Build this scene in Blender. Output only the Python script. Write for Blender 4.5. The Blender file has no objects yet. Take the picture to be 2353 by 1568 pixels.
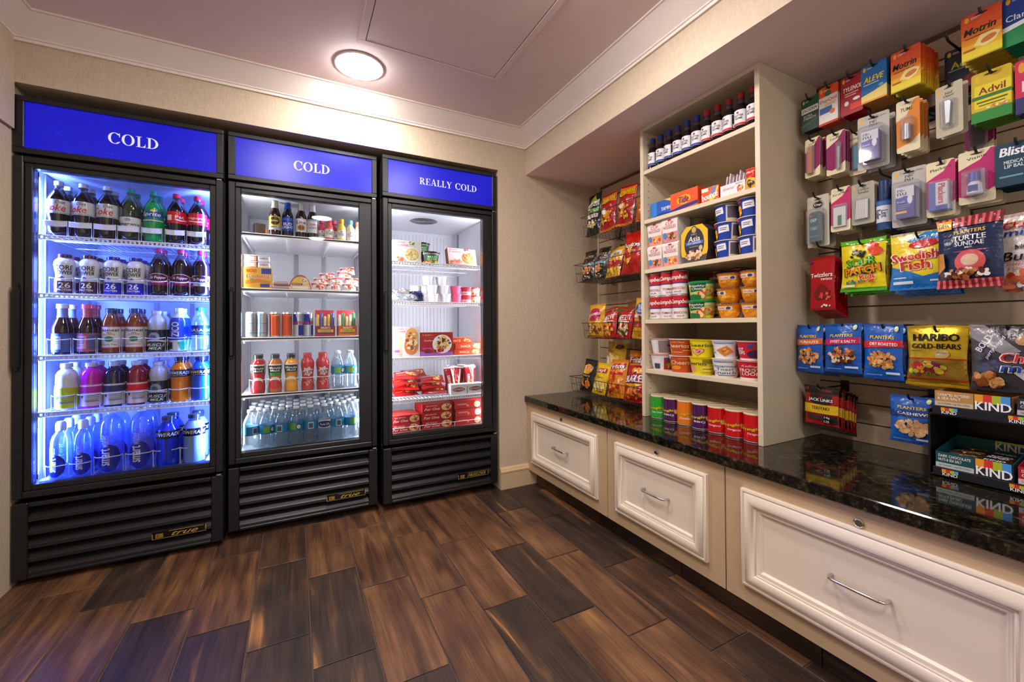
import bpy, math, random
import numpy as np
from mathutils import Vector, Matrix

# ------------------------------------------------------------------ camera, world, lights, exposure
S = bpy.context.scene
COL = S.collection
cam_d = bpy.data.cameras.new('camera')
cam = bpy.data.objects.new('camera', cam_d); COL.objects.link(cam); S.camera = cam
cam_d.sensor_width = 36.0; cam_d.lens = 963.44 / 2353 * 36.0
cam_d.shift_y = -(784 - 739.97) / 2353
cam_d.clip_start = 0.02
_y, _p, _r = math.radians(27.398), math.radians(0.526), math.radians(-0.344)
_f = Vector((math.sin(_y) * math.cos(_p), math.cos(_y) * math.cos(_p), math.sin(_p)))
_rt = Vector((math.cos(_y), -math.sin(_y), 0)); _up = _rt.cross(_f)
_r2 = _rt * math.cos(_r) + _up * math.sin(_r); _u2 = _up * math.cos(_r) - _rt * math.sin(_r)
cam.matrix_world = Matrix(((_r2.x, _u2.x, -_f.x, 0), (_r2.y, _u2.y, -_f.y, 0), (_r2.z, _u2.z, -_f.z, 1.0), (0, 0, 0, 1)))

W = bpy.data.worlds.new('world'); S.world = W; W.use_nodes = True
W.node_tree.nodes['Background'].inputs[0].default_value = (0.9, 0.87, 0.86, 1)
W.node_tree.nodes['Background'].inputs[1].default_value = 1.15
LAMP = 118.0         # downlight diffusers
TUBE_BLUE, TUBE_WHITE = 380.0, 66.0   # light strips in the coolers
SIGN = 0.55          # backlit header signs
S.view_settings.view_transform = 'Standard'; S.view_settings.look = 'None'
S.view_settings.exposure = 0.2; S.view_settings.gamma = 1.0; S.view_settings.use_curve_mapping = False
S.cycles.use_denoising = True
S.cycles.max_bounces = 10; S.cycles.diffuse_bounces = 5; S.cycles.glossy_bounces = 4
S.cycles.transmission_bounces = 6; S.cycles.transparent_max_bounces = 24
S.cycles.sample_clamp_indirect = 4.0
S.cycles.caustics_reflective = False; S.cycles.caustics_refractive = False

# ------------------------------------------------------------------ colours and materials
def hx(h):
    h = h.lstrip('#')
    if len(h) == 3: h = ''.join(a * 2 for a in h)
    o = []
    for i in (0, 2, 4):
        c = int(h[i:i + 2], 16) / 255
        o.append(c / 12.92 if c <= 0.04045 else ((c + 0.055) / 1.055) ** 2.4)
    return (o[0], o[1], o[2], 1.0)

class NT:
    def __init__(s, name):
        s.m = bpy.data.materials.new(name); s.m.use_nodes = True; s.t = s.m.node_tree; s.t.nodes.clear()
        s.out = s.t.nodes.new('ShaderNodeOutputMaterial')
    def n(s, typ, **kw):
        nd = s.t.nodes.new('ShaderNode' + typ)
        for k, v in kw.items():
            if k[0] == 'i' and k[1:].isdigit(): nd.inputs[int(k[1:])].default_value = v
            elif hasattr(nd, k): setattr(nd, k, v)
            else: nd.inputs[k.replace('_', ' ')].default_value = v
        return nd
    def l(s, a, b): s.t.links.new(a, b)
    def bsdf(s, **kw):
        b = s.n('BsdfPrincipled', **kw); s.l(b.outputs[0], s.out.inputs[0]); return b

def ramp(nt, stops, interp='LINEAR'):
    r = nt.n('ValToRGB'); cr = r.color_ramp; cr.interpolation = interp
    while len(cr.elements) < len(stops): cr.elements.new(0.5)
    for e, (p, c) in zip(cr.elements, stops): e.position = p; e.color = c
    return r

FIN = {}
def finish(name):
    """material that takes its flat print colour from the mesh and adds the finish of the stuff it is made of"""
    if name in FIN: return FIN[name]
    nt = NT('finish_' + name)
    at = nt.n('Attribute', attribute_name='Col')
    rough, metal, bump, scale, spec = {
        'paper': (0.55, 0, 0.0, 1, 0.4), 'gloss': (0.22, 0, 0.0, 1, 0.5), 'matte': (0.8, 0, 0.03, 400, 0.3),
        'film': (0.22, 0.0, 0.55, 55, 0.6), 'foil': (0.3, 0.65, 0.35, 60, 0.6), 'liquid': (0.07, 0, 0.0, 1, 0.6),
        'steel': (0.25, 0.9, 0.02, 300, 0.5), 'black': (0.42, 0, 0.04, 500, 0.4), 'can': (0.28, 0.55, 0.0, 1, 0.5)}.get(name, (0.5, 0, 0, 1, 0.5))
    if name == 'clear':
        tr = nt.n('BsdfTransparent'); nt.l(at.outputs[0], tr.inputs[0])
        gl = nt.n('BsdfGlossy', Roughness=0.06); di = nt.n('BsdfTranslucent'); df = nt.n('BsdfDiffuse')
        nt.l(at.outputs[0], di.inputs[0]); nt.l(at.outputs[0], df.inputs[0])
        a0 = nt.n('AddShader'); nt.l(di.outputs[0], a0.inputs[0]); nt.l(df.outputs[0], a0.inputs[1])
        lw = nt.n('LayerWeight', Blend=0.35)
        m1 = nt.n('MixShader', i0=0.08); nt.l(tr.outputs[0], m1.inputs[1]); nt.l(a0.outputs[0], m1.inputs[2])
        mp = nt.n('MapRange', i1=0.0, i2=1.0, i3=0.07, i4=0.55); nt.l(lw.outputs[1], mp.inputs[0])
        m2 = nt.n('MixShader'); nt.l(mp.outputs[0], m2.inputs[0]); nt.l(m1.outputs[0], m2.inputs[1]); nt.l(gl.outputs[0], m2.inputs[2])
        nt.l(m2.outputs[0], nt.out.inputs[0])
    else:
        b = nt.bsdf(Roughness=rough, Metallic=metal); b.inputs['Specular IOR Level'].default_value = spec
        nz = nt.n('TexNoise', Scale=scale if bump else 40.0)
        tc = nt.n('TexCoord'); nt.l(tc.outputs['Object'], nz.inputs['Vector'])
        mx = nt.n('MixRGB', blend_type='MULTIPLY', i0=0.12); nt.l(at.outputs[0], mx.inputs[1]); nt.l(nz.outputs[0], mx.inputs[2])
        nt.l(mx.outputs[0], b.inputs['Base Color'])
        if bump:
            bp = nt.n('Bump', Strength=bump, Distance=0.004); nt.l(nz.outputs[0], bp.inputs['Height']); nt.l(bp.outputs[0], b.inputs['Normal'])
    FIN[name] = nt.m
    return nt.m

def glow(name, col, strength):
    nt = NT(name); e = nt.n('Emission', i0=col, i1=strength); nt.l(e.outputs[0], nt.out.inputs[0]); return nt.m

def wall_paper(name, c1, c2, weave=420.0, rough=0.75):
    nt = NT(name); b = nt.bsdf(Roughness=rough); tc = nt.n('TexCoord'); mp = nt.n('Mapping'); mp.inputs['Scale'].default_value = (1, 1, 0.06)
    nt.l(tc.outputs['Object'], mp.inputs[0]); nz = nt.n('TexNoise', Scale=weave, Detail=3.0); nt.l(mp.outputs[0], nz.inputs['Vector'])
    n2 = nt.n('TexNoise', Scale=90.0, Detail=4.0); nt.l(tc.outputs['Object'], n2.inputs['Vector'])
    r = ramp(nt, [(0.3, c1), (0.7, c2)]); mx = nt.n('MixRGB', i0=0.4); nt.l(nz.outputs[0], mx.inputs[1]); nt.l(n2.outputs[0], mx.inputs[2])
    nt.l(mx.outputs[0], r.inputs[0]); nt.l(r.outputs[0], b.inputs['Base Color'])
    bp = nt.n('Bump', Strength=0.12, Distance=0.001); nt.l(mx.outputs[0], bp.inputs['Height']); nt.l(bp.outputs[0], b.inputs['Normal'])
    return nt.m

def plain(name, c, rough=0.5, noise=0.05, scale=30.0, metal=0.0, bump=0.0, spec=0.5):
    nt = NT(name); b = nt.bsdf(Roughness=rough, Metallic=metal); b.inputs['Specular IOR Level'].default_value = spec
    tc = nt.n('TexCoord'); nz = nt.n('TexNoise', Scale=scale, Detail=4.0); nt.l(tc.outputs['Object'], nz.inputs['Vector'])
    k = 1 - noise; r = ramp(nt, [(0.3, (c[0] * k, c[1] * k, c[2] * k, 1)), (0.7, c)])
    nt.l(nz.outputs[0], r.inputs[0]); nt.l(r.outputs[0], b.inputs['Base Color'])
    if bump:
        bp = nt.n('Bump', Strength=bump, Distance=0.001); nt.l(nz.outputs[0], bp.inputs['Height']); nt.l(bp.outputs[0], b.inputs['Normal'])
    return nt.m

def wood_tile():
    nt = NT('wood_look_tile'); b = nt.bsdf(Roughness=0.42); b.inputs['Specular IOR Level'].default_value = 0.4
    tc = nt.n('TexCoord'); oi = nt.n('ObjectInfo')
    off = nt.n('VectorMath', operation='SCALE'); cmb = nt.n('CombineXYZ')
    for i in range(3): nt.l(oi.outputs['Random'], cmb.inputs[i])
    nt.l(cmb.outputs[0], off.inputs[0]); off.inputs['Scale'].default_value = 37.0
    add = nt.n('VectorMath', operation='ADD'); nt.l(tc.outputs['Object'], add.inputs[0]); nt.l(off.outputs[0], add.inputs[1])
    m1 = nt.n('Mapping'); m1.inputs['Scale'].default_value = (1, 0.030, 1); nt.l(add.outputs[0], m1.inputs[0])
    m2 = nt.n('Mapping'); m2.inputs['Scale'].default_value = (1, 0.13, 1); nt.l(add.outputs[0], m2.inputs[0])
    fine = nt.n('TexNoise', Scale=170.0, Detail=8.0, Distortion=0.6); nt.l(m1.outputs[0], fine.inputs['Vector'])
    band = nt.n('TexNoise', Scale=15.0, Detail=2.0, Distortion=0.9); nt.l(m2.outputs[0], band.inputs['Vector'])
    blot = nt.n('TexNoise', Scale=5.0, Detail=2.0); nt.l(add.outputs[0], blot.inputs['Vector'])
    body = ramp(nt, [(0.22, hx('#3e2b22')), (0.42, hx('#634633')), (0.62, hx('#805d40')), (0.85, hx('#a87d52'))])
    nt.l(band.outputs[0], body.inputs[0])
    dark = ramp(nt, [(0.25, hx('#2b2523')), (0.58, hx('#4a3a30')), (0.70, hx('#6c513a')), (0.78, hx('#bd8750'))])
    nt.l(band.outputs[0], dark.inputs[0])
    sel = ramp(nt, [(0.5, (0, 0, 0, 1)), (0.62, (1, 1, 1, 1))]); nt.l(oi.outputs['Random'], sel.inputs[0])
    mx = nt.n('MixRGB'); nt.l(sel.outputs[0], mx.inputs[0]); nt.l(body.outputs[0], mx.inputs[1]); nt.l(dark.outputs[0], mx.inputs[2])
    fr = ramp(nt, [(0.36, (0.5, 0.47, 0.46, 1)), (0.6, (1, 1, 1, 1))]); nt.l(fine.outputs[0], fr.inputs[0])
    m3 = nt.n('MixRGB', blend_type='MULTIPLY', i0=0.75); nt.l(mx.outputs[0], m3.inputs[1]); nt.l(fr.outputs[0], m3.inputs[2])
    br = ramp(nt, [(0.3, (0.6, 0.55, 0.55, 1)), (0.7, (1.15, 1.1, 1.05, 1))]); nt.l(blot.outputs[0], br.inputs[0])
    m4 = nt.n('MixRGB', blend_type='MULTIPLY', i0=0.8); nt.l(m3.outputs[0], m4.inputs[1]); nt.l(br.outputs[0], m4.inputs[2])
    nt.l(m4.outputs[0], b.inputs['Base Color'])
    bp = nt.n('Bump', Strength=0.15, Distance=0.001); nt.l(fine.outputs[0], bp.inputs['Height']); nt.l(bp.outputs[0], b.inputs['Normal'])
    return nt.m

def granite():
    nt = NT('black_granite'); b = nt.bsdf(Roughness=0.06); b.inputs['Specular IOR Level'].default_value = 0.6
    tc = nt.n('TexCoord')
    v = nt.n('TexVoronoi', Scale=130.0); n1 = nt.n('TexNoise', Scale=55.0, Detail=6.0, Roughness=0.7); n2 = nt.n('TexNoise', Scale=160.0, Detail=3.0)
    for q in (v, n1, n2): nt.l(tc.outputs['Object'], q.inputs['Vector'])
    r1 = ramp(nt, [(0.40, hx('#080807')), (0.55, hx('#1c1b14')), (0.66, hx('#4a4228')), (0.8, hx('#8a7a4e'))])
    nt.l(n1.outputs[0], r1.inputs[0])
    r2 = ramp(nt, [(0.55, (0, 0, 0, 1)), (0.75, (1, 1, 1, 1))]); nt.l(n2.outputs[0], r2.inputs[0])
    mx = nt.n('MixRGB', i2=hx('#5c4a36')); nt.l(r1.outputs[0], mx.inputs[1])
    mm = nt.n('Math', operation='MULTIPLY', i1=0.35); nt.l(r2.outputs[0], mm.inputs[0]); nt.l(mm.outputs[0], mx.inputs[0])
    nt.l(mx.outputs[0], b.inputs['Base Color'])
    return nt.m

def pane_glass():
    nt = NT('door_glass'); tr = nt.n('BsdfTransparent', i0=(0.97, 0.98, 0.98, 1)); gl = nt.n('BsdfGlossy', Roughness=0.0)
    fr = nt.n('Fresnel', IOR=1.25); mx = nt.n('MixShader'); nt.l(fr.outputs[0], mx.inputs[0]); nt.l(tr.outputs[0], mx.inputs[1]); nt.l(gl.outputs[0], mx.inputs[2])
    nt.l(mx.outputs[0], nt.out.inputs[0]); return nt.m

# ------------------------------------------------------------------ mesh builder
class G:
    """collects coloured faces; build() links them as one mesh object"""
    def __init__(s): s.v = []; s.f = []; s.c = []; s.m = []
    def add(s, vs, fs, col, fin='gloss'):
        o = len(s.v); s.v.extend(vs); cc = hx(col) if isinstance(col, str) else col
        for f in fs: s.f.append([i + o for i in f]); s.c.append(cc); s.m.append(fin)
    def box(s, x0, x1, y0, y1, z0, z1, col, fin='gloss', b=0.0):
        if x0 > x1: x0, x1 = x1, x0
        if y0 > y1: y0, y1 = y1, y0
        if z0 > z1: z0, z1 = z1, z0
        if not b:
            vs = [(x, y, z) for z in (z0, z1) for y in (y0, y1) for x in (x0, x1)]
            s.add(vs, [(0, 2, 3, 1), (4, 5, 7, 6), (0, 1, 5, 4), (2, 6, 7, 3), (0, 4, 6, 2), (1, 3, 7, 5)], col, fin); return
        b = min(b, (x1 - x0) / 2.1, (y1 - y0) / 2.1, (z1 - z0) / 2.1)
        vs = []; ix = {}
        for i, x in enumerate((x0, x1)):
            for j, y in enumerate((y0, y1)):
                for k, z in enumerate((z0, z1)):
                    dx, dy, dz = (b, -b)[i], (b, -b)[j], (b, -b)[k]
                    for ax in range(3):
                        ix[i, j, k, ax] = len(vs)
                        vs.append((x + (dx if ax != 0 else 0), y + (dy if ax != 1 else 0), z + (dz if ax != 2 else 0)))
        fs = []
        for ax in range(3):
            o = [a for a in range(3) if a != ax]
            for d in (0, 1):
                q = []
                for e, f in ((0, 0), (1, 0), (1, 1), (0, 1)):
                    t = [0, 0, 0]; t[ax] = d; t[o[0]] = e; t[o[1]] = f; q.append(ix[t[0], t[1], t[2], ax])
                fs.append(q)
        for ax in range(3):
            o = [a for a in range(3) if a != ax]
            for e in (0, 1):
                for f in (0, 1):
                    t0 = [0, 0, 0]; t1 = [0, 0, 0]; t0[o[0]] = t1[o[0]] = e; t0[o[1]] = t1[o[1]] = f; t1[ax] = 1
                    fs.append([ix[(*t0, o[0])], ix[(*t1, o[0])], ix[(*t1, o[1])], ix[(*t0, o[1])]])
        for i in (0, 1):
            for j in (0, 1):
                for k in (0, 1): fs.append([ix[i, j, k, 0], ix[i, j, k, 1], ix[i, j, k, 2]])
        c = Vector(((x0 + x1) / 2, (y0 + y1) / 2, (z0 + z1) / 2)); out = []
        for f in fs:
            p = [Vector(vs[q]) for q in f]; nrm = (p[1] - p[0]).cross(p[2] - p[0]); m = sum(p, Vector()) / len(p) - c
            out.append(f if nrm.dot(m) > 0 else f[::-1])
        s.add(vs, out, col, fin)
    def lathe(s, prof, zones, seg=20, cx=0.0, cy=0.0, bottom=True, top=True, sx=1.0, sy=1.0, lobes=None):
        """prof: [(z, r)] upward; zones: [(z_top, colour, finish)]"""
        o = len(s.v); n = len(prof)
        for (z, r) in prof:
            for k in range(seg):
                a = 2 * math.pi * k / seg; rr = r
                if lobes and z < lobes[1]: rr = r * (1 - lobes[2] * (0.5 - 0.5 * math.cos(lobes[0] * a)) * (1 - z / lobes[1]))
                s.v.append((cx + rr * sx * math.sin(a), cy - rr * sy * math.cos(a), z))
        def zone(z):
            for (zt, c, fn) in zones:
                if z <= zt: return hx(c) if isinstance(c, str) else c, fn
            return (hx(zones[-1][1]) if isinstance(zones[-1][1], str) else zones[-1][1]), zones[-1][2]
        for i in range(n - 1):
            c, fn = zone((prof[i][0] + prof[i + 1][0]) / 2)
            for k in range(seg):
                a = o + i * seg + k; b = o + i * seg + (k + 1) % seg
                s.f.append([a, b, b + seg, a + seg]); s.c.append(c); s.m.append(fn)
        if bottom and prof[0][1] > 1e-5:
            c, fn = zone(prof[0][0]); s.f.append([o + k for k in range(seg)][::-1]); s.c.append(c); s.m.append(fn)
        if top and prof[-1][1] > 1e-5:
            c, fn = zone(prof[-1][0]); s.f.append([o + (n - 1) * seg + k for k in range(seg)]); s.c.append(c); s.m.append(fn)
    def tube(s, pts, r, col, fin='steel', seg=6, closed=False):
        pts = [Vector(p) for p in pts]; n = len(pts); o = len(s.v); cc = hx(col) if isinstance(col, str) else col
        for i, p in enumerate(pts):
            a = pts[(i - 1) % n] if (closed or i > 0) else p; b = pts[(i + 1) % n] if (closed or i < n - 1) else p
            d = (b - a).normalized(); h = Vector((0, 0, 1)) if abs(d.z) < 0.9 else Vector((1, 0, 0))
            e1 = d.cross(h).normalized(); e2 = d.cross(e1)
            for k in range(seg):
                t = 2 * math.pi * k / seg; s.v.append(tuple(p + e1 * r * math.cos(t) + e2 * r * math.sin(t)))
        for i in range(n if closed else n - 1):
            j = (i + 1) % n
            for k in range(seg):
                s.f.append([o + i * seg + k, o + j * seg + k, o + j * seg + (k + 1) % seg, o + i * seg + (k + 1) % seg]); s.c.append(cc); s.m.append(fin)
        if not closed:
            s.f.append([o + k for k in range(seg)]); s.c.append(cc); s.m.append(fin)
            s.f.append([o + (n - 1) * seg + k for k in range(seg)][::-1]); s.c.append(cc); s.m.append(fin)
    def prism(s, poly, fn, t0, t1, col, fin='gloss'):
        """poly in 2D, fn(a, b, t) -> point"""
        n = len(poly); vs = [fn(a, b, t0) for a, b in poly] + [fn(a, b, t1) for a, b in poly]
        fs = [list(range(n))[::-1], [i + n for i in range(n)]] + [[i, (i + 1) % n, (i + 1) % n + n, i + n] for i in range(n)]
        s.add(vs, fs, col, fin)
    def grid(s, fn, nu, nv, col, fin='film', flip=False):
        vs = [fn(i / nu, j / nv) for j in range(nv + 1) for i in range(nu + 1)]; fs = []
        for j in range(nv):
            for i in range(nu):
                a = j * (nu + 1) + i; q = [a, a + 1, a + nu + 2, a + nu + 1]; fs.append(q[::-1] if flip else q)
        s.add(vs, fs, col, fin)
    def mesh(s, name, mat=None, smooth=35):
        me = bpy.data.meshes.new(name); me.from_pydata(s.v, [], s.f); names = []
        if mat is not None: me.materials.append(mat)
        else:
            names = list(dict.fromkeys(s.m))
            for nme in names: me.materials.append(finish(nme))
            ix = {k: i for i, k in enumerate(names)}
            me.polygons.foreach_set('material_index', [ix[k] for k in s.m])
            at = me.attributes.new('Col', 'FLOAT_COLOR', 'FACE'); at.data.foreach_set('color', np.array(s.c, dtype=np.float32).ravel())
        if smooth:
            me.polygons.foreach_set('use_smooth', [True] * len(s.f)); me.update(); me.set_sharp_from_angle(angle=math.radians(smooth))
        me.update(); return me

def obj(name, g, parent=None, mat=None, smooth=35):
    o = bpy.data.objects.new(name, g.mesh(name, mat, smooth) if isinstance(g, G) else g); COL.objects.link(o)
    if parent is not None: o.parent = parent
    return o
def tag(o, label, cat, group=None):
    o['label'] = label; o['category'] = cat
    if group: o['group'] = group
    return o
def root(name, label, cat, loc=(0, 0, 0), rz=0.0, group=None):
    o = bpy.data.objects.new(name, None); o.empty_display_size = 0.05; COL.objects.link(o)
    o.location = loc; o.rotation_euler = (0, 0, rz); return tag(o, label, cat, group)
def struct(name, g, mat=None, parent=None, smooth=30):
    o = obj(name, g, parent, mat, smooth)
    if parent is None: o['kind'] = 'structure'
    return o
def copy_tree(o, parent=None):
    c = o.copy(); COL.objects.link(c); c.parent = parent
    for ch in list(o.children): copy_tree(ch, c)
    return c

# ------------------------------------------------------------------ flat print: shapes and lettering laid on a surface
_TXT = {}
def text_tris(t, bold=0.0, shear=0.0):
    k = (t, bold, shear)
    if k not in _TXT:
        cu = bpy.data.curves.new('lettering', 'FONT'); cu.body = t; cu.size = 1.0; cu.offset = bold; cu.shear = shear
        cu.resolution_u = 2; cu.fill_mode = 'FRONT'; cu.align_x = 'CENTER'
        o = bpy.data.objects.new('lettering', cu); me = bpy.data.meshes.new_from_object(o); me.calc_loop_triangles()
        v = [(p.co.x, p.co.y) for p in me.vertices]; tr = [tuple(l.vertices) for l in me.loop_triangles]
        bpy.data.objects.remove(o); bpy.data.curves.remove(cu); bpy.data.meshes.remove(me)
        if v:
            x0 = min(p[0] for p in v); x1 = max(p[0] for p in v); y0 = min(p[1] for p in v); y1 = max(p[1] for p in v)
            v = [((p[0] - x0) / (x1 - x0 or 1) - 0.5, (p[1] - y0) / (y1 - y0 or 1) - 0.5) for p in v]
        _TXT[k] = (v, tr)
    return _TXT[k]

class Print:
    """print on a surface given by surf(u, v, lift) with u, v in 0..1"""
    def __init__(s, surf, maxlen=None, aspect=1.0, lift=0.0004, fin='paper'):
        s.surf = surf; s.L = maxlen; s.g = G(); s.n = 0; s.asp = aspect; s.lift = lift; s.fin = fin; s.step = 0.0002 if maxlen else 0.00012
    def _emit(s, v, tr, col, step=None, fin=None):
        s.n += 1; lift = s.lift; s.lift += s.step if step is None else step
        if s.L:
            v = list(v); work = list(tr); out = []
            cache = {}
            def mid(a, b):
                k = (min(a, b), max(a, b))
                if k not in cache: v.append(((v[a][0] + v[b][0]) / 2, (v[a][1] + v[b][1]) / 2)); cache[k] = len(v) - 1
                return cache[k]
            def ln(a, b): return math.hypot(v[a][0] - v[b][0], (v[a][1] - v[b][1]))
            while work:
                a, b, c = work.pop(); l = (ln(a, b), ln(b, c), ln(c, a)); m = max(l)
                if m <= s.L: out.append((a, b, c)); continue
                if l[0] == m: q = mid(a, b); work += [(a, q, c), (q, b, c)]
                elif l[1] == m: q = mid(b, c); work += [(a, b, q), (a, q, c)]
                else: q = mid(c, a); work += [(a, b, q), (q, b, c)]
            tr = out
        s.g.add([s.surf(p[0], p[1], lift) for p in v], tr, col, fin or s.fin)
    def rect(s, u0, v0, u1, v1, col, fin=None): s._emit([(u0, v0), (u1, v0), (u1, v1), (u0, v1)], [(0, 1, 2), (0, 2, 3)], col, fin=fin)
    def poly(s, pts, col):      # convex or star-shaped about its mean
        n = len(pts); c = (sum(p[0] for p in pts) / n, sum(p[1] for p in pts) / n)
        s._emit(list(pts) + [c], [(i, (i + 1) % n, n) for i in range(n)], col)
    def ell(s, cx, cy, rx, ry, col, rot=0.0, n=20, step=None):
        cr, sr = math.cos(rot), math.sin(rot); k = s.asp; v = []
        for i in range(n):
            a = 2 * math.pi * i / n; x = rx * math.cos(a); y = ry * math.sin(a) * k
            v.append((cx + x * cr - y * sr, cy + (x * sr + y * cr) / k))
        v.append((cx, cy)); s._emit(v, [(i, (i + 1) % n, n) for i in range(n)], col, step)
    def text(s, t, cx, cy, w, h, col, bold=0.02, shear=0.0, rot=0.0, edge=None):
        if edge: s.text(t, cx, cy, w * 1.05, h * 1.12, edge, bold + 0.04, shear, rot)
        if bold > 0.009:        # heavy lettering: overlay shifted copies instead of fattening the outlines
            d = (bold - 0.004) * h * s.asp * 0.5; a = math.radians(rot)
            for q in (-d, d): s._text(t, cx + q * math.cos(a), cy + q * math.sin(a) / s.asp, w, h, col, 0.004, shear, rot, 0.00001)
            bold = 0.004
        s._text(t, cx, cy, w, h, col, bold, shear, rot)
    def _text(s, t, cx, cy, w, h, col, bold, shear, rot, step=None):
        v, tr = text_tris(t, bold, shear); r = math.radians(rot); cr, sr = math.cos(r), math.sin(r); k = s.asp; q = []
        for (a, b) in v:
            x = a * w; y = b * h * k; q.append((cx + x * cr - y * sr, cy + (x * sr + y * cr) / k))
        s._emit(q, tr, col, step or s.step)
    def blobs(s, cx, cy, rx, ry, cols, n=14, size=0.07, seed=1, flat=0.75):
        R = random.Random(seed); n = int(n * 1.8); size *= .85
        for i in range(n):
            a = R.random() * 6.283; d = math.sqrt(R.random()); z = size * (0.7 + 0.6 * R.random())
            s.ell(cx + d * rx * math.cos(a), cy + d * ry * math.sin(a), z, z * flat / s.asp * 1.0, R.choice(cols), R.random() * 3.14, 9, 0.00003)
    def spec(s, items):
        for it in items:
            k = it[0]
            if k == 'r': s.rect(*it[1:])
            elif k == 'e': s.ell(*it[1:])
            elif k == 'p': s.poly(*it[1:])
            elif k == 't': s.text(*it[1:6], it[6], *(it[7:]))
            elif k == 'b': s.blobs(*it[1:])
        return s

def surf_front(x0, x1, z0, z1, y):       # a flat face looking along -y
    return lambda u, v, l: (x0 + (x1 - x0) * u, y - l, z0 + (z1 - z0) * v)
def surf_lathe(prof, z0, z1, span=180.0, turn=0.0, sx=1.0, sy=1.0):
    zs = [p[0] for p in prof]; rs = [p[1] for p in prof]
    def f(u, v, l):
        z = z0 + (z1 - z0) * v; r = float(np.interp(z, zs, rs)) + l; a = math.radians((u - 0.5) * span + turn)
        return (r * sx * math.sin(a), -r * sy * math.cos(a), z)
    return f

def place(kind, spots, group=None, label=None):
    """kind: a finished thing at the origin; the first spot moves it, the others get copies. spot: (x, y, z, rz[, rx[, ry]])"""
    res = []
    for i, sp in enumerate(spots):
        o = kind if i == 0 else copy_tree(kind); x, y, z = sp[:3]
        rz = sp[3] if len(sp) > 3 else 0; rx = sp[4] if len(sp) > 4 else 0; ry = sp[5] if len(sp) > 5 else 0
        o.location = (x, y, z); o.rotation_euler = (math.radians(rx), math.radians(ry), math.radians(rz))
        if group: o['group'] = group
        if label: o['label'] = label
        res.append(o)
    return res
# ------------------------------------------------------------------ the setting
M_WALL = wall_paper('wallpaper_beige', hx('#b9a78f'), hx('#cdbda6'))
M_CEIL = plain('ceiling_paint', hx('#f0dede'), 0.7, 0.03, 8.0)
M_TRIM = plain('white_trim_paint', hx('#eadfd6'), 0.42, 0.03, 12.0)
M_BASE = plain('cream_baseboard_paint', hx('#d3b78f'), 0.42, 0.04, 12.0)
M_TILE = wood_tile()
M_GROUT = plain('grout', hx('#5a4843'), 0.9, 0.3, 120.0)
M_SLAT = plain('slatwall_laminate', hx('#c9b49a'), 0.5, 0.05, 40.0)
M_GROOVE = plain('slatwall_groove', hx('#6b5643'), 0.7, 0.1, 40.0)
M_CREAM = plain('cream_laminate', hx('#d6c7ab'), 0.45, 0.04, 25.0)
M_TAUPE = plain('taupe_cabinet_paint', hx('#c6ab88'), 0.5, 0.05, 25.0)
M_IVORY = plain('ivory_drawer_paint', hx('#ecdfcc'), 0.4, 0.03, 18.0)
M_GRAN = granite()
M_GLASS = pane_glass()
M_CHROME = plain('brushed_nickel', hx('#c9c6c2'), 0.22, 0.05, 200.0, 1.0)
XL, XS, XR, YB, ZC, ZS = -0.974, 1.3096, 1.88, 2.318, 2.21, 1.957
YF = -2.5

g = G(); g.box(XL - 0.13, 2.05, YF - 0.1, 3.2, -0.06, -0.004, '#000')
floor = struct('floor', g, M_GROUT)
tg = G(); PX, PY = 0.1808, 0.4995
tg.box(-PX / 2 + 0.0027, PX / 2 - 0.0027, -PY / 2 + 0.0027, PY / 2 - 0.0027, -0.0039, 0.0, '#000', b=0.0012)
tile_me = tg.mesh('tile', M_TILE, 30)
rt = random.Random(5)
for i in range(-5, 9):                      # columns of wood-look tiles running towards the coolers, each a third lower than its neighbour
    x0 = -0.135 + i * PX; j0 = 2.028 - 0.1655 * i
    k0 = math.floor((-1.2 - j0) / PY)
    for k in range(k0, k0 + 12):
        y0 = j0 + k * PY
        if y0 > 2.9 or y0 + PY < -1.2: continue
        xa, xb, ya, yb = x0, min(x0 + PX, 1.363), y0, min(y0 + PY, 3.05)
        if xa > 1.34: continue
        if xb - xa < PX - 1e-4 or yb - ya < PY - 1e-4 or xa < XL:
            xa = max(xa, XL); q = G(); q.box(xa + 0.0027, xb - 0.0027, ya + 0.0027, yb - 0.0027, -0.0039, 0, '#000', b=0.0012)
            o = obj('tile', q, floor, M_TILE, 30)
        else:
            o = obj('tile', tile_me, floor); o.location = (x0 + PX / 2, y0 + PY / 2, 0)

g = G()
g.box(XL - 0.13, 2.05, YB, 3.2, 1.9576, 2.32, '#000'); g.box(1.1115, 2.05, YB, 3.2, -0.004, 1.9576, '#000'); g.box(XL - 0.13, 1.1115, 3.08, 3.2, -0.004, 1.9576, '#000')
wall_back = struct('wall_back', g, M_WALL, smooth=0)
g = G(); g.box(XL - 0.13, XL, YF, 3.08, -0.004, 2.32, '#000'); wall_left = struct('wall_left', g, M_WALL, smooth=0)
g = G(); g.box(XL, XL + 0.012, 0.9, YB, 1.775, 2.21, '#000'); obj('header_panel', g, wall_left, M_WALL, 0)
g = G(); g.box(1.893, 2.05, YF, YB, -0.004, 2.32, '#000'); wall_right = struct('wall_right', g, M_GROOVE, smooth=0)
sg = G(); sg.prism([(0.0, 0.0), (0.0, 0.0675), (0.011, 0.0675), (0.011, 0.064), (0.006, 0.064), (0.006, 0.0035), (0.011, 0.0035), (0.011, 0.0)], lambda a, b, t: (XR + a, t, b), -0.46, YB - 0.016, '#000')
slat_me = sg.mesh('slat', M_SLAT, 30)
for k in range(19):
    o = obj('slat', slat_me, wall_right); o.location = (0, 0, 0.5553 + 0.0726 * k + 0.003)
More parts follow.
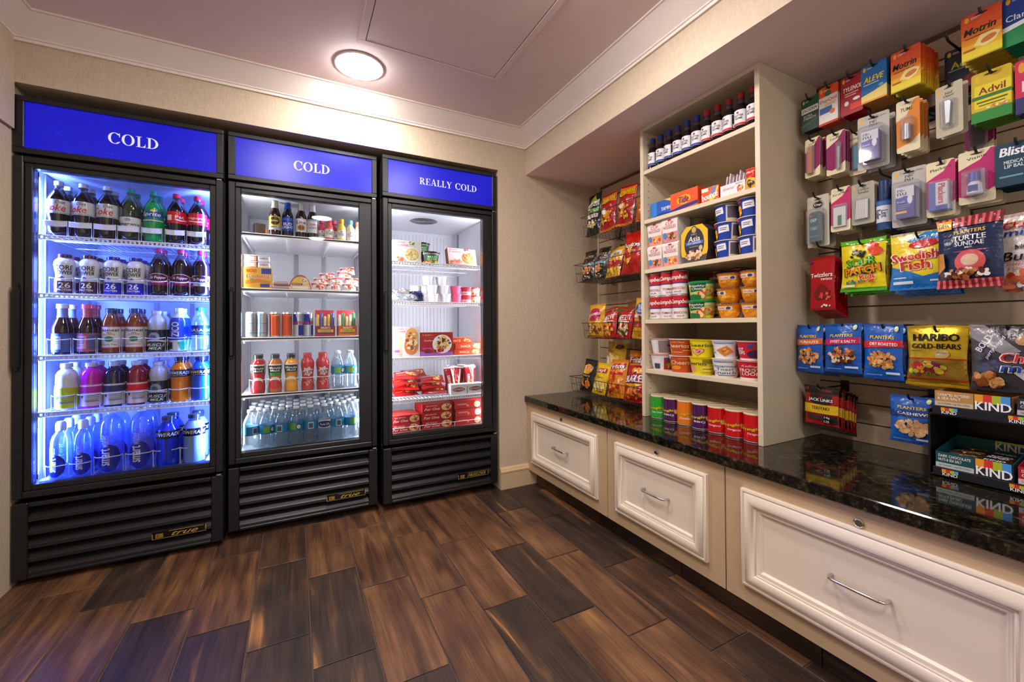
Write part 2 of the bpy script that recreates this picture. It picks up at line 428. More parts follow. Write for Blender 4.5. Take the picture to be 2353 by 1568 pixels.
g = G(); g.box(XR - 0.004, XR + 0.013, YB - 0.016, YB, 0.558, ZS, '#000'); obj('edge_strip', g, wall_right, M_CREAM, 0)

g = G(); g.box(XL - 0.13, 2.05, YF, 3.2, ZC, 2.33, '#000'); ceiling = struct('ceiling', g, M_CEIL, smooth=0)
g = G(); g.box(XS, 1.9, YF, YB, ZS, ZC, '#000'); obj('soffit', g, ceiling, M_CEIL, 0)
g = G(); g.box(XS - 0.003, XS, YF, YB, ZS, ZC, '#000'); obj('soffit_face', g, ceiling, M_WALL, 0)

CROWN = [(0.0, 0.092), (0.009, 0.092), (0.011, 0.082), (0.016, 0.080), (0.019, 0.070), (0.021, 0.067)]
CROWN += [(0.021 + 0.055 * (1 - math.cos(t * math.pi / 10)), 0.067 - 0.052 * math.sin(t * math.pi / 10)) for t in range(1, 6)]
CROWN += [(0.080, 0.013), (0.084, 0.008), (0.094, 0.007), (0.094, 0.0)]
def crown(name, a, b, out):
    """a, b: inner ends on the wall line; out: (unit vector away from the wall, end shifts per unit out)"""
    g = G(); n = len(CROWN); vs = []
    for p, sh in ((a, out[1]), (b, out[2])):
        for (o, d) in CROWN: vs.append((p[0] + out[0][0] * o + sh[0] * o, p[1] + out[0][1] * o + sh[1] * o, ZC - d))
    g.add(vs, [[i, i + 1, i + 1 + n, i + n] for i in range(n - 1)] + [[n - 1, 0, n, 2 * n - 1]], '#000')
    return struct(name, g, M_TRIM, smooth=40)
crown('trim_1', (XL, YB), (XS - 0.003, YB), ((0, -1), (1, 0), (-1, 0)))
crown('trim_2', (XS - 0.003, YF), (XS - 0.003, YB), ((-1, 0), (0, 0), (0, -1)))
crown('trim_3', (XL, YF), (XL, YB), ((1, 0), (0, 0), (0, -1)))
BASE = [(0, 0), (0.016, 0), (0.016, 0.098), (0.019, 0.101), (0.019, 0.110), (0.013, 0.114), (0.012, 0.122), (0.006, 0.130), (0, 0.131)]
g = G(); g.prism([(-a, b) for a, b in BASE], lambda a, b, t: (t, YB + a, b), 1.1115, 1.375, '#000'); struct('baseboard_back', g, M_BASE, smooth=40)
g = G(); g.prism(BASE, lambda a, b, t: (XL + a, t, b), YF, 1.2, '#000'); struct('baseboard_left', g, M_BASE, smooth=40)

# access hatch in the ceiling
t = root('access_hatch', 'square painted access hatch with thin frame set in the ceiling', 'hatch', (0.566, 1.541, ZC))
g = G(); h = 0.30
for (x0, x1, y0, y1) in ((-h - .03, h + .03, h, h + .03), (-h - .03, h + .03, -h - .03, -h), (-h - .03, -h, -h, h), (h, h + .03, -h, h)): g.box(x0, x1, y0, y1, -0.004, 0.0, '#000', b=0.0015)
obj('hatch_frame', g, t, M_CEIL, 30)
g = G(); g.box(-h + .003, h - .003, -h + .003, h - .003, -0.003, 0.0, '#000', b=0.001); obj('hatch_panel', g, t, M_CEIL, 30)
g = G(); g.box(-h, h, -h, h, -0.0008, 0.0, '#000'); obj('shadow_gap', g, t, plain('gap_black', hx('#3a2c2c'), 0.9), 0)

M_LAMP = glow('lamp_diffuser', (1.0, 0.92, 0.88, 1), LAMP)
def downlight(x, y, label):
    t = root('recessed_downlight', label, 'light', (x, y, ZC), group=None)
    g = G(); g.lathe([(-0.004, 0.101), (-0.006, 0.103), (-0.005, 0.107), (0.0, 0.109)], [(1, '#fff', 'gloss')], 40, bottom=False, top=False); obj('trim_ring', g, t, M_TRIM)
    g = G(); g.lathe([(-0.023, 0.0001), (-0.022, 0.035), (-0.0185, 0.066), (-0.012, 0.090), (-0.0045, 0.101)], [(1, '#fff', 'gloss')], 40, bottom=False, top=False)
    g.f = [f[::-1] for f in g.f]; obj('diffuser', g, t, M_LAMP, 0)
downlight(0.268, 2.042, 'round bright recessed downlight in the ceiling between the hatch and the coolers')
for (x, y) in ((-0.09, 1.15), (0.76, 1.05), (0.27, -0.3), (0.27, -1.5)):
    t_ = downlight(x, y, 'round recessed downlight in the ceiling on the entrance side of the hatch')
for o in [o for o in COL.objects if o.name.startswith('recessed_downlight') and o['label'].startswith('round recessed')]: o['group'] = 'downlights on the entrance side'

# ------------------------------------------------------------------ counter, drawer cabinets, toe kick
CT = 0.557
g = G(); g.box(1.286, XR - 0.001, -0.46, YB - 0.001, 0.520, CT, '#000', b=0.003)
tag(obj('countertop', g, None, M_GRAN), 'long polished black granite countertop with brown flecks over the drawer cabinets', 'countertop')
XF = 1.307
MOULD = [(0, 0), (0.0, 0.013), (0.003, 0.015), (0.008, 0.015), (0.009, 0.0125), (0.012, 0.0125), (0.014, 0.015)]
MOULD += [(0.014 + 0.030 * k / 8, 0.015 + 0.009 * math.sin(math.pi * (k / 8) * 0.80)) for k in range(1, 9)]
MOULD += [(0.047, 0.013), (0.051, 0.0155), (0.054, 0.0125), (0.056, 0.0125), (0.060, 0.010), (0.062, 0.010), (0.067, 0.004), (0.068, 0.0)]
def drawer_cabinet(y0, y1, label, lock_dy=0.0):
    yc = (y0 + y1) / 2; w = (y0 - y1) / 2
    t = root('drawer_cabinet', label, 'cabinet', (XF, yc, 0.0))
    g = G(); g.box(0.022, 0.56, -w + 0.001, w - 0.001, 0.094, 0.5195, '#000'); obj('carcass', g, t, M_TAUPE, 0)
    g = G(); g.box(0, 0.021, -w + 0.0022, w - 0.0022, 0.0935, 0.516, '#000', b=0.001); d = obj('drawer_front', g, t, M_TAUPE, 30)
    ya, yb, za, zb = -w + 0.070 if w < 0.36 else -w + 0.072, w - 0.065, 0.155, 0.466
    ya = -yb
    g = G(); n = len(MOULD); vs = []
    for (cy, cz) in ((ya, za), (yb, za), (yb, zb), (ya, zb)):
        sy = 1 if cy < 0 else -1; sz = 1 if cz < 0.3 else -1
        for (o, p) in MOULD: vs.append((-p, cy + sy * o, cz + sz * o))
    fs = []
    for c in range(4):
        e = (c + 1) % 4
        for i in range(n - 1): fs.append([c * n + i, e * n + i, e * n + i + 1, c * n + i + 1])
    g.add(vs, fs, '#000'); obj('moulding', g, d, M_IVORY, 50)
    g = G(); g.box(-0.003, 0.0, ya + .06, yb - .06, za + .06, zb - .06, '#000'); obj('raised_panel', g, d, M_IVORY, 0)
    g = G(); hw = 0.063; pts = [(0, hw, 0.314), (-0.014, hw, 0.314), (-0.024, hw - 0.004, 0.314), (-0.028, hw - 0.014, 0.314), (-0.029, 0, 0.314), (-0.028, -hw + 0.014, 0.314), (-0.024, -hw + 0.004, 0.314), (-0.014, -hw, 0.314), (0, -hw, 0.314)]
    g.tube([(a - 0.003, b, c) for a, b, c in pts], 0.0042, '#ccc', seg=8); obj('handle', g, d, M_CHROME, 60)
    g = G(); g.lathe([(0, 0.0125), (0.004, 0.012), (0.0055, 0.009), (0.005, 0.0085), (0.005, 0.0)], [(1, '#fff', 'gloss')], 18, bottom=False)
    g.v = [(-z, x, 0.4795 + y) for x, y, z in g.v]; lk = obj('lock', g, d, M_CHROME)
    return t
drawer_cabinet(YB - 0.002, 1.555, 'taupe drawer cabinet with raised ivory frame, nickel pull and lock, beside the back wall')
drawer_cabinet(1.555, 0.945, 'narrow taupe drawer cabinet with ivory frame under the snack shelf unit')
drawer_cabinet(0.945, 0.175, 'wide taupe drawer cabinet with ivory frame under the snack bar display')
drawer_cabinet(0.175, -0.445, 'narrow taupe drawer cabinet with ivory frame past the snack bar display')
g = G(); g.box(1.372, 1.88, -0.445, YB - 0.002, -0.004, 0.0925, '#000'); tk = struct('trim_4', g, M_GROUT, smooth=0)
for k in range(6):
    ya = 2.318 - 0.18 if k == 0 else 1.679 - 0.4995 * (k - 1)
    if k == 0: y1, y0 = 2.316, 2.178
    else: y1, y0 = 2.178 - 0.4995 * (k - 1), max(2.178 - 0.4995 * k, -0.444)
    q = G(); q.box(1.363, 1.372, y0 + 0.0015, y1 - 0.0015, 0.0005, 0.0915, '#000', b=0.001); obj('tile', q, tk, M_TILE, 30)

# ------------------------------------------------------------------ tall shelf unit on the counter
U0, U1, UX = 0.930, 1.524, 1.5         # near side, far side, front
t = root('shelf_unit', 'tall cream open shelf unit standing on the granite counter, stocked with food', 'shelf unit', (0, 0, 0))
SH = [1.746, 1.506, 1.266, 1.025, 0.787]
for (a, b) in ((U0, U0 + 0.019), (U1 - 0.019, U1)):
    g = G(); g.box(UX, XR - 0.001, a, b, CT + 0.0005, ZS - 0.001, '#000', b=0.001); p = obj('side_panel', g, t, M_CREAM, 30)
    g = G()
    for xx in (UX + 0.035, XR - 0.06):
        zz = 0.66
        while zz < 1.92:
            yq = (b - 0.0003) if a < 1 else a + 0.0003; s_ = 1 if a < 1 else -1
            g.add([(xx + 0.0028 * math.cos(k * 1.0472), yq + s_ * 0.0006, zz + 0.0028 * math.sin(k * 1.0472)) for k in range(6)], [list(range(6))], '#2c2218', 'matte'); zz += 0.032
    obj('pin_holes', g, p, None, 0)['kind'] = 'stuff'
g = G(); g.box(UX, XR - 0.001, U0 + 0.019, U1 - 0.019, ZS - 0.020, ZS - 0.001, '#000', b=0.001); obj('top_panel', g, t, M_CREAM, 30)
g = G(); g.box(XR - 0.012, XR - 0.001, U0 + 0.019, U1 - 0.019, CT + 0.0005, ZS - 0.02, '#000'); obj('back_panel', g, t, M_CREAM, 0)
for z in SH:
    g = G(); g.box(UX + 0.004, XR - 0.013, U0 + 0.0195, U1 - 0.0195, z - 0.0185, z, '#000', b=0.001); obj('shelf', g, t, M_CREAM, 30)
# ------------------------------------------------------------------ glass-door coolers
SER = {}
def _ring(cx, cy, rx, ry, tx, ty, a0, a1, n=24):     # stroke with thick sides and thin top and bottom
    o = [(cx + rx * math.cos(math.radians(a0 + (a1 - a0) * i / n)), cy + ry * math.sin(math.radians(a0 + (a1 - a0) * i / n))) for i in range(n + 1)]
    q = [(cx + (rx - tx) * math.cos(math.radians(a0 + (a1 - a0) * i / n)), cy + (ry - ty) * math.sin(math.radians(a0 + (a1 - a0) * i / n))) for i in range(n + 1)]
    v = o + q; return v, [(i, i + 1, n + 2 + i) for i in range(n)] + [(i, n + 2 + i, n + 1 + i) for i in range(n)]
def _q(*p): return list(p), [(0, 1, 2), (0, 2, 3)] if len(p) == 4 else [(0, 1, 2)]
def _r(x0, y0, x1, y1): return _q((x0, y0), (x1, y0), (x1, y1), (x0, y1))
SER['L'] = (0.72, [_r(.0, 0, .42, .04), _r(.0, .96, .42, 1), _r(.12, 0, .30, 1), _r(.3, 0, .68, .05), _q((.64, 0), (.70, 0), (.70, .34), (.67, .34)), _q((.48, .05), (.68, .05), (.68, .22))])
SER['O'] = (0.98, [_ring(.47, .5, .47, .52, .20, .05, 0, 360, 36)])
SER['C'] = (0.90, [_ring(.47, .5, .47, .52, .20, .05, 42, 318, 32), _q((.78, .64), (.84, .64), (.84, 1.0), (.80, 1.0)), _q((.66, .92), (.84, .72), (.84, .86), (.72, .98)), _q((.60, .02), (.68, .0), (.86, .20), (.82, .24))])
SER['D'] = (0.94, [_r(0, 0, .32, .04), _r(0, .96, .32, 1), _r(.12, 0, .30, 1), _ring(.30, .5, .58, .5, .20, .045, -90, 90, 22)])
SER['E'] = (0.78, [_r(0, 0, .72, .045), _r(0, .955, .70, 1), _r(.12, 0, .30, 1), _r(.3, .48, .52, .53), _r(.50, .38, .53, .63), _q((.68, 0), (.74, 0), (.74, .30), (.71, .30)), _q((.66, 1), (.72, 1), (.72, .74), (.69, .74))])
SER['R'] = (0.90, [_r(0, 0, .42, .04), _r(0, .96, .32, 1), _r(.12, 0, .30, 1), _ring(.30, .74, .42, .26, .18, .045, -90, 90, 16), _q((.36, .50), (.54, .50), (.86, .0), (.64, .0)), _r(.60, 0, .90, .04)])
SER['A'] = (0.92, [_q((.40, 1.02), (.52, 1.02), (.84, 0), (.62, 0)), _q((.40, 1.02), (.46, 1.02), (.16, 0), (.10, 0)), _r(.24, .30, .66, .35), _r(0, 0, .30, .04), _r(.54, 0, .94, .04)])
SER['Y'] = (0.90, [_r(.36, 0, .54, .5), _r(.24, 0, .66, .04), _q((.06, 1), (.28, 1), (.54, .48), (.36, .42)), _q((.74, 1), (.80, 1), (.52, .46), (.44, .46)), _r(0, .96, .38, 1), _r(.62, .96, .94, 1)])
def serif(pr, t, cx, cy, w, h, col):
    tot = sum(SER[c][0] if c != ' ' else 0.45 for c in t) + 0.06 * (len(t) - 1); x = 0
    for c in t:
        if c == ' ': x += 0.51; continue
        for v, tr in SER[c][1]: pr._emit([(cx + ((x + a) / tot - 0.5) * w, cy + (b - 0.5) * h) for a, b in v], tr, col, 0.000002)
        x += SER[c][0] + 0.06

def sign_material():
    nt = NT('backlit_sign'); at = nt.n('Attribute', attribute_name='Col'); e = nt.n('Emission'); b = nt.n('BsdfPrincipled', Roughness=0.3)
    mu = nt.n('MixRGB', blend_type='MULTIPLY', i0=1.0, i2=(0.35, 0.35, 0.35, 1)); nt.l(at.outputs[0], mu.inputs[1]); nt.l(mu.outputs[0], b.inputs['Base Color']); nt.l(at.outputs[0], e.inputs[0]); e.inputs[1].default_value = SIGN
    ad = nt.n('AddShader'); nt.l(e.outputs[0], ad.inputs[0]); nt.l(b.outputs[0], ad.inputs[1]); nt.l(ad.outputs[0], nt.out.inputs[0]); return nt.m
M_SIGN = sign_material()
M_BLK = plain('black_powder_coat', hx('#161618'), 0.36, 0.15, 300.0, 0.0, 0.05)
M_BLK2 = plain('black_plastic', hx('#0a0a0c'), 0.30, 0.1, 60.0)
M_LINER = plain('white_cooler_liner', hx('#d9dbe2'), 0.4, 0.04, 6.0)
M_WIRE = plain('white_coated_wire', hx('#eeeef2'), 0.35, 0.04, 60.0)

def cooler(cx, D, dz, label, words, tube_mat, right_in, sign_flowers, shelf_z, solid, badge):
    t = root('glass_door_cooler', label, 'cooler', (cx, D, dz)); hw = 0.339
    # cabinet shell and liner
    g = G()
    for (x0, x1) in ((-hw, -hw + .008), (hw - .008, hw)): g.box(x0, x1, 0.06, 0.70, 0.035, 1.70, '#000')
    g.box(-hw, hw, 0.69, 0.70, 0.035, 1.92, '#000'); g.box(-hw, hw, 0.06, 0.70, 0.035, 0.05, '#000'); g.box(-hw, hw, 0.05, 0.70, 1.70, 1.915, '#000')
    obj('cabinet', g, t, M_BLK, 0)
    g = G(); g.box(-0.29, 0.29, 0.08, 0.66, 0.001, 0.034, '#000'); obj('base', g, t, M_BLK2, 0)
    g = G(); a = 0.305
    g.box(-hw + .009, -a, 0.062, 0.68, 0.36, 1.69, '#000'); g.box(a, hw - .009, 0.062, 0.68, 0.36, 1.69, '#000')
    g.box(-a, a, 0.66, 0.68, 0.36, 1.69, '#000'); g.box(-a, a, 0.062, 0.68, 0.36, 0.386, '#000'); g.box(-a, a, 0.062, 0.68, 1.665, 1.69, '#000')
    if badge == 'FREEZER':
        for k in range(23): g.box(-0.292 + k * 0.0255, -0.283 + k * 0.0255, 0.652, 0.66, 0.39, 1.64, '#000')
    lin = obj('liner', g, t, M_LINER, 0)
    g = G()
    for xx in (-0.06, 0.10) if badge != 'FREEZER' else ():
        g.box(xx, xx + 0.02, 0.652, 0.659, 0.39, 1.66, '#000')
    for xx in (-a + .004, a - .004):
        for yy in (0.14, 0.58): g.box(xx - .003, xx + .003, yy, yy + .014, 0.39, 1.66, '#000')
    obj('shelf_standard', g, t, plain('grey_steel_strip', hx('#9a9aa4'), 0.4, 0.1, 80, 0.6), 0)
    # light strips behind the door frame
    for sx in (-1, 1):
        # lens turned inwards and back; black corner housing added to block spill onto the floor
        pa, pb, pc = (sx * .3045, .097), (sx * .2945, .076), (sx * .3045, .070)
        g = G(); g.prism([pa, pb, pc] if sx > 0 else [pa, pc, pb], lambda a, b, tt: (a, b, tt), 0.40, 1.65, '#000'); hs = obj('added_spill_shield', g, t, M_BLK2, 0)
        e = .0012; g = G(); q = [(pa[0] - sx * .001, pa[1] + e), (pb[0] - sx * e, pb[1] + .001)]
        g.add([(q[0][0], q[0][1], .42), (q[1][0], q[1][1], .42), (q[1][0], q[1][1], 1.63), (q[0][0], q[0][1], 1.63)], [(0, 1, 2, 3)], '#fff'); obj('light_lens', g, hs, tube_mat, 0)
    # header with backlit sign
    g = G(); z0, z1 = 1.70, 1.925
    for (x0, x1, a0, a1) in ((-hw, hw, z0, z0 + .022), (-hw, hw, z1 - .02, z1), (-hw, -hw + .03, z0 + .022, z1 - .02), (hw - .026, hw, z0 + .022, z1 - .02)): g.box(x0, x1, 0.0, 0.05, a0, a1, '#000', b=0.002)
    hd = obj('header', g, t, M_BLK, 30)
    g = G(); g.box(-hw + .03, hw - .026, 0.008, 0.014, z0 + .022, z1 - .02, '#0610d4', 'gloss'); sp = obj('sign_panel', g, hd, None, 0); sp.data.materials.clear(); sp.data.materials.append(M_SIGN)
    pr = Print(surf_front(-hw + .03, hw - .026, z0 + .022, z1 - .02, 0.008), None, 0.32)
    if sign_flowers:
        for (fx, fy, fs) in ((.15, .42, .09), (.42, .12, .11), (.85, .62, .07), (.82, .22, .11), (.2, .02, .07), (.97, .5, .06)):
            for k in range(5):
                an = k * 1.2566 + fx * 9; px, py = fx + math.cos(an) * fs * .5, fy + math.sin(an) * fs * .5 / .32
                for i in range(16):
                    t0, t1 = i / 16 * 6.283, (i + 1) / 16 * 6.283; pts = []
                    for (tt, rr) in ((t0, 1.0), (t1, 1.0), (t1, .955), (t0, .955)):
                        ex, ey = fs * .5 * rr * math.cos(tt), fs * .22 * rr * math.sin(tt)
                        pts.append((min(1, max(0, px + ex * math.cos(an) - ey * math.sin(an))), min(1, max(0, py + (ex * math.sin(an) + ey * math.cos(an)) / .32))))
                    pr._emit(pts, [(0, 1, 2), (0, 2, 3)], '#1a30ea', 0.0000005)
    serif(pr, words, 0.53 if words == 'COLD' else .56, 0.5, 0.27 if words == 'COLD' else .56, 0.25 if words == 'COLD' else 0.2, '#f2f0ff')
    le = obj('lettering', pr.g, hd, None, 0); le.data.materials.clear(); le.data.materials.append(M_SIGN)
    # door
    g = G(); z0, z1 = 0.350, 1.690; li, bi, ti = 0.026, 0.028, 0.022
    def frame(g, xa, xb, za, zb, wl, wr, wb, wt, y0, y1, b):
        g.box(xa, xa + wl, y0, y1, za, zb, '#000', b=b); g.box(xb - wr, xb, y0, y1, za, zb, '#000', b=b)
        g.box(xa + wl, xb - wr, y0, y1, za, za + wb, '#000', b=b); g.box(xa + wl, xb - wr, y0, y1, zb - wt, zb, '#000', b=b)
    frame(g, -hw + .001, hw - .001, z0, z1, 0.028, 0.028, 0.026, 0.024, 0.0, 0.052, 0.003)
    frame(g, -hw + .029, hw - .029, z0 + .026, z1 - .024, 0.022, right_in, 0.022, 0.020, 0.010, 0.052, 0.002)
    dr = obj('door', g, t, M_BLK, 30)
    g = G(); g.box(-hw + .052, hw - .03 - right_in, 0.026, 0.030, z0 + .048, z1 - .044, '#000'); obj('glass_pane', g, dr, M_GLASS, 0)
    g = G(); frame(g, -hw + .030, hw - .030, z0 + .030, z1 - .030, 0.016, 0.016, 0.014, 0.012, 0.052, 0.061, 0.001); obj('gasket', g, dr, M_BLK2, 0)
    g = G(); g.box(-hw + .004, -hw + .026, -0.018, 0.0, 0.86, 1.17, '#000', b=0.005); g.box(-hw + .009, -hw + .021, -0.012, -0.001, 0.845, 1.185, '#000', b=0.003); obj('handle', g, dr, M_BLK2, 30)
    for zz in (0.338, 1.692):
        g = G(); g.box(hw - .026, hw - .006, -0.003, 0.03, zz - .004, zz + .004, '#000', b=0.0015); obj('hinge', g, t, M_CHROME, 30)
    # grille
    g = G(); frame(g, -hw, hw, 0.035, 0.332, 0.045, 0.045, 0.012, 0.018, 0.0, 0.045, 0.003)
    gr = obj('grille_frame', g, t, M_BLK, 30)
    g = G(); g.box(-hw + .045, hw - .045, 0.043, 0.05, 0.04, 0.32, '#000'); obj('grille_back', g, gr, plain('grille_dark', hx('#050506'), 0.8), 0)
    lv = G(); lv.prism([(0.0, 0.0), (0.004, 0.0), (0.036, 0.040), (0.036, 0.046), (0.001, 0.012)], lambda a_, b_, tt: (tt, a_ + 0.003, b_), -hw + .046, hw - .046, '#000'); lm = lv.mesh('louver', M_BLK, 30)
    for k in range(5):
        o = obj('louver', lm, gr); o.location = (0, 0, 0.047 + k * 0.0525)
    # gold badge
    g = G(); bx0, bx1, bz0 = 0.085, 0.275, 0.098
    g.box(bx0, bx1, -0.0015, 0.003, bz0, bz0 + .030, '#0c0c0c', 'gloss'); 
    bd = obj('badge', g, t, None, 0)
    pr = Print(surf_front(bx0, bx1, bz0, bz0 + .030, -0.0015), None, 0.16, fin='can'); au = '#e6c96a'
    pr.rect(0, 0, 1, .05, au); pr.rect(0, 0, .012, .8, au); pr.rect(.985, .2, 1, 1, au); pr.rect(.06, .15, .2, .75, '#b89a4a'); pr.rect(.09, .3, .12, .6, '#c22'); 
    pr.text(badge if badge != 'true' else 'true', .6, .45, .62 if badge == 'FREEZER' else .5, .55, au, 0.03, 0.5); pr.rect(.3, .9, .95, .97, au)
    obj('badge_print', pr.g, bd, None, 0)
    # shelves
    for zi, z in enumerate(shelf_z):
        g = G(); yF, yK, A = 0.072, 0.62, 0.296
        if solid and zi < 4:
            g.box(-A, A, yF, yK, z - .012, z - .004, '#000', b=.001); g.box(-A, A, yF, yF + .006, z - .018, z, '#000', b=.001)
            for xx in (-A + .01, -.10, .10, A - .016): g.prism([(yF + .004, -.018), (yK, -.018), (yK, -.024), (yF + .03, -.030)], lambda p, q, tt, xx=xx: (xx + tt, p, z + q), 0, .006, '#000')
        else:
            g.tube([(-A, yF, z - .003), (A, yF, z - .003)], .0035, '#fff'); g.tube([(-A, yF, z - .019), (A, yF, z - .019)], .0035, '#fff')
            for k in range(40): xx = -A + .004 + k * (2 * A - .008) / 39; g.box(xx - .0032, xx + .0032, yF - .001, yF + .002, z - .019, z - .003, '#000')
            for yy in (.2, .4, yK): g.tube([(-A, yy, z - .006), (A, yy, z - .006)], .003, '#fff')
            for k in range(28): xx = -A + .004 + k * (2 * A - .008) / 27; g.box(xx - .0014, xx + .0014, yF, yK, z - .0035, z - .0005, '#000')
            for xx in (-A, A): g.tube([(xx, yF, z - .004), (xx, yK, z - .004)], .0035, '#fff')
        obj('shelf', g, t, M_WIRE, 40)
    return t
TB = glow('blue_white_led', (0.12, 0.22, 1.0, 1), TUBE_BLUE); TW = glow('white_led', (0.93, 0.92, 1.0, 1), TUBE_WHITE)
F1, F2, F3 = (-0.631, 2.325, -0.012), (0.060, 2.362, 0.003), (0.760, 2.321, 0.008)
Z1 = [1.385, 1.145, 0.890, 0.660]; Z2 = [1.47, 1.195, 0.95, 0.668]; Z3 = [1.37, 1.143, 0.823, 0.585]
c1 = cooler(*F1, 'black glass-door drinks cooler glowing blue inside, COLD sign with faint flowers', 'COLD', TB, 0.024, True, [z + .012 for z in Z1], False, 'true')
c2 = cooler(*F2, 'black glass-door drinks cooler with white light and water bottles, COLD sign', 'COLD', TW, 0.062, False, [z - .003 for z in Z2], True, 'true')
c3 = cooler(*F3, 'black glass-door freezer with REALLY COLD sign and frozen meals', 'REALLY COLD', TW, 0.056, False, [z - .008 for z in Z3], False, 'FREEZER')
# fan cover under the freezer's roof, wire guard at its floor
g = G(); g.lathe([(-0.001, 0.0), (-0.003, 0.085), (-0.0005, 0.09)][::-1] and [(-0.004, 0.0001), (-0.004, 0.085), (0.0, 0.092)], [(1, '#d8d8de', 'gloss')], 30, bottom=False, top=False)
for k in range(10): g.lathe([(-0.006, 0.014 + k * .0075), (-0.0045, 0.017 + k * .0075)], [(1, '#55555c', 'matte')], 30, bottom=False, top=False)
fo = obj('fan_cover', g, c3); fo.location = (-0.03, 0.30, 1.664)
g = G(); pts = []
g.tube([(-.29, .075, .47), (.29, .075, .47)], .003, '#eee', 'gloss'); g.tube([(-.29, .075, .395), (.29, .075, .395)], .003, '#eee', 'gloss')
for xx in (-.29, -.12, .09, .29): g.tube([(xx, .075, .395), (xx, .075, .47)], .003, '#eee', 'gloss')
g.v = [(x, y, .392 + (z - .395) * .35) for x, y, z in g.v]
obj('wire_guard', g, c3)
# ------------------------------------------------------------------ makers of packaged goods (front faces -y, base at z = 0)
def make(name, label, cat, body, parts=(), group=None):
    o = obj(name, body); tag(o, label, cat, group)
    for pn, pg in parts: obj(pn, pg, o, None, 35 if pn != 'print' else 0)
    return o

def bot(name, label, cat, prof, zones, cap, lab=None, seg=20, lobes=None, turn=0.0, ribbed=True, neck=None, sx=1.0, sy=1.0):
    """bottle: profile, liquid zones, cap (z0, z1, r, colour[, top r]), label (z0, z1, colour, print items[, finish])"""
    g = G(); g.lathe(prof, zones, seg, lobes=lobes, sx=sx, sy=sy); parts = []
    if lab:
        z0, z1, c, spec = lab[:4]; fin = lab[4] if len(lab) > 4 else 'gloss'
        zs = [p[0] for p in prof]; rs = [p[1] for p in prof]; q = G()
        pp = [(z, float(np.interp(z, zs, rs)) + .0004) for z in sorted({z0, z1} | {z for z in zs if z0 < z < z1})]
        q.lathe(pp, [(9, c, fin)], seg, bottom=False, top=False, sx=sx, sy=sy)
        pr = Print(surf_lathe(pp, z0, z1, 180, turn, sx, sy), 0.05, (z1 - z0) / (math.pi * pp[0][1]), lift=.0006, fin='gloss' if fin == 'clear' else fin); pr.spec(spec)
        o = len(q.v); q.v += pr.g.v; q.f += [[i + o for i in f] for f in pr.g.f]; q.c += pr.g.c; q.m += pr.g.m
        parts.append(('label', q))
    if cap:
        z0, z1, r, c = cap[:4]; rt_ = cap[4] if len(cap) > 4 else r * .95; q = G()
        q.lathe([(z0, r), (z0 + (z1 - z0) * .75, r), (z1 - .001, (r + rt_) / 2), (z1, rt_ * .9)], [(9, c, 'gloss')], 18); parts.append(('cap', q))
    return make(name, label, cat, g, parts)

PET = [(0, .024), (.003, .030), (.012, .0345), (.022, .036), (.04, .0348), (.058, .0325), (.072, .0335), (.084, .0362), (.148, .0362), (.158, .0345), (.178, .0265), (.196, .0170), (.204, .0134), (.210, .0132), (.211, .0155), (.214, .0155), (.215, .0128), (.222, .0128)]
COLA = [(.188, '#140a07', 'liquid'), (9, '#9a8c84', 'clear')]
LIFT = .002
def behind(o, spots, dy, n, z):
    """a row of look-alikes one behind the other"""
    out = []
    for (x, y) in spots:
        for k in range(n): out.append((x, y + k * dy, z, 0))
    return place(o, out)

# ---------------- blue-lit cooler
Y1 = F1[1] + 0.115
z = Z1[0] + .001
o = bot('cola_bottle', 'cola bottle with white cap and silver label with red script, in the blue-lit cooler', 'bottle', PET, COLA, (.215, .233, .0148, '#f2f2f6'),
        (.092, .150, '#cfd3da', [('t', 'Coke', .45, .42, .62, .5, '#d0142c', .03, .25), ('t', 'Diet', .62, .82, .26, .22, '#222', .01, .3), ('r', .05, .05, .95, .1, '#aab0bc')]), lobes=(5, .03, .22), turn=8)
place(o, [(x, Y1 + k * .078, z, rz) for x, rz in ((-.881, -4), (-.805, -22), (-.727, -12)) for k in range(2)], 'silver-label cola bottles')
o = bot('ginger_ale_bottle', 'green ginger ale bottle with white label and green cap in the blue-lit cooler', 'bottle', PET, [(.18, '#6f8a4a', 'clear'), (9, '#a8c8a0', 'clear')], (.215, .233, .0148, '#12a070'),
        (.04, .102, '#dfe3e8', [('t', 'Seagrams', .5, .5, .8, .26, '#1a1a22', .03), ('r', .1, .16, .9, .22, '#8a94a0'), ('r', .25, .08, .75, .12, '#8a94a0'), ('e', .5, .82, .1, .1, '#9aa4b0')]), lobes=(5, .03, .22))
place(o, [(-.650, Y1 + k * .078, z, 0) for k in range(2)], 'ginger ale bottles')
o = bot('lemon_soda_bottle', 'bright green lemon soda bottle with teal label and green cap', 'bottle', PET, [(.185, '#0a9a48', 'liquid'), (9, '#3ad88a', 'clear')], (.215, .233, .0148, '#12a878'),
        (.088, .150, '#0a8a6a', [('p', [(.1, .25), (.9, .4), (.9, .85), (.1, .7)], '#0b4f9a'), ('t', 'Sprite', .48, .55, .62, .36, '#f4fbff', .03, .2), ('e', .55, .84, .09, .09, '#f2d820'), ('r', .1, .1, .9, .16, '#d8f0e8')]), lobes=(5, .03, .22))
place(o, [(-.569, Y1 + k * .078, z, 0) for k in range(2)], 'lemon soda bottles')
o = bot('cola_bottle', 'cola bottle with red cap and red label turned squarely to the front', 'bottle', PET, COLA, (.215, .233, .0148, '#e0183a'),
        (.092, .146, '#e0102c', [('t', 'Nguyen', .52, .55, .62, .26, '#fff', .02), ('p', [(.2, .3), (.5, .2), (.8, .3), (.8, .36), (.5, .26), (.2, .36)], '#fff'), ('r', .04, .2, .1, .8, '#fff')]), lobes=(5, .03, .22))
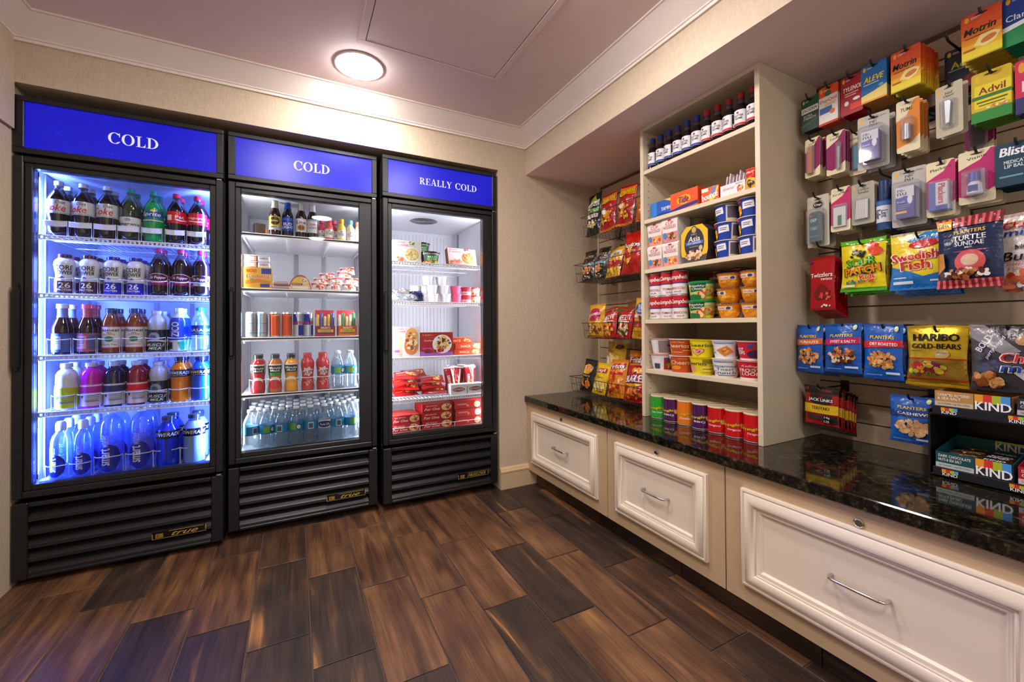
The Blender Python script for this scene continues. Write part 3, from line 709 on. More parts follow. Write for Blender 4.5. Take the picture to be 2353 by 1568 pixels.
place(o, [(-.407, Y1 + k * .078, z, 0) for k in range(2)], 'red-label cola bottles facing front')
o = bot('cola_bottle', 'cola bottle with red cap and red label with a small white panel', 'bottle', PET, COLA, (.215, .233, .0148, '#e0183a'),
        (.092, .146, '#e0102c', [('t', 'Pat', .66, .55, .3, .26, '#fff', .02), ('p', [(.5, .3), (.7, .2), (.95, .3), (.95, .36), (.7, .26), (.5, .36)], '#fff'), ('r', .22, .25, .4, .7, '#f4e8ec')]), lobes=(5, .03, .22))
place(o, [(-.486, Y1 + k * .078, z, 0) for k in range(2)], 'red-label cola bottles with a white panel')

z = Z1[1] + .001
CORE = [(0, .029), (.004, .032), (.05, .032), (.066, .028), (.082, .0275), (.095, .030), (.12, .0335), (.132, .0325), (.142, .028), (.149, .020), (.152, .0195), (.155, .0195)]
for (nm, dk, cap, xs) in (('chocolate', '#4a2030', '#3a1828', (-.862, -.785)), ('vanilla', '#1420b8', '#141c9a', (-.707, -.631))):
    o = bot('protein_shake_bottle', 'white protein shake bottle with %s' % ('dark brown base and brown cap' if nm == 'chocolate' else 'royal blue base and blue cap'), 'bottle', CORE, [(.05, dk, 'gloss'), (9, '#e9e9ef', 'gloss')], (.151, .166, .0225, cap),
            (.002, .15, '#e9e9ef', [('r', 0, 0, 1, .34, dk), ('t', '26', .52, .22, .34, .15, '#f4f4ff', .03), ('t', 'PROTEIN', .52, .09, .42, .06, '#f4f4ff', .02), ('r', .28, .05, .3, .32, '#f4f4ff'), ('t', 'CORE', .5, .72, .56, .13, '#1a1e30', .04), ('t', 'POWER', .5, .58, .6, .11, '#1a1e30', .04), ('b', .42, .43, .1, .03, [dk, '#6a5060'], 8, .04, 3), ('r', .58, .4, .8, .41, '#99a'), ('r', .58, .44, .8, .45, '#99a')]))
    place(o, [(x, Y1 + k * .074, z, rz) for x in xs for k, rz in ((0, 12 if x in (-.862,) else -6), (1, 0), (2, 5))], '%s protein shakes' % nm)
o = bot('cherry_soda_bottle', 'dark cherry soda bottle with magenta label and magenta cap in the blue-lit cooler', 'bottle', [(a * .93, b * .93) for a, b in PET], [(.17, '#1a0a10', 'liquid'), (9, '#b8a0b8', 'clear')], (.199, .217, .0140, '#d8246a'),
        (.048, .096, '#a80e50', [('e', .5, .66, .42, .42, '#f0e8f0'), ('e', .5, .66, .39, .38, '#5a0a30'), ('t', 'Dr Pepper', .5, .66, .6, .34, '#f6f0f6', .03, .2), ('r', .25, .2, .75, .26, '#e8a0c0')]), lobes=(5, .03, .22))
place(o, [(x, Y1 + k * .074, z, 0) for x in (-.549, -.469) for k in range(2)], 'magenta-label cherry sodas')
o = bot('diet_cherry_soda_bottle', 'dark cherry soda bottle with white label and magenta cap at the end of its shelf', 'bottle', [(a * .93, b * .93) for a, b in PET], [(.17, '#1a0a10', 'liquid'), (9, '#b8a0b8', 'clear')], (.199, .217, .0140, '#d8246a'),
        (.048, .096, '#e6e8f2', [('e', .5, .6, .4, .4, '#3a0a28'), ('t', 'Dr Pepper', .5, .6, .6, .34, '#f6f0f6', .03, .2), ('e', .5, .16, .1, .12, '#99a')]), lobes=(5, .03, .22))
place(o, [(-.394, Y1 + k * .074, z, 0) for k in range(2)], 'white-label cherry sodas')

z = Z1[2] + .001
TEA = [(0, .029), (.003, .0325), (.09, .0325), (.095, .0335), (.115, .0325), (.135, .026), (.155, .0185), (.165, .0165), (.19, .0165), (.195, .0155), (.197, .0155)]
for (nm, cap, shr, lab1, lab2, x, what) in (('iced_tea_bottle', '#e4e6ec', '#7a88c8', '#3a5ac0', '#c8d0e0', -.868, 'brown iced tea bottle with white cap, blue label and blue neck sleeve'), ('iced_tea_bottle', '#e05060', '#b04a58', '#b05a70', '#e0a8b0', -.790, 'brown iced tea bottle with red cap and dusty pink label')):
    o = bot(nm, what, 'bottle', TEA, [(.155, '#2c1208', 'liquid'), (9, shr, 'gloss')], (.193, .212, .020, cap), (.01, .088, lab1, [('r', .05, .15, .55, .85, lab2), ('r', .1, .7, .5, .75, '#556'), ('r', .1, .55, .5, .58, '#667'), ('r', .1, .45, .5, .48, '#667'), ('r', .1, .3, .4, .33, '#667'), ('r', .62, .1, .95, .9, '#556088')], 'paper'))
    place(o, [(x, Y1 + k * .074, z, 0) for k in range(2)], what[:34])
HON = [(0, .029), (.003, .0315), (.035, .0315), (.125, .0315), (.14, .029), (.16, .022), (.172, .0175), (.178, .0172)]
for (fl, x, rz) in (('Peach Tea', -.713, 0), ('Raspberry', -.634, 6)):
    o = bot('organic_tea_bottle', 'amber organic tea bottle with white label and dark cap, label reading %s' % fl, 'bottle', HON, [(.165, '#7a3a14', 'liquid'), (9, '#c0a090', 'clear')], (.175, .196, .0195, '#2a3a68'),
            (.022, .118, '#e9e6ea', [('r', 0, .96, 1, 1, '#d02858'), ('r', 0, 0, 1, .04, '#d02858'), ('t', 'Honest', .5, .82, .72, .14, '#222', .03), ('t', 'tea', .5, .7, .18, .06, '#333', .01), ('r', .3, .6, .7, .66, '#e0a080'), ('e', .5, .42, .15, .12, '#0e7a3a'), ('t', fl, .5, .17, .5, .06, '#333', .01)]))
    place(o, [(x, Y1 + k * .074, z, rz) for k in range(2)], 'organic tea bottles %s' % fl)
MUS = [(0, .030), (.004, .0335), (.06, .0335), (.085, .0335), (.098, .031), (.104, .0325), (.13, .0345), (.15, .031), (.163, .021), (.168, .018), (.175, .018)]
MSPEC = [('r', 0, 0, 1, .42, '#20242c'), ('e', .45, .66, .2, .22, '#8a90a0'), ('e', .42, .62, .12, .14, '#4a505c'), ('t', 'MUSCLE', .5, .30, .7, .13, '#e8e8f0', .03, .3), ('t', 'MILK', .5, .14, .5, .12, '#d8f0c0', .03, .3), ('p', [(.1, .44), (.5, .5), (.9, .4), (.9, .5), (.5, .56), (.1, .5)], '#e8e8f0')]
def muscle(lb): return bot('milk_shake_bottle', lb, 'bottle', MUS, [(9, '#b8bece', 'gloss')], (.172, .186, .0205, '#c9cfda'), (.004, .1, '#14161c', MSPEC))
place(muscle('round-shouldered grey milk shake bottle with black label beside the coconut water'), [(-.556, Y1 + k * .074, z, 0) for k in range(3)], 'milk shakes beside the coconut water')
ZIC = [(0, .030), (.003, .034), (.1, .034), (.14, .0335), (.155, .028), (.17, .018), (.178, .0155), (.184, .0155)]
o = bot('coconut_water_bottle', 'blue coconut water bottle with white lettering running upwards', 'bottle', ZIC, [(.15, '#1440b8', 'gloss'), (9, '#c8d4f0', 'gloss')], (.182, .2, .0165, '#e6ecfa'), (.003, .148, '#1440c8', [('t', 'ZICO', .42, .68, .62, .2, '#f4f8ff', .02, 0, 90), ('r', 0, 0, 1, .34, '#d4dcf0'), ('r', .14, .06, .34, .28, '#334'), ('p', [(.5, .28), (.9, .34), (.8, .04), (.62, .02)], '#1aa068')]))
place(o, [(-.477, Y1 + k * .074, z, 0) for k in range(2)], 'coconut waters')
WAT = [(0, .025), (.003, .030), (.02, .0325), (.026, .0312), (.034, .0325), (.042, .0312), (.05, .0325), (.058, .0312), (.066, .0325), (.074, .0318), (.12, .0318), (.132, .0322), (.15, .0275), (.168, .0195), (.178, .0135), (.183, .0132), (.184, .0155), (.187, .0155), (.188, .0130)]
o = bot('water_bottle', 'clear water bottle with teal cap and navy label in the blue-lit cooler', 'bottle', WAT, [(9, '#d6e6fb', 'clear')], (.188, .203, .0150, '#18b0a8'), (.074, .12, '#1038a8', [('t', 'DASANI', .5, .5, .8, .3, '#fff', .02), ('p', [(.1, .1), (.5, .2), (.9, .1), (.9, .16), (.5, .28), (.1, .16)], '#48b0e0')]))
place(o, [(-.399, Y1 + k * .074, z, 0) for k in range(2)], 'teal-capped water bottles')

z = Z1[3] + .001
VIT = [(0, .031), (.004, .0345), (.02, .035), (.10, .035), (.106, .033), (.112, .0345), (.12, .033), (.126, .034), (.145, .033), (.158, .027), (.166, .0185), (.172, .0175), (.178, .0175)]
for (c, lb, lc, x, what, top) in (('#e8ecf0', '#d8e020', '#c8d414', -.855, 'milky white flavored water bottle with lime green label', '#e8ecf4'), ('#d010b8', '#e8dcf2', '#c818a8', -.778, 'magenta flavored water bottle with white label', '#d8d0ec'), ('#1a1430', '#dcdcec', '#2a2858', -.703, 'near-black flavored water bottle with white label', '#c0c8e0'), ('#8a0c20', '#e8d8dc', '#e01028', -.626, 'dark red flavored water bottle with red-topped white label', '#c8c8e0')):
    o = bot('flavored_water_bottle', what + ' in the blue-lit cooler', 'bottle', VIT, [(.17, c, 'liquid'), (9, c, 'clear')], (.174, .192, .0198, top), (.008, .098, lb if lc != '#c8d414' else '#e4e8ee', [('r', 0, 0, 1, .62, lb), ('r', 0, .62, 1, .92, lc), ('t', 'vitaminwater', .2, .5, .75, .1, '#26305a', .02, 0, 90), ('r', .42, .5, .92, .53, '#667'), ('r', .42, .42, .92, .44, '#778'), ('r', .42, .34, .92, .36, '#778'), ('r', .42, .2, .8, .3, '#99a'), ('r', .3, .4, .36, .55, '#223060')], 'paper'))
    place(o, [(x, Y1 + k * .076, z, 0) for k in range(2)], what)
place(muscle('round-shouldered grey milk shake bottle with black label beside the orange sports drink'), [(-.55, Y1 + k * .074, z, 0) for k in range(2)], 'milk shakes beside the orange sports drink')
POW = [(0, .031), (.004, .0355), (.05, .0355), (.09, .0345), (.112, .0355), (.116, .0365), (.145, .0365), (.15, .0345), (.166, .027), (.176, .0205), (.182, .0185), (.19, .0185)]
def power(c, what, lab='#12141e'): return bot('sports_drink_bottle', what, 'bottle', POW, [(.178, c, 'liquid'), (9, c, 'clear')], (.186, .203, .0208, '#1c1e26'), (.114, .147, lab, [('t', 'POWERADE', .5, .55, .86, .42, '#eef2ff', .03, .25), ('r', .2, .14, .8, .22, '#8a92a8')]))
place(power('#e07a08', 'orange sports drink bottle with black label in the blue-lit cooler'), [(-.472, Y1, z, 0), (-.472, Y1 + .076, z, 0)], 'orange sports drinks')
place(power('#1a58e8', 'light blue sports drink bottle with black label on the shelf above the water'), [(-.396, Y1, z, 0), (-.396, Y1 + .076, z, 0)], 'light blue sports drinks')

z = .386 + F1[2] + .001
SMS = [(0, .028), (.003, .0325), (.09, .0325), (.13, .0325), (.155, .031), (.175, .0265), (.19, .0175), (.195, .0145), (.20, .0145)]
SW = [('e', .5, .32, .32, .42, '#0a22b0'), ('t', 'smart', .42, .36, .55, .24, '#f4f8ff', .03, 0, 90), ('t', 'water', .42, .84, .4, .2, '#bcd0ff', .0, 0, 90)]
o = bot('slim_water_bottle', 'slim clear water bottle with white sport cap and vertical lettering', 'bottle', SMS, [(9, '#cfe2fc', 'clear')], (.197, .236, .0165, '#dfe6f6', .008), (.02, .13, '#cfe0fa', SW, 'clear'))
place(o, [(x, Y1 + k * .072, z, rz) for x, rz in ((-.872, -14), (-.803, 6)) for k in range(3)], 'slim water bottles')
SML = [(0, .035), (.004, .0415), (.12, .0415), (.18, .0415), (.21, .038), (.232, .0285), (.245, .016), (.25, .0135), (.258, .0135)]
o = bot('tall_water_bottle', 'tall clear round-topped water bottle with blue oval and vertical lettering', 'bottle', SML, [(9, '#cfe2fc', 'clear')], (.254, .266, .0155, '#e6ecfa'), (.02, .16, '#cfe0fa', SW, 'clear'))
o_l = place(o, [(x, Y1 + .008 + k * .09, z, 0) for x in (-.714, -.612) for k in range(2)], 'tall round-topped water bottles')
POWL = [(a * 1.09, b * 1.18) for a, b in POW]
def powerl(c, what): return bot('sports_drink_bottle', what, 'bottle', POWL, [(.195, c, 'liquid'), (9, c, 'clear')], (.203, .221, .0235, '#2a2c36'), (.125, .16, '#0c0e18', [('t', 'POWERADE', .5, .5, .86, .45, '#eef2ff', .03, .25)]))
place(powerl('#1238d8', 'large deep blue sports drink bottle with black label on the cooler floor'), [(-.516, Y1, z, 0), (-.516, Y1 + .088, z, 0)], 'deep blue sports drinks')
place(powerl('#8aa8ec', 'large pale sports drink bottle with black label on the cooler floor'), [(-.419, Y1, z, 0), (-.419, Y1 + .088, z, 0)], 'pale sports drinks')

# plastic lane dividers with front loops
def organizer(x_list, y, z, h, r, label, flat=False, width=.036, parent=None):
    t = root('bottle_organizer', label, 'organizer', (0, 0, 0))
    for x in x_list:
        g = G(); w = width
        g.box(x - w + .004, x + w - .004, y - .03, y + .20, z - .0005, z + .0004, '#dfe4f2', 'clear')
        pts = [(x - w, y - .030, z + h), (x - w * .8, y - .038, z + h - .003), (x, y - .043, z + h - .005), (x + w * .8, y - .038, z + h - .003), (x + w, y - .030, z + h)]
        if flat:
            for a, b in zip(pts, pts[1:]): g.add([(a[0], a[1], a[2] - .022), (b[0], b[1], b[2] - .022), (b[0], b[1], b[2]), (a[0], a[1], a[2])], [(0, 1, 2, 3)], '#e8ecf8', 'gloss')
        g.tube(pts, r, '#f2f4fc', 'gloss', 6)
        for sx in (-1, 1): g.tube([(x + sx * w, y - .030, z + h), (x + sx * w, y - .030, z + .002), (x + sx * w, y + .2, z + .002)], r * .8, '#e4e8f4', 'gloss', 5)
        obj('lane', g, t, None, 60)
    return t
X1 = [[-.881, -.805, -.727, -.65, -.569, -.486, -.407], [-.862, -.785, -.707, -.631, -.549, -.469, -.394], [-.868, -.79, -.713, -.634, -.556, -.477, -.399], [-.855, -.778, -.703, -.626, -.55, -.472, -.396]]
names = ('colas', 'protein shakes', 'iced teas', 'flavored waters')
for i in range(4): organizer(X1[i], Y1, Z1[i] + .0012, (.062, .066, .066, .062)[i], .0016, 'clear lane organizer with white front loops holding the row of %s' % names[i], i == 0)
organizer([-.872, -.803], Y1, z, .062, .0016, 'clear lane organizer with white loops holding the slim water bottles', False, .035)
organizer([-.714, -.612, -.516, -.419], Y1 + .006, z, .075, .0022, 'clear lane organizer with white loops in front of the tall water bottles', False, .047)
# ---------------- white-lit cooler
Y2 = F2[1] + 0.115
z = Z2[0]
BEER = [(0, .0235), (.003, .0260), (.03, .0265), (.10, .0265), (.115, .0248), (.135, .0178), (.15, .0142), (.17, .0132), (.178, .0132), (.18, .0140)]
for (c, lab, spec, neck, x, what) in (
    ('#2a1408', '#e8b010', [('r', 0, 0, 1, .3, '#c8c8c4'), ('e', .5, .66, .28, .3, '#3a3010'), ('t', 'SUMMER', .5, .66, .4, .12, '#f0d060', .02), ('t', 'SUMMER ALE', .5, .2, .7, .1, '#3a3a30', .02)], '#f0e8d0', -.09, 'brown beer bottle with yellow and silver label reading SUMMER ALE'),
    ('#101428', '#1238a8', [('t', 'BUD', .5, .5, .5, .2, '#f4f6ff', .03), ('t', 'LIGHT', .5, .26, .62, .2, '#f4f6ff', .03), ('r', .1, .76, .9, .94, '#2a60d0')], '#1a48c0', -.032, 'dark beer bottle with royal blue label and blue neck'),
    ('#1c0e08', '#e4e4e2', [('t', 'Lite', .5, .72, .56, .24, '#1a2038', .04), ('e', .5, .32, .22, .24, '#b8864a'), ('e', .5, .32, .15, .16, '#7a4a20')], '#e0e0e4', .031, 'brown beer bottle with white label and round gold emblem'),
    ('#1c0e08', '#d0d4da', [('t', 'Coors', .5, .66, .72, .24, '#c01c30', .03, .3), ('t', 'LIGHT', .5, .38, .6, .16, '#2a3040', .03), ('r', 0, .88, 1, 1, '#9aa4b8')], '#e4e4ea', .085, 'brown beer bottle with silver label and red script lettering')):
    o = bot('beer_bottle', what, 'bottle', BEER, [(9, c, 'liquid')], (.176, .182, .0148, '#c8c4b0'), (.028, .098, lab, spec))
    q = G(); q.lathe([(.142, .0172), (.16, .0145), (.176, .0142)], [(9, neck, 'gloss')], 18, bottom=False, top=False); obj('neck_label', q, o)
    place(o, [(x, Y2 + k * .068, z, 0) for k in range(2)], what[:30])
o = make('juice_carton', 'small dark carton with orange edge behind the beer bottles', 'carton', (lambda g: (g.box(-.03, .018, -.02, .02, 0, .075, '#241610', 'paper', .001), g.box(.018, .026, -.02, .02, 0, .05, '#c85a18', 'paper', .001), g)[-1])(G()))
place(o, [(-.16, Y2 + .10, z, 20)])
WINE = [(0, .019), (.002, .0225), (.06, .0228), (.075, .021), (.09, .0125), (.098, .0105), (.108, .0105)]
for (c, cap, x, dy, what) in (('#d84860', '#e8306a', .134, .055, 'small pink wine bottle with pink cap behind the other pink one'), ('#e05a58', '#f03070', .167, 0, 'small coral wine bottle with bright pink cap'), ('#a83048', '#e8407a', .197, .05, 'small red wine bottle with pink cap'), ('#e8c850', '#f0a818', .229, 0, 'small golden wine bottle with orange-yellow cap'), ('#e6e2c8', '#38b8d8', .276, .01, 'small clear wine bottle with turquoise cap'), ('#e8c8a0', '#f0785a', .318, .035, 'small pale wine bottle with coral cap')):
    o = bot('wine_bottle', what + ' in the white-lit cooler', 'bottle', WINE, [(.095, c, 'liquid'), (9, c, 'clear')], (.1, .121, .0128, cap), (.012, .058, '#ece6e2', [('t', 'SUTTER', .5, .62, .5, .16, '#333', .02), ('t', 'HOME', .5, .42, .4, .16, '#333', .02), ('e', .5, .84, .05, .06, '#a02030')], 'paper'))
    o.location = (x, Y2 + dy, z)

def pouch(name, label, cat, w, h, d, col, spec, fin='film', seal=.07, seed=1, backcol=None, edge=None, tear=0.0, wr=1.0, pfin=None):
    """pillow bag: bulged front and back, flat crimped seals at both ends"""
    R = random.Random(seed); ph = [R.random() * 6.28 for _ in range(6)]
    def prof(u, v):
        e = max(0.0, min(1.0, (v - seal) / (1 - 2 * seal))); a = math.sin(math.pi * max(0, min(1, u))); b = math.sin(math.pi * e)
        return (a ** .6 if a > 0 else 0) * (b ** .55 if b > 0 else 0)
    def xz(u, v):
        nar = 1 - .07 * math.sin(math.pi * min(1, max(0, v))) ** .7 + .012 * math.sin(9 * v + ph[0])
        return (u - .5) * w * nar, v * h + .012 * h * math.sin(3.1 * u + ph[1]) * (v if v > .5 else v - .5 if False else v)
    def wave(u, v):
        k = prof(u, v) if seal < v < 1 - seal else .25
        return wr * d * (.05 * math.sin(11 * u + 5 * v + ph[2]) * k + .045 * math.sin(17 * v - 6 * u + ph[3]) * k + .03 * math.sin(23 * u + 13 * v + ph[4]) * k + .06 * math.sin(5 * u + ph[5]) * (1 - k))
    def front(u, v, l=0.0):
        x, zz = xz(u, v); return (x, -d * .5 * prof(u, v) - wave(u, v) - l, zz)
    def back(u, v):
        x, zz = xz(u, v); return (x, d * .42 * prof(u, v) - wave(u, v) + .0006, zz)
    g = G(); g.grid(front, 14, 18, col, fin); g.grid(back, 14, 18, backcol or col, fin, True)
    pr = Print(front, .055, h / w, lift=.0007, fin=pfin or fin)
    for k in range(5):
        for v0 in (seal * (.12 + k * .17), 1 - seal * (.12 + k * .17)): pr.rect(.01, v0 - seal * .03, .99, v0 + seal * .03, edge or backcol or col)
    pr.spec(spec)
    return make(name, label, cat, g, [('print', pr.g)])

def carton(name, label, cat, w, d, h, col, spec, side=None, top=None, fin='paper', sidespec=None, rspec=None):
    g = G(); g.box(-w / 2, w / 2, -d / 2, d / 2, 0, h, side or col, fin, .0008)
    e = .0003
    pr = Print(surf_front(-w / 2, w / 2, 0, h, -d / 2), None, h / w, lift=e, fin=fin); pr.rect(.003, .003, .997, .997, col); pr.spec(spec); parts = [('print', pr.g)]
    if sidespec:   # left end face
        p2 = Print(lambda u, v, l: (-w / 2 - l, d / 2 - d * u, h * v), None, h / d, lift=e, fin=fin); p2.spec(sidespec); parts.append(('side_print', p2.g))
    if rspec:
        p2 = Print(lambda u, v, l: (w / 2 + l, -d / 2 + d * u, h * v), None, h / d, lift=e, fin=fin); p2.spec(rspec); parts.append(('side_print', p2.g))
    if top:
        p3 = Print(lambda u, v, l: (-w / 2 + w * u, -d / 2 + d * v, h + l), None, d / w, lift=e, fin=fin); p3.spec(top); parts.append(('top_print', p3.g))
    return make(name, label, cat, g, parts)

z = Z2[1]
o = carton('lunch_kit_box', 'yellow lunch kit box standing on the second shelf of the white-lit cooler', 'box', .120, .045, .104, '#f2b820', [('r', .62, .7, .98, .97, '#1a3a9a'), ('t', 'NACHOS', .27, .84, .36, .16, '#d03018', .05), ('t', 'Lunchables', .5, .58, .84, .18, '#e8402a', .04, .1, 0, '#fff'), ('p', [(.05, .36), (.5, .46), (.95, .34), (.95, .2), (.5, .28), (.05, .18)], '#e8862a'), ('r', .58, .06, .92, .22, '#1a3a9a'), ('e', .28, .42, .07, .07, '#8ab030')], '#e0a018')
place(o, [(-.163, Y2 - .008, z, 0)])
def tub(lbl):
    g = G(); g.box(-.026, .026, -.05, .05, 0, .028, '#e8a07a', 'gloss', .003); q = G(); q.box(-.028, .028, -.052, .052, .028, .031, '#f0ece8', 'gloss', .001)
    pr = Print(surf_front(-.026, .026, 0, .028, -.05), None, .5); pr.spec([('r', .2, .2, .8, .8, '#f0e4dc')])
    return make('snack_tub', lbl, 'tub', g, [('lid', q), ('print', pr.g)])
place(tub('peach-coloured snack tub with white lid stacked on the yellow lunch kit'), [(-.196, Y2 + .03, z + .105, 0), (-.196, Y2 + .03, z + .137, 0)], 'peach snack tubs')
def tub2():
    g = G(); g.box(-.026, .026, -.05, .05, 0, .028, '#e4dce4', 'gloss', .003); q = G(); q.box(-.028, .028, -.052, .052, .028, .031, '#c8d4ec', 'gloss', .001)
    pr = Print(surf_front(-.026, .026, 0, .028, -.05), None, .5); pr.spec([('t', 'SABRA', .5, .55, .7, .4, '#445', .03)]); return make('snack_tub', 'pale tub with blue lid and dark lettering beside the peach tubs', 'tub', g, [('lid', q), ('print', pr.g)])
place(tub2(), [(-.138, Y2 + .03, z + .105, 0), (-.138, Y2 + .03, z + .137, 0), (-.135, Y2 + .14, z, 0), (-.135, Y2 + .14, z + .032, 0), (-.135, Y2 + .14, z + .064, 0)], 'pale snack tubs')
g = G(); g.box(-.038, .038, -.05, .05, 0, .016, '#b89a90', 'gloss', .004); g.box(-.03, .03, -.04, .04, .016, .019, '#d8c8c0', 'clear', .001)
o = make('deli_meat_pack', 'flat clear deli meat pack lying beside the yellow lunch kit', 'pack', g); place(o, [(-.062, Y2 + .01, z, 4), (-.060, Y2 + .01, z + .020, -3)], 'flat deli packs')
# round half-dome snack pack
g = G(); n = 20; arc = [(.052 * math.cos(math.pi * i / n), .078 * math.sin(math.pi * i / n)) for i in range(n + 1)]
g.prism(arc, lambda a, b, t_: (a, t_, b), -.018, .018, '#b01828', 'gloss')
pr = Print(lambda u, v, l: ((u - .5) * .104, -.018 - l, v * .078), None, .75); pr.spec([('p', [(.5 + .46 * math.cos(math.pi * i / 12), .03 + .86 * math.sin(math.pi * i / 12)) for i in range(13)], '#d8b890'), ('p', [(.08, .3), (.92, .5), (.8, .72), (.5, .86), (.2, .72)], '#e8c030'), ('e', .68, .62, .16, .2, '#f0e0c0'), ('b', .66, .6, .12, .12, ['#c89058', '#e8d0a0', '#a86a38'], 9, .04), ('r', .12, .3, .6, .44, '#7a1420'), ('t', 'BREAK', .36, .37, .4, .08, '#f0d8a0', .02), ('r', .15, .06, .85, .24, '#e6dcd4')])
o = make('snack_dome_pack', 'red and yellow half-round snack pack standing beside the wrapped sandwiches', 'pack', g, [('print', pr.g)]); place(o, [(.026, Y2, z, 0)])
wraps = [(.112, 0, .0, .072, .05, 3), (.188, .0, .0, .072, .05, -4), (.266, -.002, .0, .075, .052, 4), (.125, .045, .028, .075, .05, 5), (.205, .045, .034, .075, .055, -6), (.285, .045, .036, .075, .055, 4), (.165, .09, .062, .08, .055, -5), (.25, .09, .07, .08, .06, 6), (.275, .13, .105, .08, .055, -4)]
for i, (x, dy, dz, w_, h_, rt_) in enumerate(wraps):
    o = pouch('wrapped_sandwich', 'clear-wrapped snack with red and white print in the pile on the second shelf', 'wrapped snack', w_, h_, .035, '#e4d8cc', [('r', 0, .55, 1, .8, '#c81c2c'), ('r', .1, .2, .5, .5, '#f4f0ec'), ('b', .6, .35, .25, .2, ['#d8a868', '#a86a3a', '#f0e4d0', '#b83030'], 10, .08, i), ('t', 'SNACK', .35, .67, .4, .12, '#fff', .02)], 'film', .1, i + 3)
    o.location = (x, Y2 - .01 + dy, z + dz); o.rotation_euler = (math.radians(-30), math.radians(rt_), 0); o['group'] = 'wrapped snacks in the pile'

z = Z2[2]
CAN = [(0, .0195), (.003, .0225), (.006, .0234), (.118, .0234), (.123, .0216), (.126, .0207), (.127, .019), (.1255, .0175)]
CANS = [[('#c8ccd2', [('r', .2, 0, .26, 1, '#5aa0d0'), ('r', 0, .12, 1, .15, '#3a88c8'), ('r', 0, .55, 1, .57, '#3a88c8'), ('r', .6, .2, .9, .8, '#a8b0ba')], (-.195, -.148), 'silver energy drink can with pale blue bands', None)],
        [('#e85a18', [('r', 0, 0, .35, 1, '#d84a10'), ('r', .8, .1, .9, .9, '#e8b090'), ('p', [(.3, .9), (.7, .98), (.9, .98), (.9, .9)], '#f0d0b8')], (-.09, -.037), 'bright orange energy drink can', None)],
        [('#c8ccd4', [('p', [(0, .5), (.5, .5), (.35, 1), (0, 1)], '#1420a0'), ('p', [(.5, 0), (1, 0), (1, .48), (.5, .48)], '#1420a0'), ('p', [(.62, .5), (1, .5), (1, 1), (.72, 1)], '#b8bcc8'), ('t', 'RedBull', .5, .6, .8, .14, '#e01c40', .05)], (.016, .063), 'blue and silver energy drink can with red lettering', None)]]
for grp in CANS:
    c, spec, xs, what, _ = grp[0]
    o = bot('energy_drink_can', what, 'can', CAN, [(.006, '#c8ccd2', 'can'), (.118, c, 'can'), (9, '#d0d2d8', 'can')], None, (.006, .118, c, spec, 'can'))
    place(o, [(x, Y2 + k * .05, z, 0 if x == xs[0] else 35) for x in xs for k in range(2)], what)
def cheese_box(c1, c2, lbl, x, stick):
    g = G(); w, h, d = .094, .055, .10
    g.box(-w / 2, w / 2, -d / 2, d / 2, 0, h, c1, 'paper'); g.box(-w / 2, w / 2, d / 2 - .004, d / 2, h, .142, '#b8202c', 'paper'); g.box(-w / 2, -w / 2 + .003, -d / 2, d / 2, h, .10, '#ece6dc', 'paper'); g.box(w / 2 - .003, w / 2, -d / 2, d / 2, h, .10, '#ece6dc', 'paper')
    pr = Print(surf_front(-w / 2, w / 2, 0, h, -d / 2), None, h / w, fin='paper'); pr.spec([('r', 0, 0, 1, .25, c2), ('t', 'SARGENTO', .5, .82, .5, .2, '#fff', .02), ('r', .1, .38, .9, .66, '#f0c828'), ('t', 'CHEESE', .5, .52, .6, .18, '#40206a', .03), ('r', .15, .28, .85, .34, '#3a2a7a')])
    o = make('cheese_stick_box', lbl, 'box', g, [('print', pr.g)])
    for k in range(5):
        q = G(); xx = -.036 + k * .018; q.box(xx - .0075, xx + .0075, -.012, .012, .006, .118 + .012 * math.sin(k * 2.1), stick[k % len(stick)], 'film', .004); obj('cheese_stick', q, o)
    o.location = (x, Y2 + .012, z)
cheese_box('#8a1830', '#a82040', 'maroon open-topped cheese stick box with yellow sticks standing in it', .146, ['#e8c040', '#4a58a8', '#e8d8b0'])
cheese_box('#d8601c', '#e88030', 'orange open-topped cheese stick box with green-wrapped sticks standing in it', .256, ['#e8e4d0', '#2a8a48', '#d8c890'])

z = Z2[3]
MM = [(0, .026), (.003, .0290), (.03, .0295), (.05, .027), (.07, .0255), (.09, .027), (.12, .031), (.142, .0315), (.155, .028), (.166, .0195), (.172, .0175), (.178, .0175)]
for (c, band, fr, x, what) in (('#b01420', '#c81828', '#d02030', -.165, 'red apple juice bottle with black and red label'), ('#c86a1a', '#1a9a3a', '#d02828', -.09, 'amber apple juice bottle with black and green label'), ('#f0a010', '#e88a10', '#f0a818', -.017, 'orange juice bottle with black and orange label')):
    o = bot('juice_bottle', what + ' in the white-lit cooler', 'bottle', MM, [(.165, c, 'liquid'), (9, '#d8d0c8', 'clear')], (.173, .192, .0195, '#20201e'), (.008, .144, c, [('r', 0, .58, 1, 1, '#e4e0d8'), ('r', .14, .68, .86, .95, '#14140f'), ('t', 'Minute', .5, .86, .58, .09, '#f4f4ee', .03), ('t', 'Maid', .5, .76, .44, .08, '#f4f4ee', .03), ('r', .05, .57, .95, .68, band), ('e', .5, .36, .3, .16, '#f2ead8'), ('e', .5, .24, .34, .18, fr)]))
    place(o, [(x, Y2 + k * .068, z, 0) for k in range(2)], what)
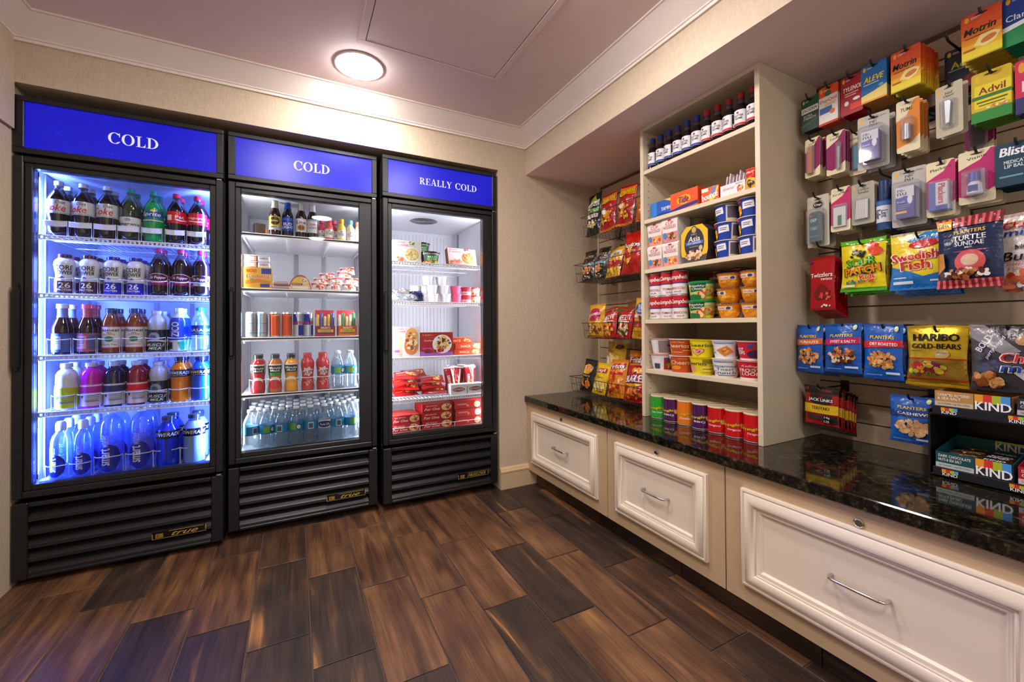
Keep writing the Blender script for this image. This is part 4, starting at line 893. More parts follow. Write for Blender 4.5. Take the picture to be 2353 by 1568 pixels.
o = bot('flavored_milk_bottle', 'pink-red flavored milk bottle with white starburst on the front', 'bottle', MM, [(9, '#c82a30', 'gloss')], (.173, .192, .0198, '#c83038'), (.01, .144, '#c82a30', [('p', [(.5 + (.34 if i % 2 else .22) * math.cos(i * .449), .66 + (.2 if i % 2 else .13) * math.sin(i * .449)) for i in range(14)], '#f0d8d8'), ('t', 'YUP!', .5, .62, .5, .15, '#8a1018', .04, 0, 12), ('b', .5, .25, .25, .1, ['#e04848', '#e89080', '#901820'], 8, .08)]))
place(o, [(x, Y2 + k * .068, z, 0) for x in (.061, .135) for k in range(2)], 'pink-red flavored milks')
NS = [('r', .3, .15, .62, .9, '#7ab848'), ('e', .74, .5, .14, .36, '#101c3a'), ('e', .74, .5, .10, .26, '#e8f0f8'), ('r', 0, 0, 1, .08, '#0a78b0')]
NS2 = [('r', .4, .1, .66, .9, '#e8eef4'), ('r', .43, .2, .63, .8, '#506a84'), ('r', 0, 0, 1, .08, '#0a78b0')]
def spring(label, spec, lc='#1898d0'): return bot('spring_water_bottle', label, 'bottle', WAT, [(9, '#e4eef4', 'clear')], (.188, .2, .0150, '#f0f2f4'), (.076, .118, lc, spec))
place(spring('clear spring water bottle with blue and green label beside the flavored milks', NS), [(.211, Y2, z, 0), (.276, Y2, z, 0), (.211, Y2 + .07, z, 0), (.276, Y2 + .07, z, 0)], 'spring waters beside the flavored milks')
organizer([-.165, -.09, -.017, .061, .135, .211, .276], Y2, z, .072, .0018, 'white-edged lane organizer holding the row of juice bottles', False, .035)
z = .386 + F2[2] + .001
xs = [-.195, -.128, -.061, .006, .073, .14, .207, .274]
A = spring('clear spring water bottle with blue and green label on the floor of the white-lit cooler', NS); B = spring('clear spring water bottle with blue barcode label on the floor of the white-lit cooler', NS2)
Rw = random.Random(8); sa, sb = [], []
for r in range(6):
    for i, x in enumerate(xs):
        if (r, i) == (0, 5): continue
        (sa if (i + r) % 2 else sb).append((x + (.0335 if r % 2 else 0) + Rw.uniform(-.0006, .0006), Y2 - .02 + r * .0585, z, Rw.uniform(-40, 40)))
place(A, sa, 'green-dotted spring waters on the cooler floor'); place(B, sb, 'barcode-side spring waters on the cooler floor')
o = spring('clear spring water bottle with white and navy oval label among the blue-label bottles', [('e', .5, .5, .36, .4, '#20307a'), ('t', 'Pure Life', .5, .5, .5, .3, '#fff', .02, .2)], '#e6eaf2'); o.location = (.14, Y2 - .02, z)

# ---------------- freezer
Y3 = F3[1] + 0.11
z = Z3[0]
def meal(name, label, w, d, h, base, spec, **k): return carton(name, label, 'box', w, d, h, base, spec, **k)
o = meal('frozen_pasta_box', 'white frozen meal box with fettuccine bowl picture on the freezer top shelf', .165, .045, .125, '#dcd4d4', [('e', .66, .36, .29, .34, '#f4f2f0'), ('e', .67, .37, .25, .29, '#e8d088'), ('b', .67, .37, .2, .22, ['#f0dc98', '#d8b868', '#c8a858', '#f4e8b8'], 30, .045, 2), ('t', 'Lean', .26, .92, .3, .1, '#e06048', .02), ('t', 'Cuisine', .3, .79, .46, .12, '#e06048', .03), ('b', .62, .88, .14, .05, ['#5a8a38', '#e8e0c0'], 6, .05), ('b', .2, .12, .16, .08, ['#d86848', '#e89878'], 6, .06), ('r', .1, .55, .3, .58, '#99a')], side='#d8d0d0')
place(o, [(.577, Y3 + .015, z, 0)])
def bowl(name, label, cat, r0, r1, h, col, spec, lid, lidz=.008, seg=26, fin='paper', rim=.004):
    p = [(0, r0), (h, r1)]; g = G(); g.lathe(p, [(9, col, fin)], seg); q = G(); q.lathe([(h, r1 + rim * .6), (h + lidz * .2, r1 + rim), (h + lidz * .8, r1 + rim), (h + lidz, r1 + rim * .3), (h + lidz * .8, r1 * .85), (h + lidz * .8, .0005)], [(9, lid, 'gloss')], seg, top=False)
    pr = Print(surf_lathe(p, 0, h, 180), .05, h / (math.pi * r1), lift=.0005, fin=fin); pr.spec(spec)
    return make(name, label, cat, g, [('print', pr.g), ('lid', q)])
BW = [('r', 0, 0, 1, .12, '#e8e0d0'), ('r', .3, .2, .72, .78, '#1a8a3a'), ('t', 'STOUFFERS', .5, .9, .7, .12, '#f4f0e8', .03), ('t', 'MAC', .5, .6, .3, .16, '#f0f4e0', .02), ('t', 'CHEESE', .5, .4, .34, .12, '#f0f4e0', .02), ('b', .5, .12, .4, .1, ['#d83020', '#e8b048', '#3a8a30', '#c87830'], 14, .06, 4)]
o = bowl('frozen_meal_bowl', 'black-lidded frozen meal bowl with green label on the freezer top shelf', 'bowl', .045, .056, .062, '#3a3230', BW, '#1a1a1c', .008)
place(o, [(.718, Y3 + .02, z, 0), (.690, Y3 + .13, z, 0), (.690, Y3 + .13, z + .071, 0)], 'black-lidded meal bowls')
o = meal('frozen_spaghetti_box', 'white frozen meal box with spaghetti picture leaning back on the freezer top shelf', .19, .04, .105, '#ddd2d0', [('t', 'Lean', .24, .92, .3, .09, '#c83a40', .02), ('t', 'Cuisine', .27, .79, .42, .13, '#c83a40', .03), ('e', .7, .4, .25, .42, '#e4d8d4'), ('e', .7, .4, .23, .37, '#d87838'), ('b', .7, .45, .2, .28, ['#d85a20', '#e8a048', '#f0c878', '#b83a18'], 28, .05, 6), ('b', .25, .16, .2, .1, ['#e89878', '#d86848'], 7, .06), ('b', .62, .93, .12, .04, ['#b81c28'], 3, .04)], side='#8a4a30')
place(o, [(.925, Y3 + .03, z + .006, 4, -14)])
z = Z3[1]
R3 = random.Random(3)
for i, (x, dy, dz, c) in enumerate(((.515, 0, .008, '#b8bcc8'), (.605, .0, .008, '#a8acb8'), (.655, .06, .008, '#2a3050'), (.525, .045, .034, '#c4c8d4'), (.575, .075, .05, '#c8b8a8'), (.655, .06, .036, '#22284a'))):
    o = pouch('ice_cream_bar', 'crinkled %s ice cream bar wrapper lying in the freezer pile' % ('silver foil' if c[1] in 'abc' else 'navy'), 'wrapper', .085, .05, .03, c, [('r', .15, .35, .85, .65, '#d8dce8' if c[1] != '2' else '#3a4888'), ('t', 'BAR', .5, .5, .3, .2, '#334', .02)], 'foil', .12, i + 11, wr=2.2)
    o.location = (x, Y3 + .02 + dy, z + dz + .004); o.rotation_euler = (math.radians(-55), math.radians(R3.uniform(-4, 4)), math.radians(R3.uniform(-6, 6))); o['group'] = 'ice cream bars ' + ('silver' if c[1] in 'abc' else 'navy')
def cup(name, label, c, r0=.026, r1=.034, h=.052):
    g = G(); g.lathe([(0, r0), (h - .004, r1 - .001), (h - .003, r1 + .001), (h, r1 + .001), (h - .001, r1 - .003), (h - .006, r1 - .003)], [(9, c, 'paper')], 22, top=False); q = G(); q.lathe([(h - .006, r1 - .003), (h - .0055, .0005)], [(9, c, 'gloss')], 22, bottom=False, top=False)
    return make(name, label, 'cup', g, [('lid_film', q)])
yk = Y3 + .05
place(cup('paper_cup', 'plain white ice cream cup in the freezer stack', '#eceaf0'), [(.747, yk, z, 0), (.826, yk, z, 0), (.742, yk, z + .052, 0), (.813, yk, z + .052, 0), (.715, yk, z + .104, 0), (.797, yk, z + .104, 0), (.72, yk + .075, z, 0), (.79, yk + .075, z, 0), (.72, yk + .075, z + .052, 0), (.79, yk + .075, z + .052, 0), (.66, yk + .08, z, 0), (.66, yk + .08, z + .052, 0)], 'white ice cream cups')
place(cup('paper_cup', 'pink ice cream cup beside the white cups in the freezer', '#e85a88'), [(.894, yk, z, 0), (.890, yk, z + .052, 0)], 'pink ice cream cups')
TS = [('r', 0, .55, 1, 1, '#c8283c'), ('t', 'Edys', .5, .5, .4, .2, '#7a1428', .03, .2), ('r', .2, .2, .8, .28, '#a04050')]
place(bowl('ice_cream_tub', 'cream ice cream tub with red lid and red script in the freezer', 'tub', .029, .033, .042, '#f0d8d0', TS, '#b82034', .007), [(.962, yk, z, 0), (.962, yk, z + .05, 0)], 'cream ice cream tubs')
place(bowl('ice_cream_tub', 'yellow-flecked ice cream tub with red lid against the freezer wall', 'tub', .027, .031, .042, '#f0d8a8', [('b', .5, .3, .4, .2, ['#4a2a20', '#c83a3a', '#e8b030'], 10, .06), ('r', .2, .5, .8, .8, '#e8e0d0')], '#c02838', .007), [(1.025, yk, z, 0), (1.02, yk, z + .05, 0)], 'yellow ice cream tubs')
z = Z3[2]
o = meal('frozen_panini_box', 'white and orange frozen panini box standing in the freezer', .15, .045, .175, '#dad0d6', [('r', 0, 0, .32, .66, '#f0b890'), ('e', .68, .66, .25, .3, '#e0a058'), ('e', .66, .36, .27, .3, '#c87838'), ('b', .67, .5, .2, .3, ['#f0c070', '#a85a28', '#e8d0a0', '#8a3a1c', '#d89048'], 24, .07, 5), ('t', 'Lean', .2, .93, .3, .07, '#e04838', .02), ('t', 'Cuisine', .23, .85, .4, .08, '#e04838', .03), ('r', 0, .16, .2, .24, '#e048a0'), ('r', .05, .06, .3, .1, '#99a')], side='#c8a890')
place(o, [(.575, Y3 + .015, z, 0)])
o = meal('frozen_dinner_box', 'red frozen dinner box with purple lower band in the freezer', .20, .045, .14, '#a8221c', [('p', [(0, 0), (1, 0), (1, .16), (.2, .14), (0, .22)], '#a060b8'), ('t', 'Lean', .3, .9, .3, .09, '#d8502c', .02), ('t', 'Cuisine', .34, .8, .4, .1, '#d8502c', .03), ('t', 'Comfort', .24, .66, .26, .08, '#f4d8c0', .02), ('e', .66, .5, .3, .4, '#f4f0ee'), ('b', .68, .55, .22, .28, ['#f0c040', '#8a4a20', '#d88a38', '#6a2a18', '#f4dc90'], 28, .05, 8), ('t', 'Lean', .2, .9, .26, .08, '#f0a080', .02), ('r', .06, .28, .36, .36, '#d040a8'), ('b', .4, .22, .3, .05, ['#c83a28', '#8a1a20'], 8, .05)], side='#701812')
place(o, [(.752, Y3 + .015, z, 0)])
o = meal('frozen_snack_box', 'flat red-orange frozen snack box stacked beside the red dinner box', .165, .12, .034, '#d8481c', [('t', 'SNACK', .4, .5, .4, .4, '#f4e0c0', .03), ('b', .84, .5, .1, .3, ['#f0c878', '#c87838', '#f4e4b8'], 10, .05, 2)], side='#e0662a')
place(o, [(.945, Y3 + .06, z, 0), (.95, Y3 + .06, z + .035, 2), (.90, Y3 + .075, z + .07, -4)], 'flat frozen snack boxes')
z = Z3[3]
bags = [(.575 + .004 * math.sin(5 * k), .004 * k, .012 + .031 * k, (9, -11, 6, -10)[k]) for k in range(4)] + [(.735 + .006 * math.sin(3 * k), .006 * k, .012 + .031 * k, (-10, 8, -6)[k]) for k in range(3)] + [(.655, .12, .012 + .031 * k, (3, -3, 4, 2)[k]) for k in range(4)]
for i, (x, dy, dz, rt_) in enumerate(bags):
    o = pouch('hot_sandwich_pack', 'red frozen sandwich pack with melted cheese picture in the freezer pile', 'pack', .15, .085, .024, '#b01418', [('b', .68, .5, .2, .25, ['#f0b848', '#d88028', '#f4dc98', '#a84a18'], 12, .08, i), ('t', 'HOT POCKETS', .32, .62, .5, .14, '#f6ecec', .03, .15), ('r', .08, .3, .45, .38, '#e85a28')], 'film', .07, i + 30)
    o.location = (x, Y3 + dy + .0, z + dz + .003); o.rotation_euler = (math.radians(-66), 0, math.radians(rt_)); o['group'] = 'frozen sandwich packs in the pile'
for i, (x, rt_) in enumerate(((.88, 0), (.987, 1))):
    g = G(); g.box(-.05, .05, -.03, .03, 0, .062, '#ece8ea', 'paper', .0006); pr = Print(surf_front(-.05, .05, 0, .062, -.03), None, .62); pr.spec([('e', .5, .5, .4, .2, '#901018'), ('t', 'HOT POCKETS', .5, .5, .66, .2, '#f8f4f4', .04)])
    o = make('display_tray', 'white cardboard tray with dark red oval holding red frozen packs', 'tray', g, [('print', pr.g)], 'white trays with dark red ovals'); o.location = (x, Y3, z)
for i, (x, dy, rz_, ry_) in enumerate(((.868, .055, 4, -6), (.90, .09, -5, 8), (.985, .055, 3, 3), (1.005, .09, -3, -3), (.88, .125, 4, 5), (.96, .16, 0, 8))):
    o = pouch('burrito_pack', 'dark red frozen snack pack with silver edge standing behind the white trays', 'pack', .075, .16, .024, '#98101c', [('r', 0, .93, 1, 1, '#d8d8e0'), ('r', .62, .1, .78, .9, '#e0dce0'), ('t', 'POCKETS', .3, .5, .7, .1, '#f4e8e8', .03, 0, 90), ('b', .45, .3, .2, .15, ['#e8a848', '#c86a28'], 6, .1, i)], 'film', .06, i + 50)
    o.location = (x, Y3 + dy, z + .004 + (.0 if dy > .045 else .002)); o.rotation_euler = (math.radians(-6), math.radians(ry_), math.radians(rz_)); o['group'] = 'frozen packs behind the trays'
z = .386 + F3[2] + .001
PZ = [('t', 'RED BARON', .3, .74, .36, .16, '#f0d0c8', .03), ('t', 'For One', .32, .36, .5, .3, '#fff4f0', .03, .3), ('e', .8, .5, .17, .42, '#f0d8a0'), ('b', .8, .5, .12, .26, ['#a82818', '#e8b860', '#c83820'], 10, .035, 3), ('r', 0, 0, 1, .06, '#8a0c10')]
PZ2 = [('t', 'DIGIORNO', .3, .6, .36, .2, '#f0c8c0', .03), ('e', .86, .5, .12, .4, '#f0d8a0'), ('e', .5, .4, .05, .12, '#e8a030'), ('r', 0, 0, 1, .08, '#8a0c10')]
o = meal('frozen_pizza_box', 'red frozen pizza box reading For One, in the middle stack of the freezer floor', .185, .16, .048, '#c0141a', PZ, side='#a01014'); place(o, [(.751, Y3 + .065, z, 0), (.749, Y3 + .063, z + .049, -1), (.75, Y3 + .068, z + .098, 2)], 'pizza boxes in the middle stack')
o = meal('frozen_pizza_box', 'red frozen pizza box with round pizza picture, in the stack against the freezer side', .17, .16, .048, '#c81a20', PZ2, side='#a01014'); place(o, [(.945, Y3 + .065, z, 0), (.947, Y3 + .067, z + .049, 1), (.944, Y3 + .065, z + .098, -1)], 'pizza boxes against the freezer side')
o = meal('frozen_pizza_box', 'red frozen pizza box in the short stack beside the freezer door edge', .165, .16, .048, '#b8161c', PZ, side='#c83028'); place(o, [(.56, Y3 + .06, z, 0), (.561, Y3 + .062, z + .049, 2)], 'pizza boxes in the short stack')
# ------------------------------------------------------------------ goods in the tall shelf unit (front faces -x)
TOP = [z + .0006 for z in SH]
WB = [(0, .020), (.002, .0232), (.075, .0234), (.088, .0228), (.105, .0165), (.115, .0122), (.128, .0118), (.132, .0125), (.134, .0118)]
for (cap, band, ys, what, cn) in (('#1c2c7a', '#2444a0', [1.475 - .0500 * k for k in range(6)], 'small dark wine bottle with blue cap and blue-banded white label', 'blue'), ('#8a1420', '#c02a30', [1.475 - .0500 * k for k in range(6, 11)], 'small dark wine bottle with red cap and red-banded white label', 'red')):
    o = bot('wine_bottle', what + ' on the top shelf', 'bottle', WB, [(.104, '#0e0a0c', 'liquid'), (9, '#3a3030', 'liquid')], (.125, .149, .0135, cap), (.018, .078, '#e2e0e2', [('r', 0, .02, 1, .15, band), ('t', 'SUTTER', .42, .62, .44, .13, '#26262e', .02), ('t', 'HOME', .42, .45, .36, .13, '#26262e', .02), ('e', .38, .82, .05, .07, '#a02030'), ('r', .78, .05, 1, .95, '#22222a'), ('r', .82, .1, .96, .35, '#d8d8d8')], 'paper'))
    place(o, [(1.536, y, TOP[0], -70 + (-8, 12, -14, 6, 0, 10)[i % 6]) for i, y in enumerate(ys)], cn + '-capped wine bottles on the top shelf')
z = TOP[1]
o = carton('tampon_box', 'blue tampon box with yellow corner on the second shelf', 'box', .15, .06, .08, '#1a58b8', [('r', 0, 0, .25, 1, '#2a80d8'), ('p', [(.55, 1), (1, .7), (1, 1)], '#f0d040'), ('p', [(.0, .1), (.5, .3), (1, .12), (1, 0), (0, 0)], '#0e3888'), ('t', 'TAMPAX', .68, .48, .5, .2, '#f4f8ff', .04)], side='#16489a'); place(o, [(1.568, 1.418, z, -90)])
o = carton('detergent_box', 'orange laundry detergent box with round yellow emblem on the second shelf', 'box', .145, .045, .080, '#e8541c', [('p', [(0, .1), (.45, .22), (1, .28), (1, .1), (.4, .02), (0, 0)], '#2a2a78'), ('e', .5, .52, .25, .25, '#f0b818'), ('e', .5, .52, .2, .2, '#e86a18'), ('t', 'Tide', .5, .52, .36, .36, '#1a2060', .05, .15)], side='#d8421a'); place(o, [(1.532, 1.276, z, -90)])
o = carton('dryer_sheet_box', 'orange and yellow dryer sheet box beside the round-emblem detergent', 'box', .078, .10, .062, '#e85a2c', [('p', [(.45, 0), (.8, .2), (1, .9), (.7, 1), (.5, .5)], '#f0c820'), ('p', [(.5, .3), (.75, .4), (.9, 1), (.6, .9)], '#7a78b8'), ('r', .02, .72, .4, .96, '#f4e8d8'), ('t', 'bounce', .48, .42, .9, .42, '#f8f0ec', .06, .1, 8)], side='#c83420', rspec=[('t', 'bounce', .5, .5, .6, .3, '#f4e8e0', .03, 0, 90)]); place(o, [(1.572, 1.158, z, -86)])
# open carton with packets standing in it
t = carton('snack_bar_carton', 'open white and pink carton with packets standing in it on the second shelf', 'box', .105, .08, .048, '#eadfe2', [('t', 'Special', .34, .62, .5, .3, '#b84a6a', .01, .4), ('b', .8, .4, .12, .25, ['#e0683a', '#f0b050', '#b83a4a'], 9, .05), ('p', [(0, 0), (.6, .05), (1, .2), (1, .1), (.6, 0)], '#f0d0a0'), ('t', 'PASTRY', .78, .85, .3, .12, '#8a8a90', .01)], side='#d8ccd0'); place(t, [(1.564, 1.056, z, -90)])
for k in range(7):
    q = G(); xx = -.042 + k * .014; q.add([(xx - .006, .03 - .002 * k, .03), (xx + .004, -.03, .03), (xx + .012, -.03, .082 + .01 * math.sin(k * 2)), (xx + .002, .03, .086 + .01 * math.cos(k))], [(0, 1, 2, 3)], ('#efe2e6', '#d8c4cc', '#f2e8ea', '#c8b0ba')[k % 4], 'film')
    v = q.v[:]; q.add([(a + .003, b, c) for a, b, c in v], [(3, 2, 1, 0)], '#e0d2d8', 'film'); q.f += [[0, 1, 5, 4], [1, 2, 6, 5], [2, 3, 7, 6], [3, 0, 4, 7]]; q.c += [hx('#e0d2d8')] * 4; q.m += ['film'] * 4
    obj('packet', q, t, None, 0)
o = pouch('fruit_snack_pack', 'red and yellow fruit snack pack leaning at the end of the second shelf', 'pack', .05, .085, .03, '#d82418', [('p', [(0, 0), (1, 0), (1, .45), (.5, .55), (0, .4)], '#f0c018'), ('t', 'FRUIT', .5, .78, .6, .1, '#fff', .03), ('b', .5, .28, .3, .14, ['#28304a', '#7a1c50', '#3a7a28'], 9, .1)], 'film', .06, 4); place(o, [(1.535, .982, z, -90)])
z = TOP[2]
def noodle(label, food, band):
    g = G(); w0, w1, h = .078, .092, .110
    pts = lambda w, zz, d: [(-w / 2, -d / 2, zz), (w / 2, -d / 2, zz), (w / 2, d / 2, zz), (-w / 2, d / 2, zz)]
    g.add(pts(w0, 0, .07) + pts(w1, h - .012, .085) + pts(w1 * .98, h, .07), [(3, 2, 1, 0), (0, 1, 5, 4), (1, 2, 6, 5), (2, 3, 7, 6), (3, 0, 4, 7), (4, 5, 9, 8), (5, 6, 10, 9), (6, 7, 11, 10), (7, 4, 8, 11), (8, 9, 10, 11)], '#e8dcd4', 'paper')
    def sf(u, v, l):
        w = w0 + (w1 - w0) * min(1, v * h / (h - .012)); d = .07 + .015 * min(1, v * h / (h - .012)) if v * h < h - .012 else .085 - .015 * (v * h - h + .012) / .012
        return ((u - .5) * w, -d / 2 - l, v * h)
    pr = Print(sf, .25, h / .085, lift=.0005, fin='paper'); pr.spec([('r', .01, 0, .99, 1, '#ece2dc'), ('r', .01, 0, .99, .40, band), ('e', .5, .90, .12, .04, '#c01c34'), ('t', 'CUP', .5, .77, .5, .13, '#c03048', .01), ('t', 'NOODLES', .5, .62, .8, .13, '#c03048', .01), ('b', .6, .22, .26, .12, food, 22, .09, 3), ('e', .16, .30, .12, .12, '#3a8ac8')])
    return make('noodle_cup', label, 'noodle cup', g, [('print', pr.g)])
place(noodle('boxed noodle cup with orange shrimp picture on the third shelf', ['#e8b048', '#d87830', '#f0d088', '#c85028'], '#e89880'), [(1.562, 1.455, z + .1105, -90), (1.558, 1.360, z, -90)], 'orange noodle cups')
place(noodle('boxed noodle cup with brown beef picture on the third shelf', ['#8a4a22', '#c88a48', '#6a3018', '#d8a868'], '#d88890'), [(1.560, 1.455, z, -90), (1.556, 1.360, z + .1105, -90)], 'brown noodle cups')
g = None
CN = [('r', 0, .1, 1, .3, '#a03a30'), ('t', 'CUP', .5, .66, .34, .16, '#a02a30', .03), ('t', 'NOODLES', .5, .46, .6, .16, '#a02a30', .03)]
place(bowl('noodle_cup', 'round cream noodle cup with dark red lettering behind the boxed ones', 'noodle cup', .034, .045, .105, '#b8a890', CN, '#d8d0c0', .004), [(1.665, 1.34, z, -62), (1.665, 1.34, z + .11, -62), (1.665, 1.44, z, -90), (1.768, 1.34, z, -90), (1.768, 1.34, z + .11, -90)], 'round noodle cups')
# octagonal-front noodle bowl carton
g = G(); w, h, d = .138, .160, .065; c_ = .028
oc = [(-w / 2 + .014, 0), (w / 2 - .014, 0), (w / 2, .05), (w / 2, h - c_), (w / 2 - c_, h), (-w / 2 + c_, h), (-w / 2, h - c_), (-w / 2, .05)]
g.prism(oc, lambda a, b, t_: (a, t_, b), d / 2, -d / 2, '#3a3436', 'paper')
pr = Print(surf_front(-w / 2, w / 2, 0, h, -d / 2), None, h / w, fin='paper')
pr.spec([('p', [((a + w / 2) / w, b / h) for a, b in oc], '#e8b81c'), ('e', .5, .52, .37, .42, '#2c2830'), ('p', [(.1, .02), (.9, .02), (.96, .2), (.5, .1), (.04, .2)], '#4a4648'), ('e', .5, .88, .11, .11, '#4a4648'), ('e', .5, .88, .08, .08, '#c8a860'), ('t', 'SIMPLY', .5, .76, .22, .035, '#d8d0c8', .0), ('t', 'Asia', .5, .64, .44, .15, '#f4f0ec', .03, .15), ('r', .18, .48, .84, .57, '#4a6ab8'), ('t', 'SOY GINGER', .51, .525, .5, .045, '#e8ecf8', .01), ('t', 'NOODLE BOWL', .5, .43, .34, .03, '#d8d0c8', .0), ('b', .5, .2, .3, .12, ['#d8a878', '#b8784a', '#e8c8a0', '#8a4a2a', '#f0d8b8'], 34, .06, 5), ('e', .76, .37, .07, .07, '#c8b890')])
o = make('noodle_bowl_carton', 'yellow and black noodle bowl carton with cut corners on the third shelf', 'box', g, [('print', pr.g)]); place(o, [(1.560, 1.238, z + .0005, -91, 0)])
MC = [('r', .62, .04, 1, .96, '#d8d4d0'), ('r', .66, .2, .98, .86, '#5a5660'), ('r', .66, .08, .9, .16, '#e8c868'), ('p', [(.24, .42), (.56, .48), (.54, .86), (.26, .82)], '#e8e8f0'), ('r', .3, .68, .5, .72, '#556'), ('r', .3, .58, .48, .62, '#556'), ('e', .12, .88, .09, .09, '#c01c30'), ('e', .13, .45, .08, .22, '#f0a020'), ('b', .12, .3, .08, .24, ['#f0b020', '#f0c840', '#e07818'], 10, .05, 7)]
o = bowl('mac_and_cheese_cup', 'blue macaroni and cheese cup with pale foil lid on the third shelf', 'cup', .038, .047, .068, '#12389a', MC, '#e8dcb8', .004, rim=.003)
place(o, [(1.566, y, z + k * .0726, -72 + r_) for y, rr in ((1.108, (0, 14, -12)), (1.0055, (-4, 8, 16))) for k, r_ in enumerate(rr)], 'blue macaroni cups')
z = TOP[3]
SC = [(0, .0325), (.002, .0335), (.004, .033), (.105, .033), (.107, .0335), (.109, .0325), (.1085, .030)]
for (fl, spots) in (('TOMATO', [(1.468, 0, -18), (1.400, 0, 6), (1.400, 1, 24)]), ('BROCCOLI', [(1.332, 0, 14), (1.332, 1, -8), (1.468, 1, -20)])):
    o = bot('soup_can', 'red and white soup can with white script and small print %s' % fl, 'can', SC, [(.004, '#b8b8b8', 'can'), (.105, '#c8c8c8', 'can'), (9, '#c0c0c0', 'can')], None, (.004, .105, '#e4e0e0', [('r', 0, .5, 1, 1, '#b80c1c'), ('r', 0, .46, 1, .5, '#1a2a70'), ('t', 'Campbells', .5, .72, .96, .24, '#f8f4f2', .03, .3), ('t', fl, .5, .25, .6, .1, '#a01c28', .02), ('t', 'SOUP', .5, .1, .3, .07, '#a01c28', .01)], 'paper'))
    place(o, [(1.548, y, z + k * .1095, -62 + r_) for y, k, r_ in spots], 'soup cans %s' % fl)
o = bot('soup_can', 'soup can standing in the shadow behind the green-lidded bowls', 'can', SC, [(9, '#c0c0c0', 'can')], None, (.004, .105, '#e4e0e0', [('r', 0, .5, 1, 1, '#b80c1c'), ('t', 'Campbells', .5, .72, .96, .24, '#f8f4f2', .03, .3)], 'paper'))
place(o, [(1.74, y, z + k * .1095, -90) for y in (1.29, 1.18) for k in range(2)], 'soup cans behind the bowls')
HC = [('r', 0, .84, 1, 1, '#d8e0a0'), ('p', [(.18, .5), (.6, .6), (.62, 1), (.2, .98)], '#14502a'), ('t', 'Healthy', .4, .86, .4, .16, '#f4f8e8', .03, .2), ('t', 'Choice', .42, .7, .36, .15, '#f4f8e8', .03, .2), ('b', .68, .36, .22, .26, ['#d89048', '#b8622a', '#f0c888', '#c83a20', '#8ab048'], 18, .07, 6), ('p', [(.1, .02), (.5, .02), (.5, .28), (.3, .36), (.1, .3)], '#1a6a34'), ('r', .66, .06, .86, .2, '#d8d020')]
place(bowl('soup_bowl', 'pale green microwave soup bowl with bright green lid on the fourth shelf', 'bowl', .045, .0525, .068, '#b8c860', HC, '#128a48', .012), [(1.573, 1.238, z, -62), (1.573, 1.238, z + .0805, -56)], 'green-lidded soup bowls')
DC = [(0, .034), (.002, .0345), (.004, .034), (.047, .034), (.049, .0345), (.05, .033)]
for k, (c1, spec) in enumerate((('#f0d820', [('t', 'Dole', .3, .7, .4, .3, '#c8202c', .04), ('r', .05, .1, .45, .4, '#1a3a80'), ('e', .75, .4, .2, .3, '#e8e0a0')]), ('#f0e018', [('e', .84, .6, .1, .16, '#3a3a80'), ('r', .7, .1, 1, .3, '#2a5a30')]), ('#f0e068', [('r', 0, .5, .5, 1, '#e8e8e8'), ('t', 'Dole', .3, .72, .4, .3, '#c8202c', .04), ('r', .05, .08, .45, .36, '#1a3a80'), ('b', .74, .4, .18, .2, ['#f0d020', '#e8b818'], 6, .09)]))):
    o = bot('fruit_can', ('small yellow pineapple can at the bottom of its stack of three', 'small plain-yellow pineapple can in the middle of its stack', 'small yellow and white pineapple can on top of its stack')[k], 'can', DC, [(9, '#c8c8c8', 'can')], None, (.004, .047, c1, spec, 'paper')); o.location = (1.668, 1.225, z + k * .0506); o.rotation_euler = (0, 0, math.radians(-60 + (10, -20, 16)[k]))
g = G(); g.lathe([(0, .029), (.003, .033), (.02, .040), (.05, .0455), (.054, .047)], [(9, '#e8940c', 'liquid')], 22)
pr = Print(surf_lathe([(0, .029), (.02, .040), (.054, .047)], 0, .054, 180), .09, .4, lift=.001); pr.spec([('b', .5, .45, .4, .25, ['#f0a818', '#e08a08', '#f4b838', '#d87c08'], 12, .1, 4), ('r', .16, .6, .62, .86, '#e4dcd4'), ('t', 'Dole', .3, .74, .22, .16, '#c8202c', .03), ('e', .52, .73, .06, .1, '#3a3a80')])
q = G(); q.lathe([(.054, .047), (.0545, .0495), (.058, .0495), (.0595, .044), (.0585, .0005)], [(9, '#e8e0d0', 'clear')], 22, bottom=False, top=False)
o = make('fruit_cup', 'clear-lidded cup of golden fruit slices on the fourth shelf', 'cup', g, [('print', pr.g), ('lid', q)])
place(o, [(1.568, y, z + k * .0605, -66 + r_) for y, r3 in ((1.103, (0, -30, 20)), (1.0015, (10, 16, -12))) for k, r_ in enumerate(r3)], 'golden fruit cups')
z = TOP[4]
def cereal(col, lid, spec, label): return bowl('cereal_cup', label, 'cup', .041, .0525, .070, col, spec, lid, .004, rim=.0025)
yc = [1.449 - .111 * k for k in range(5)]
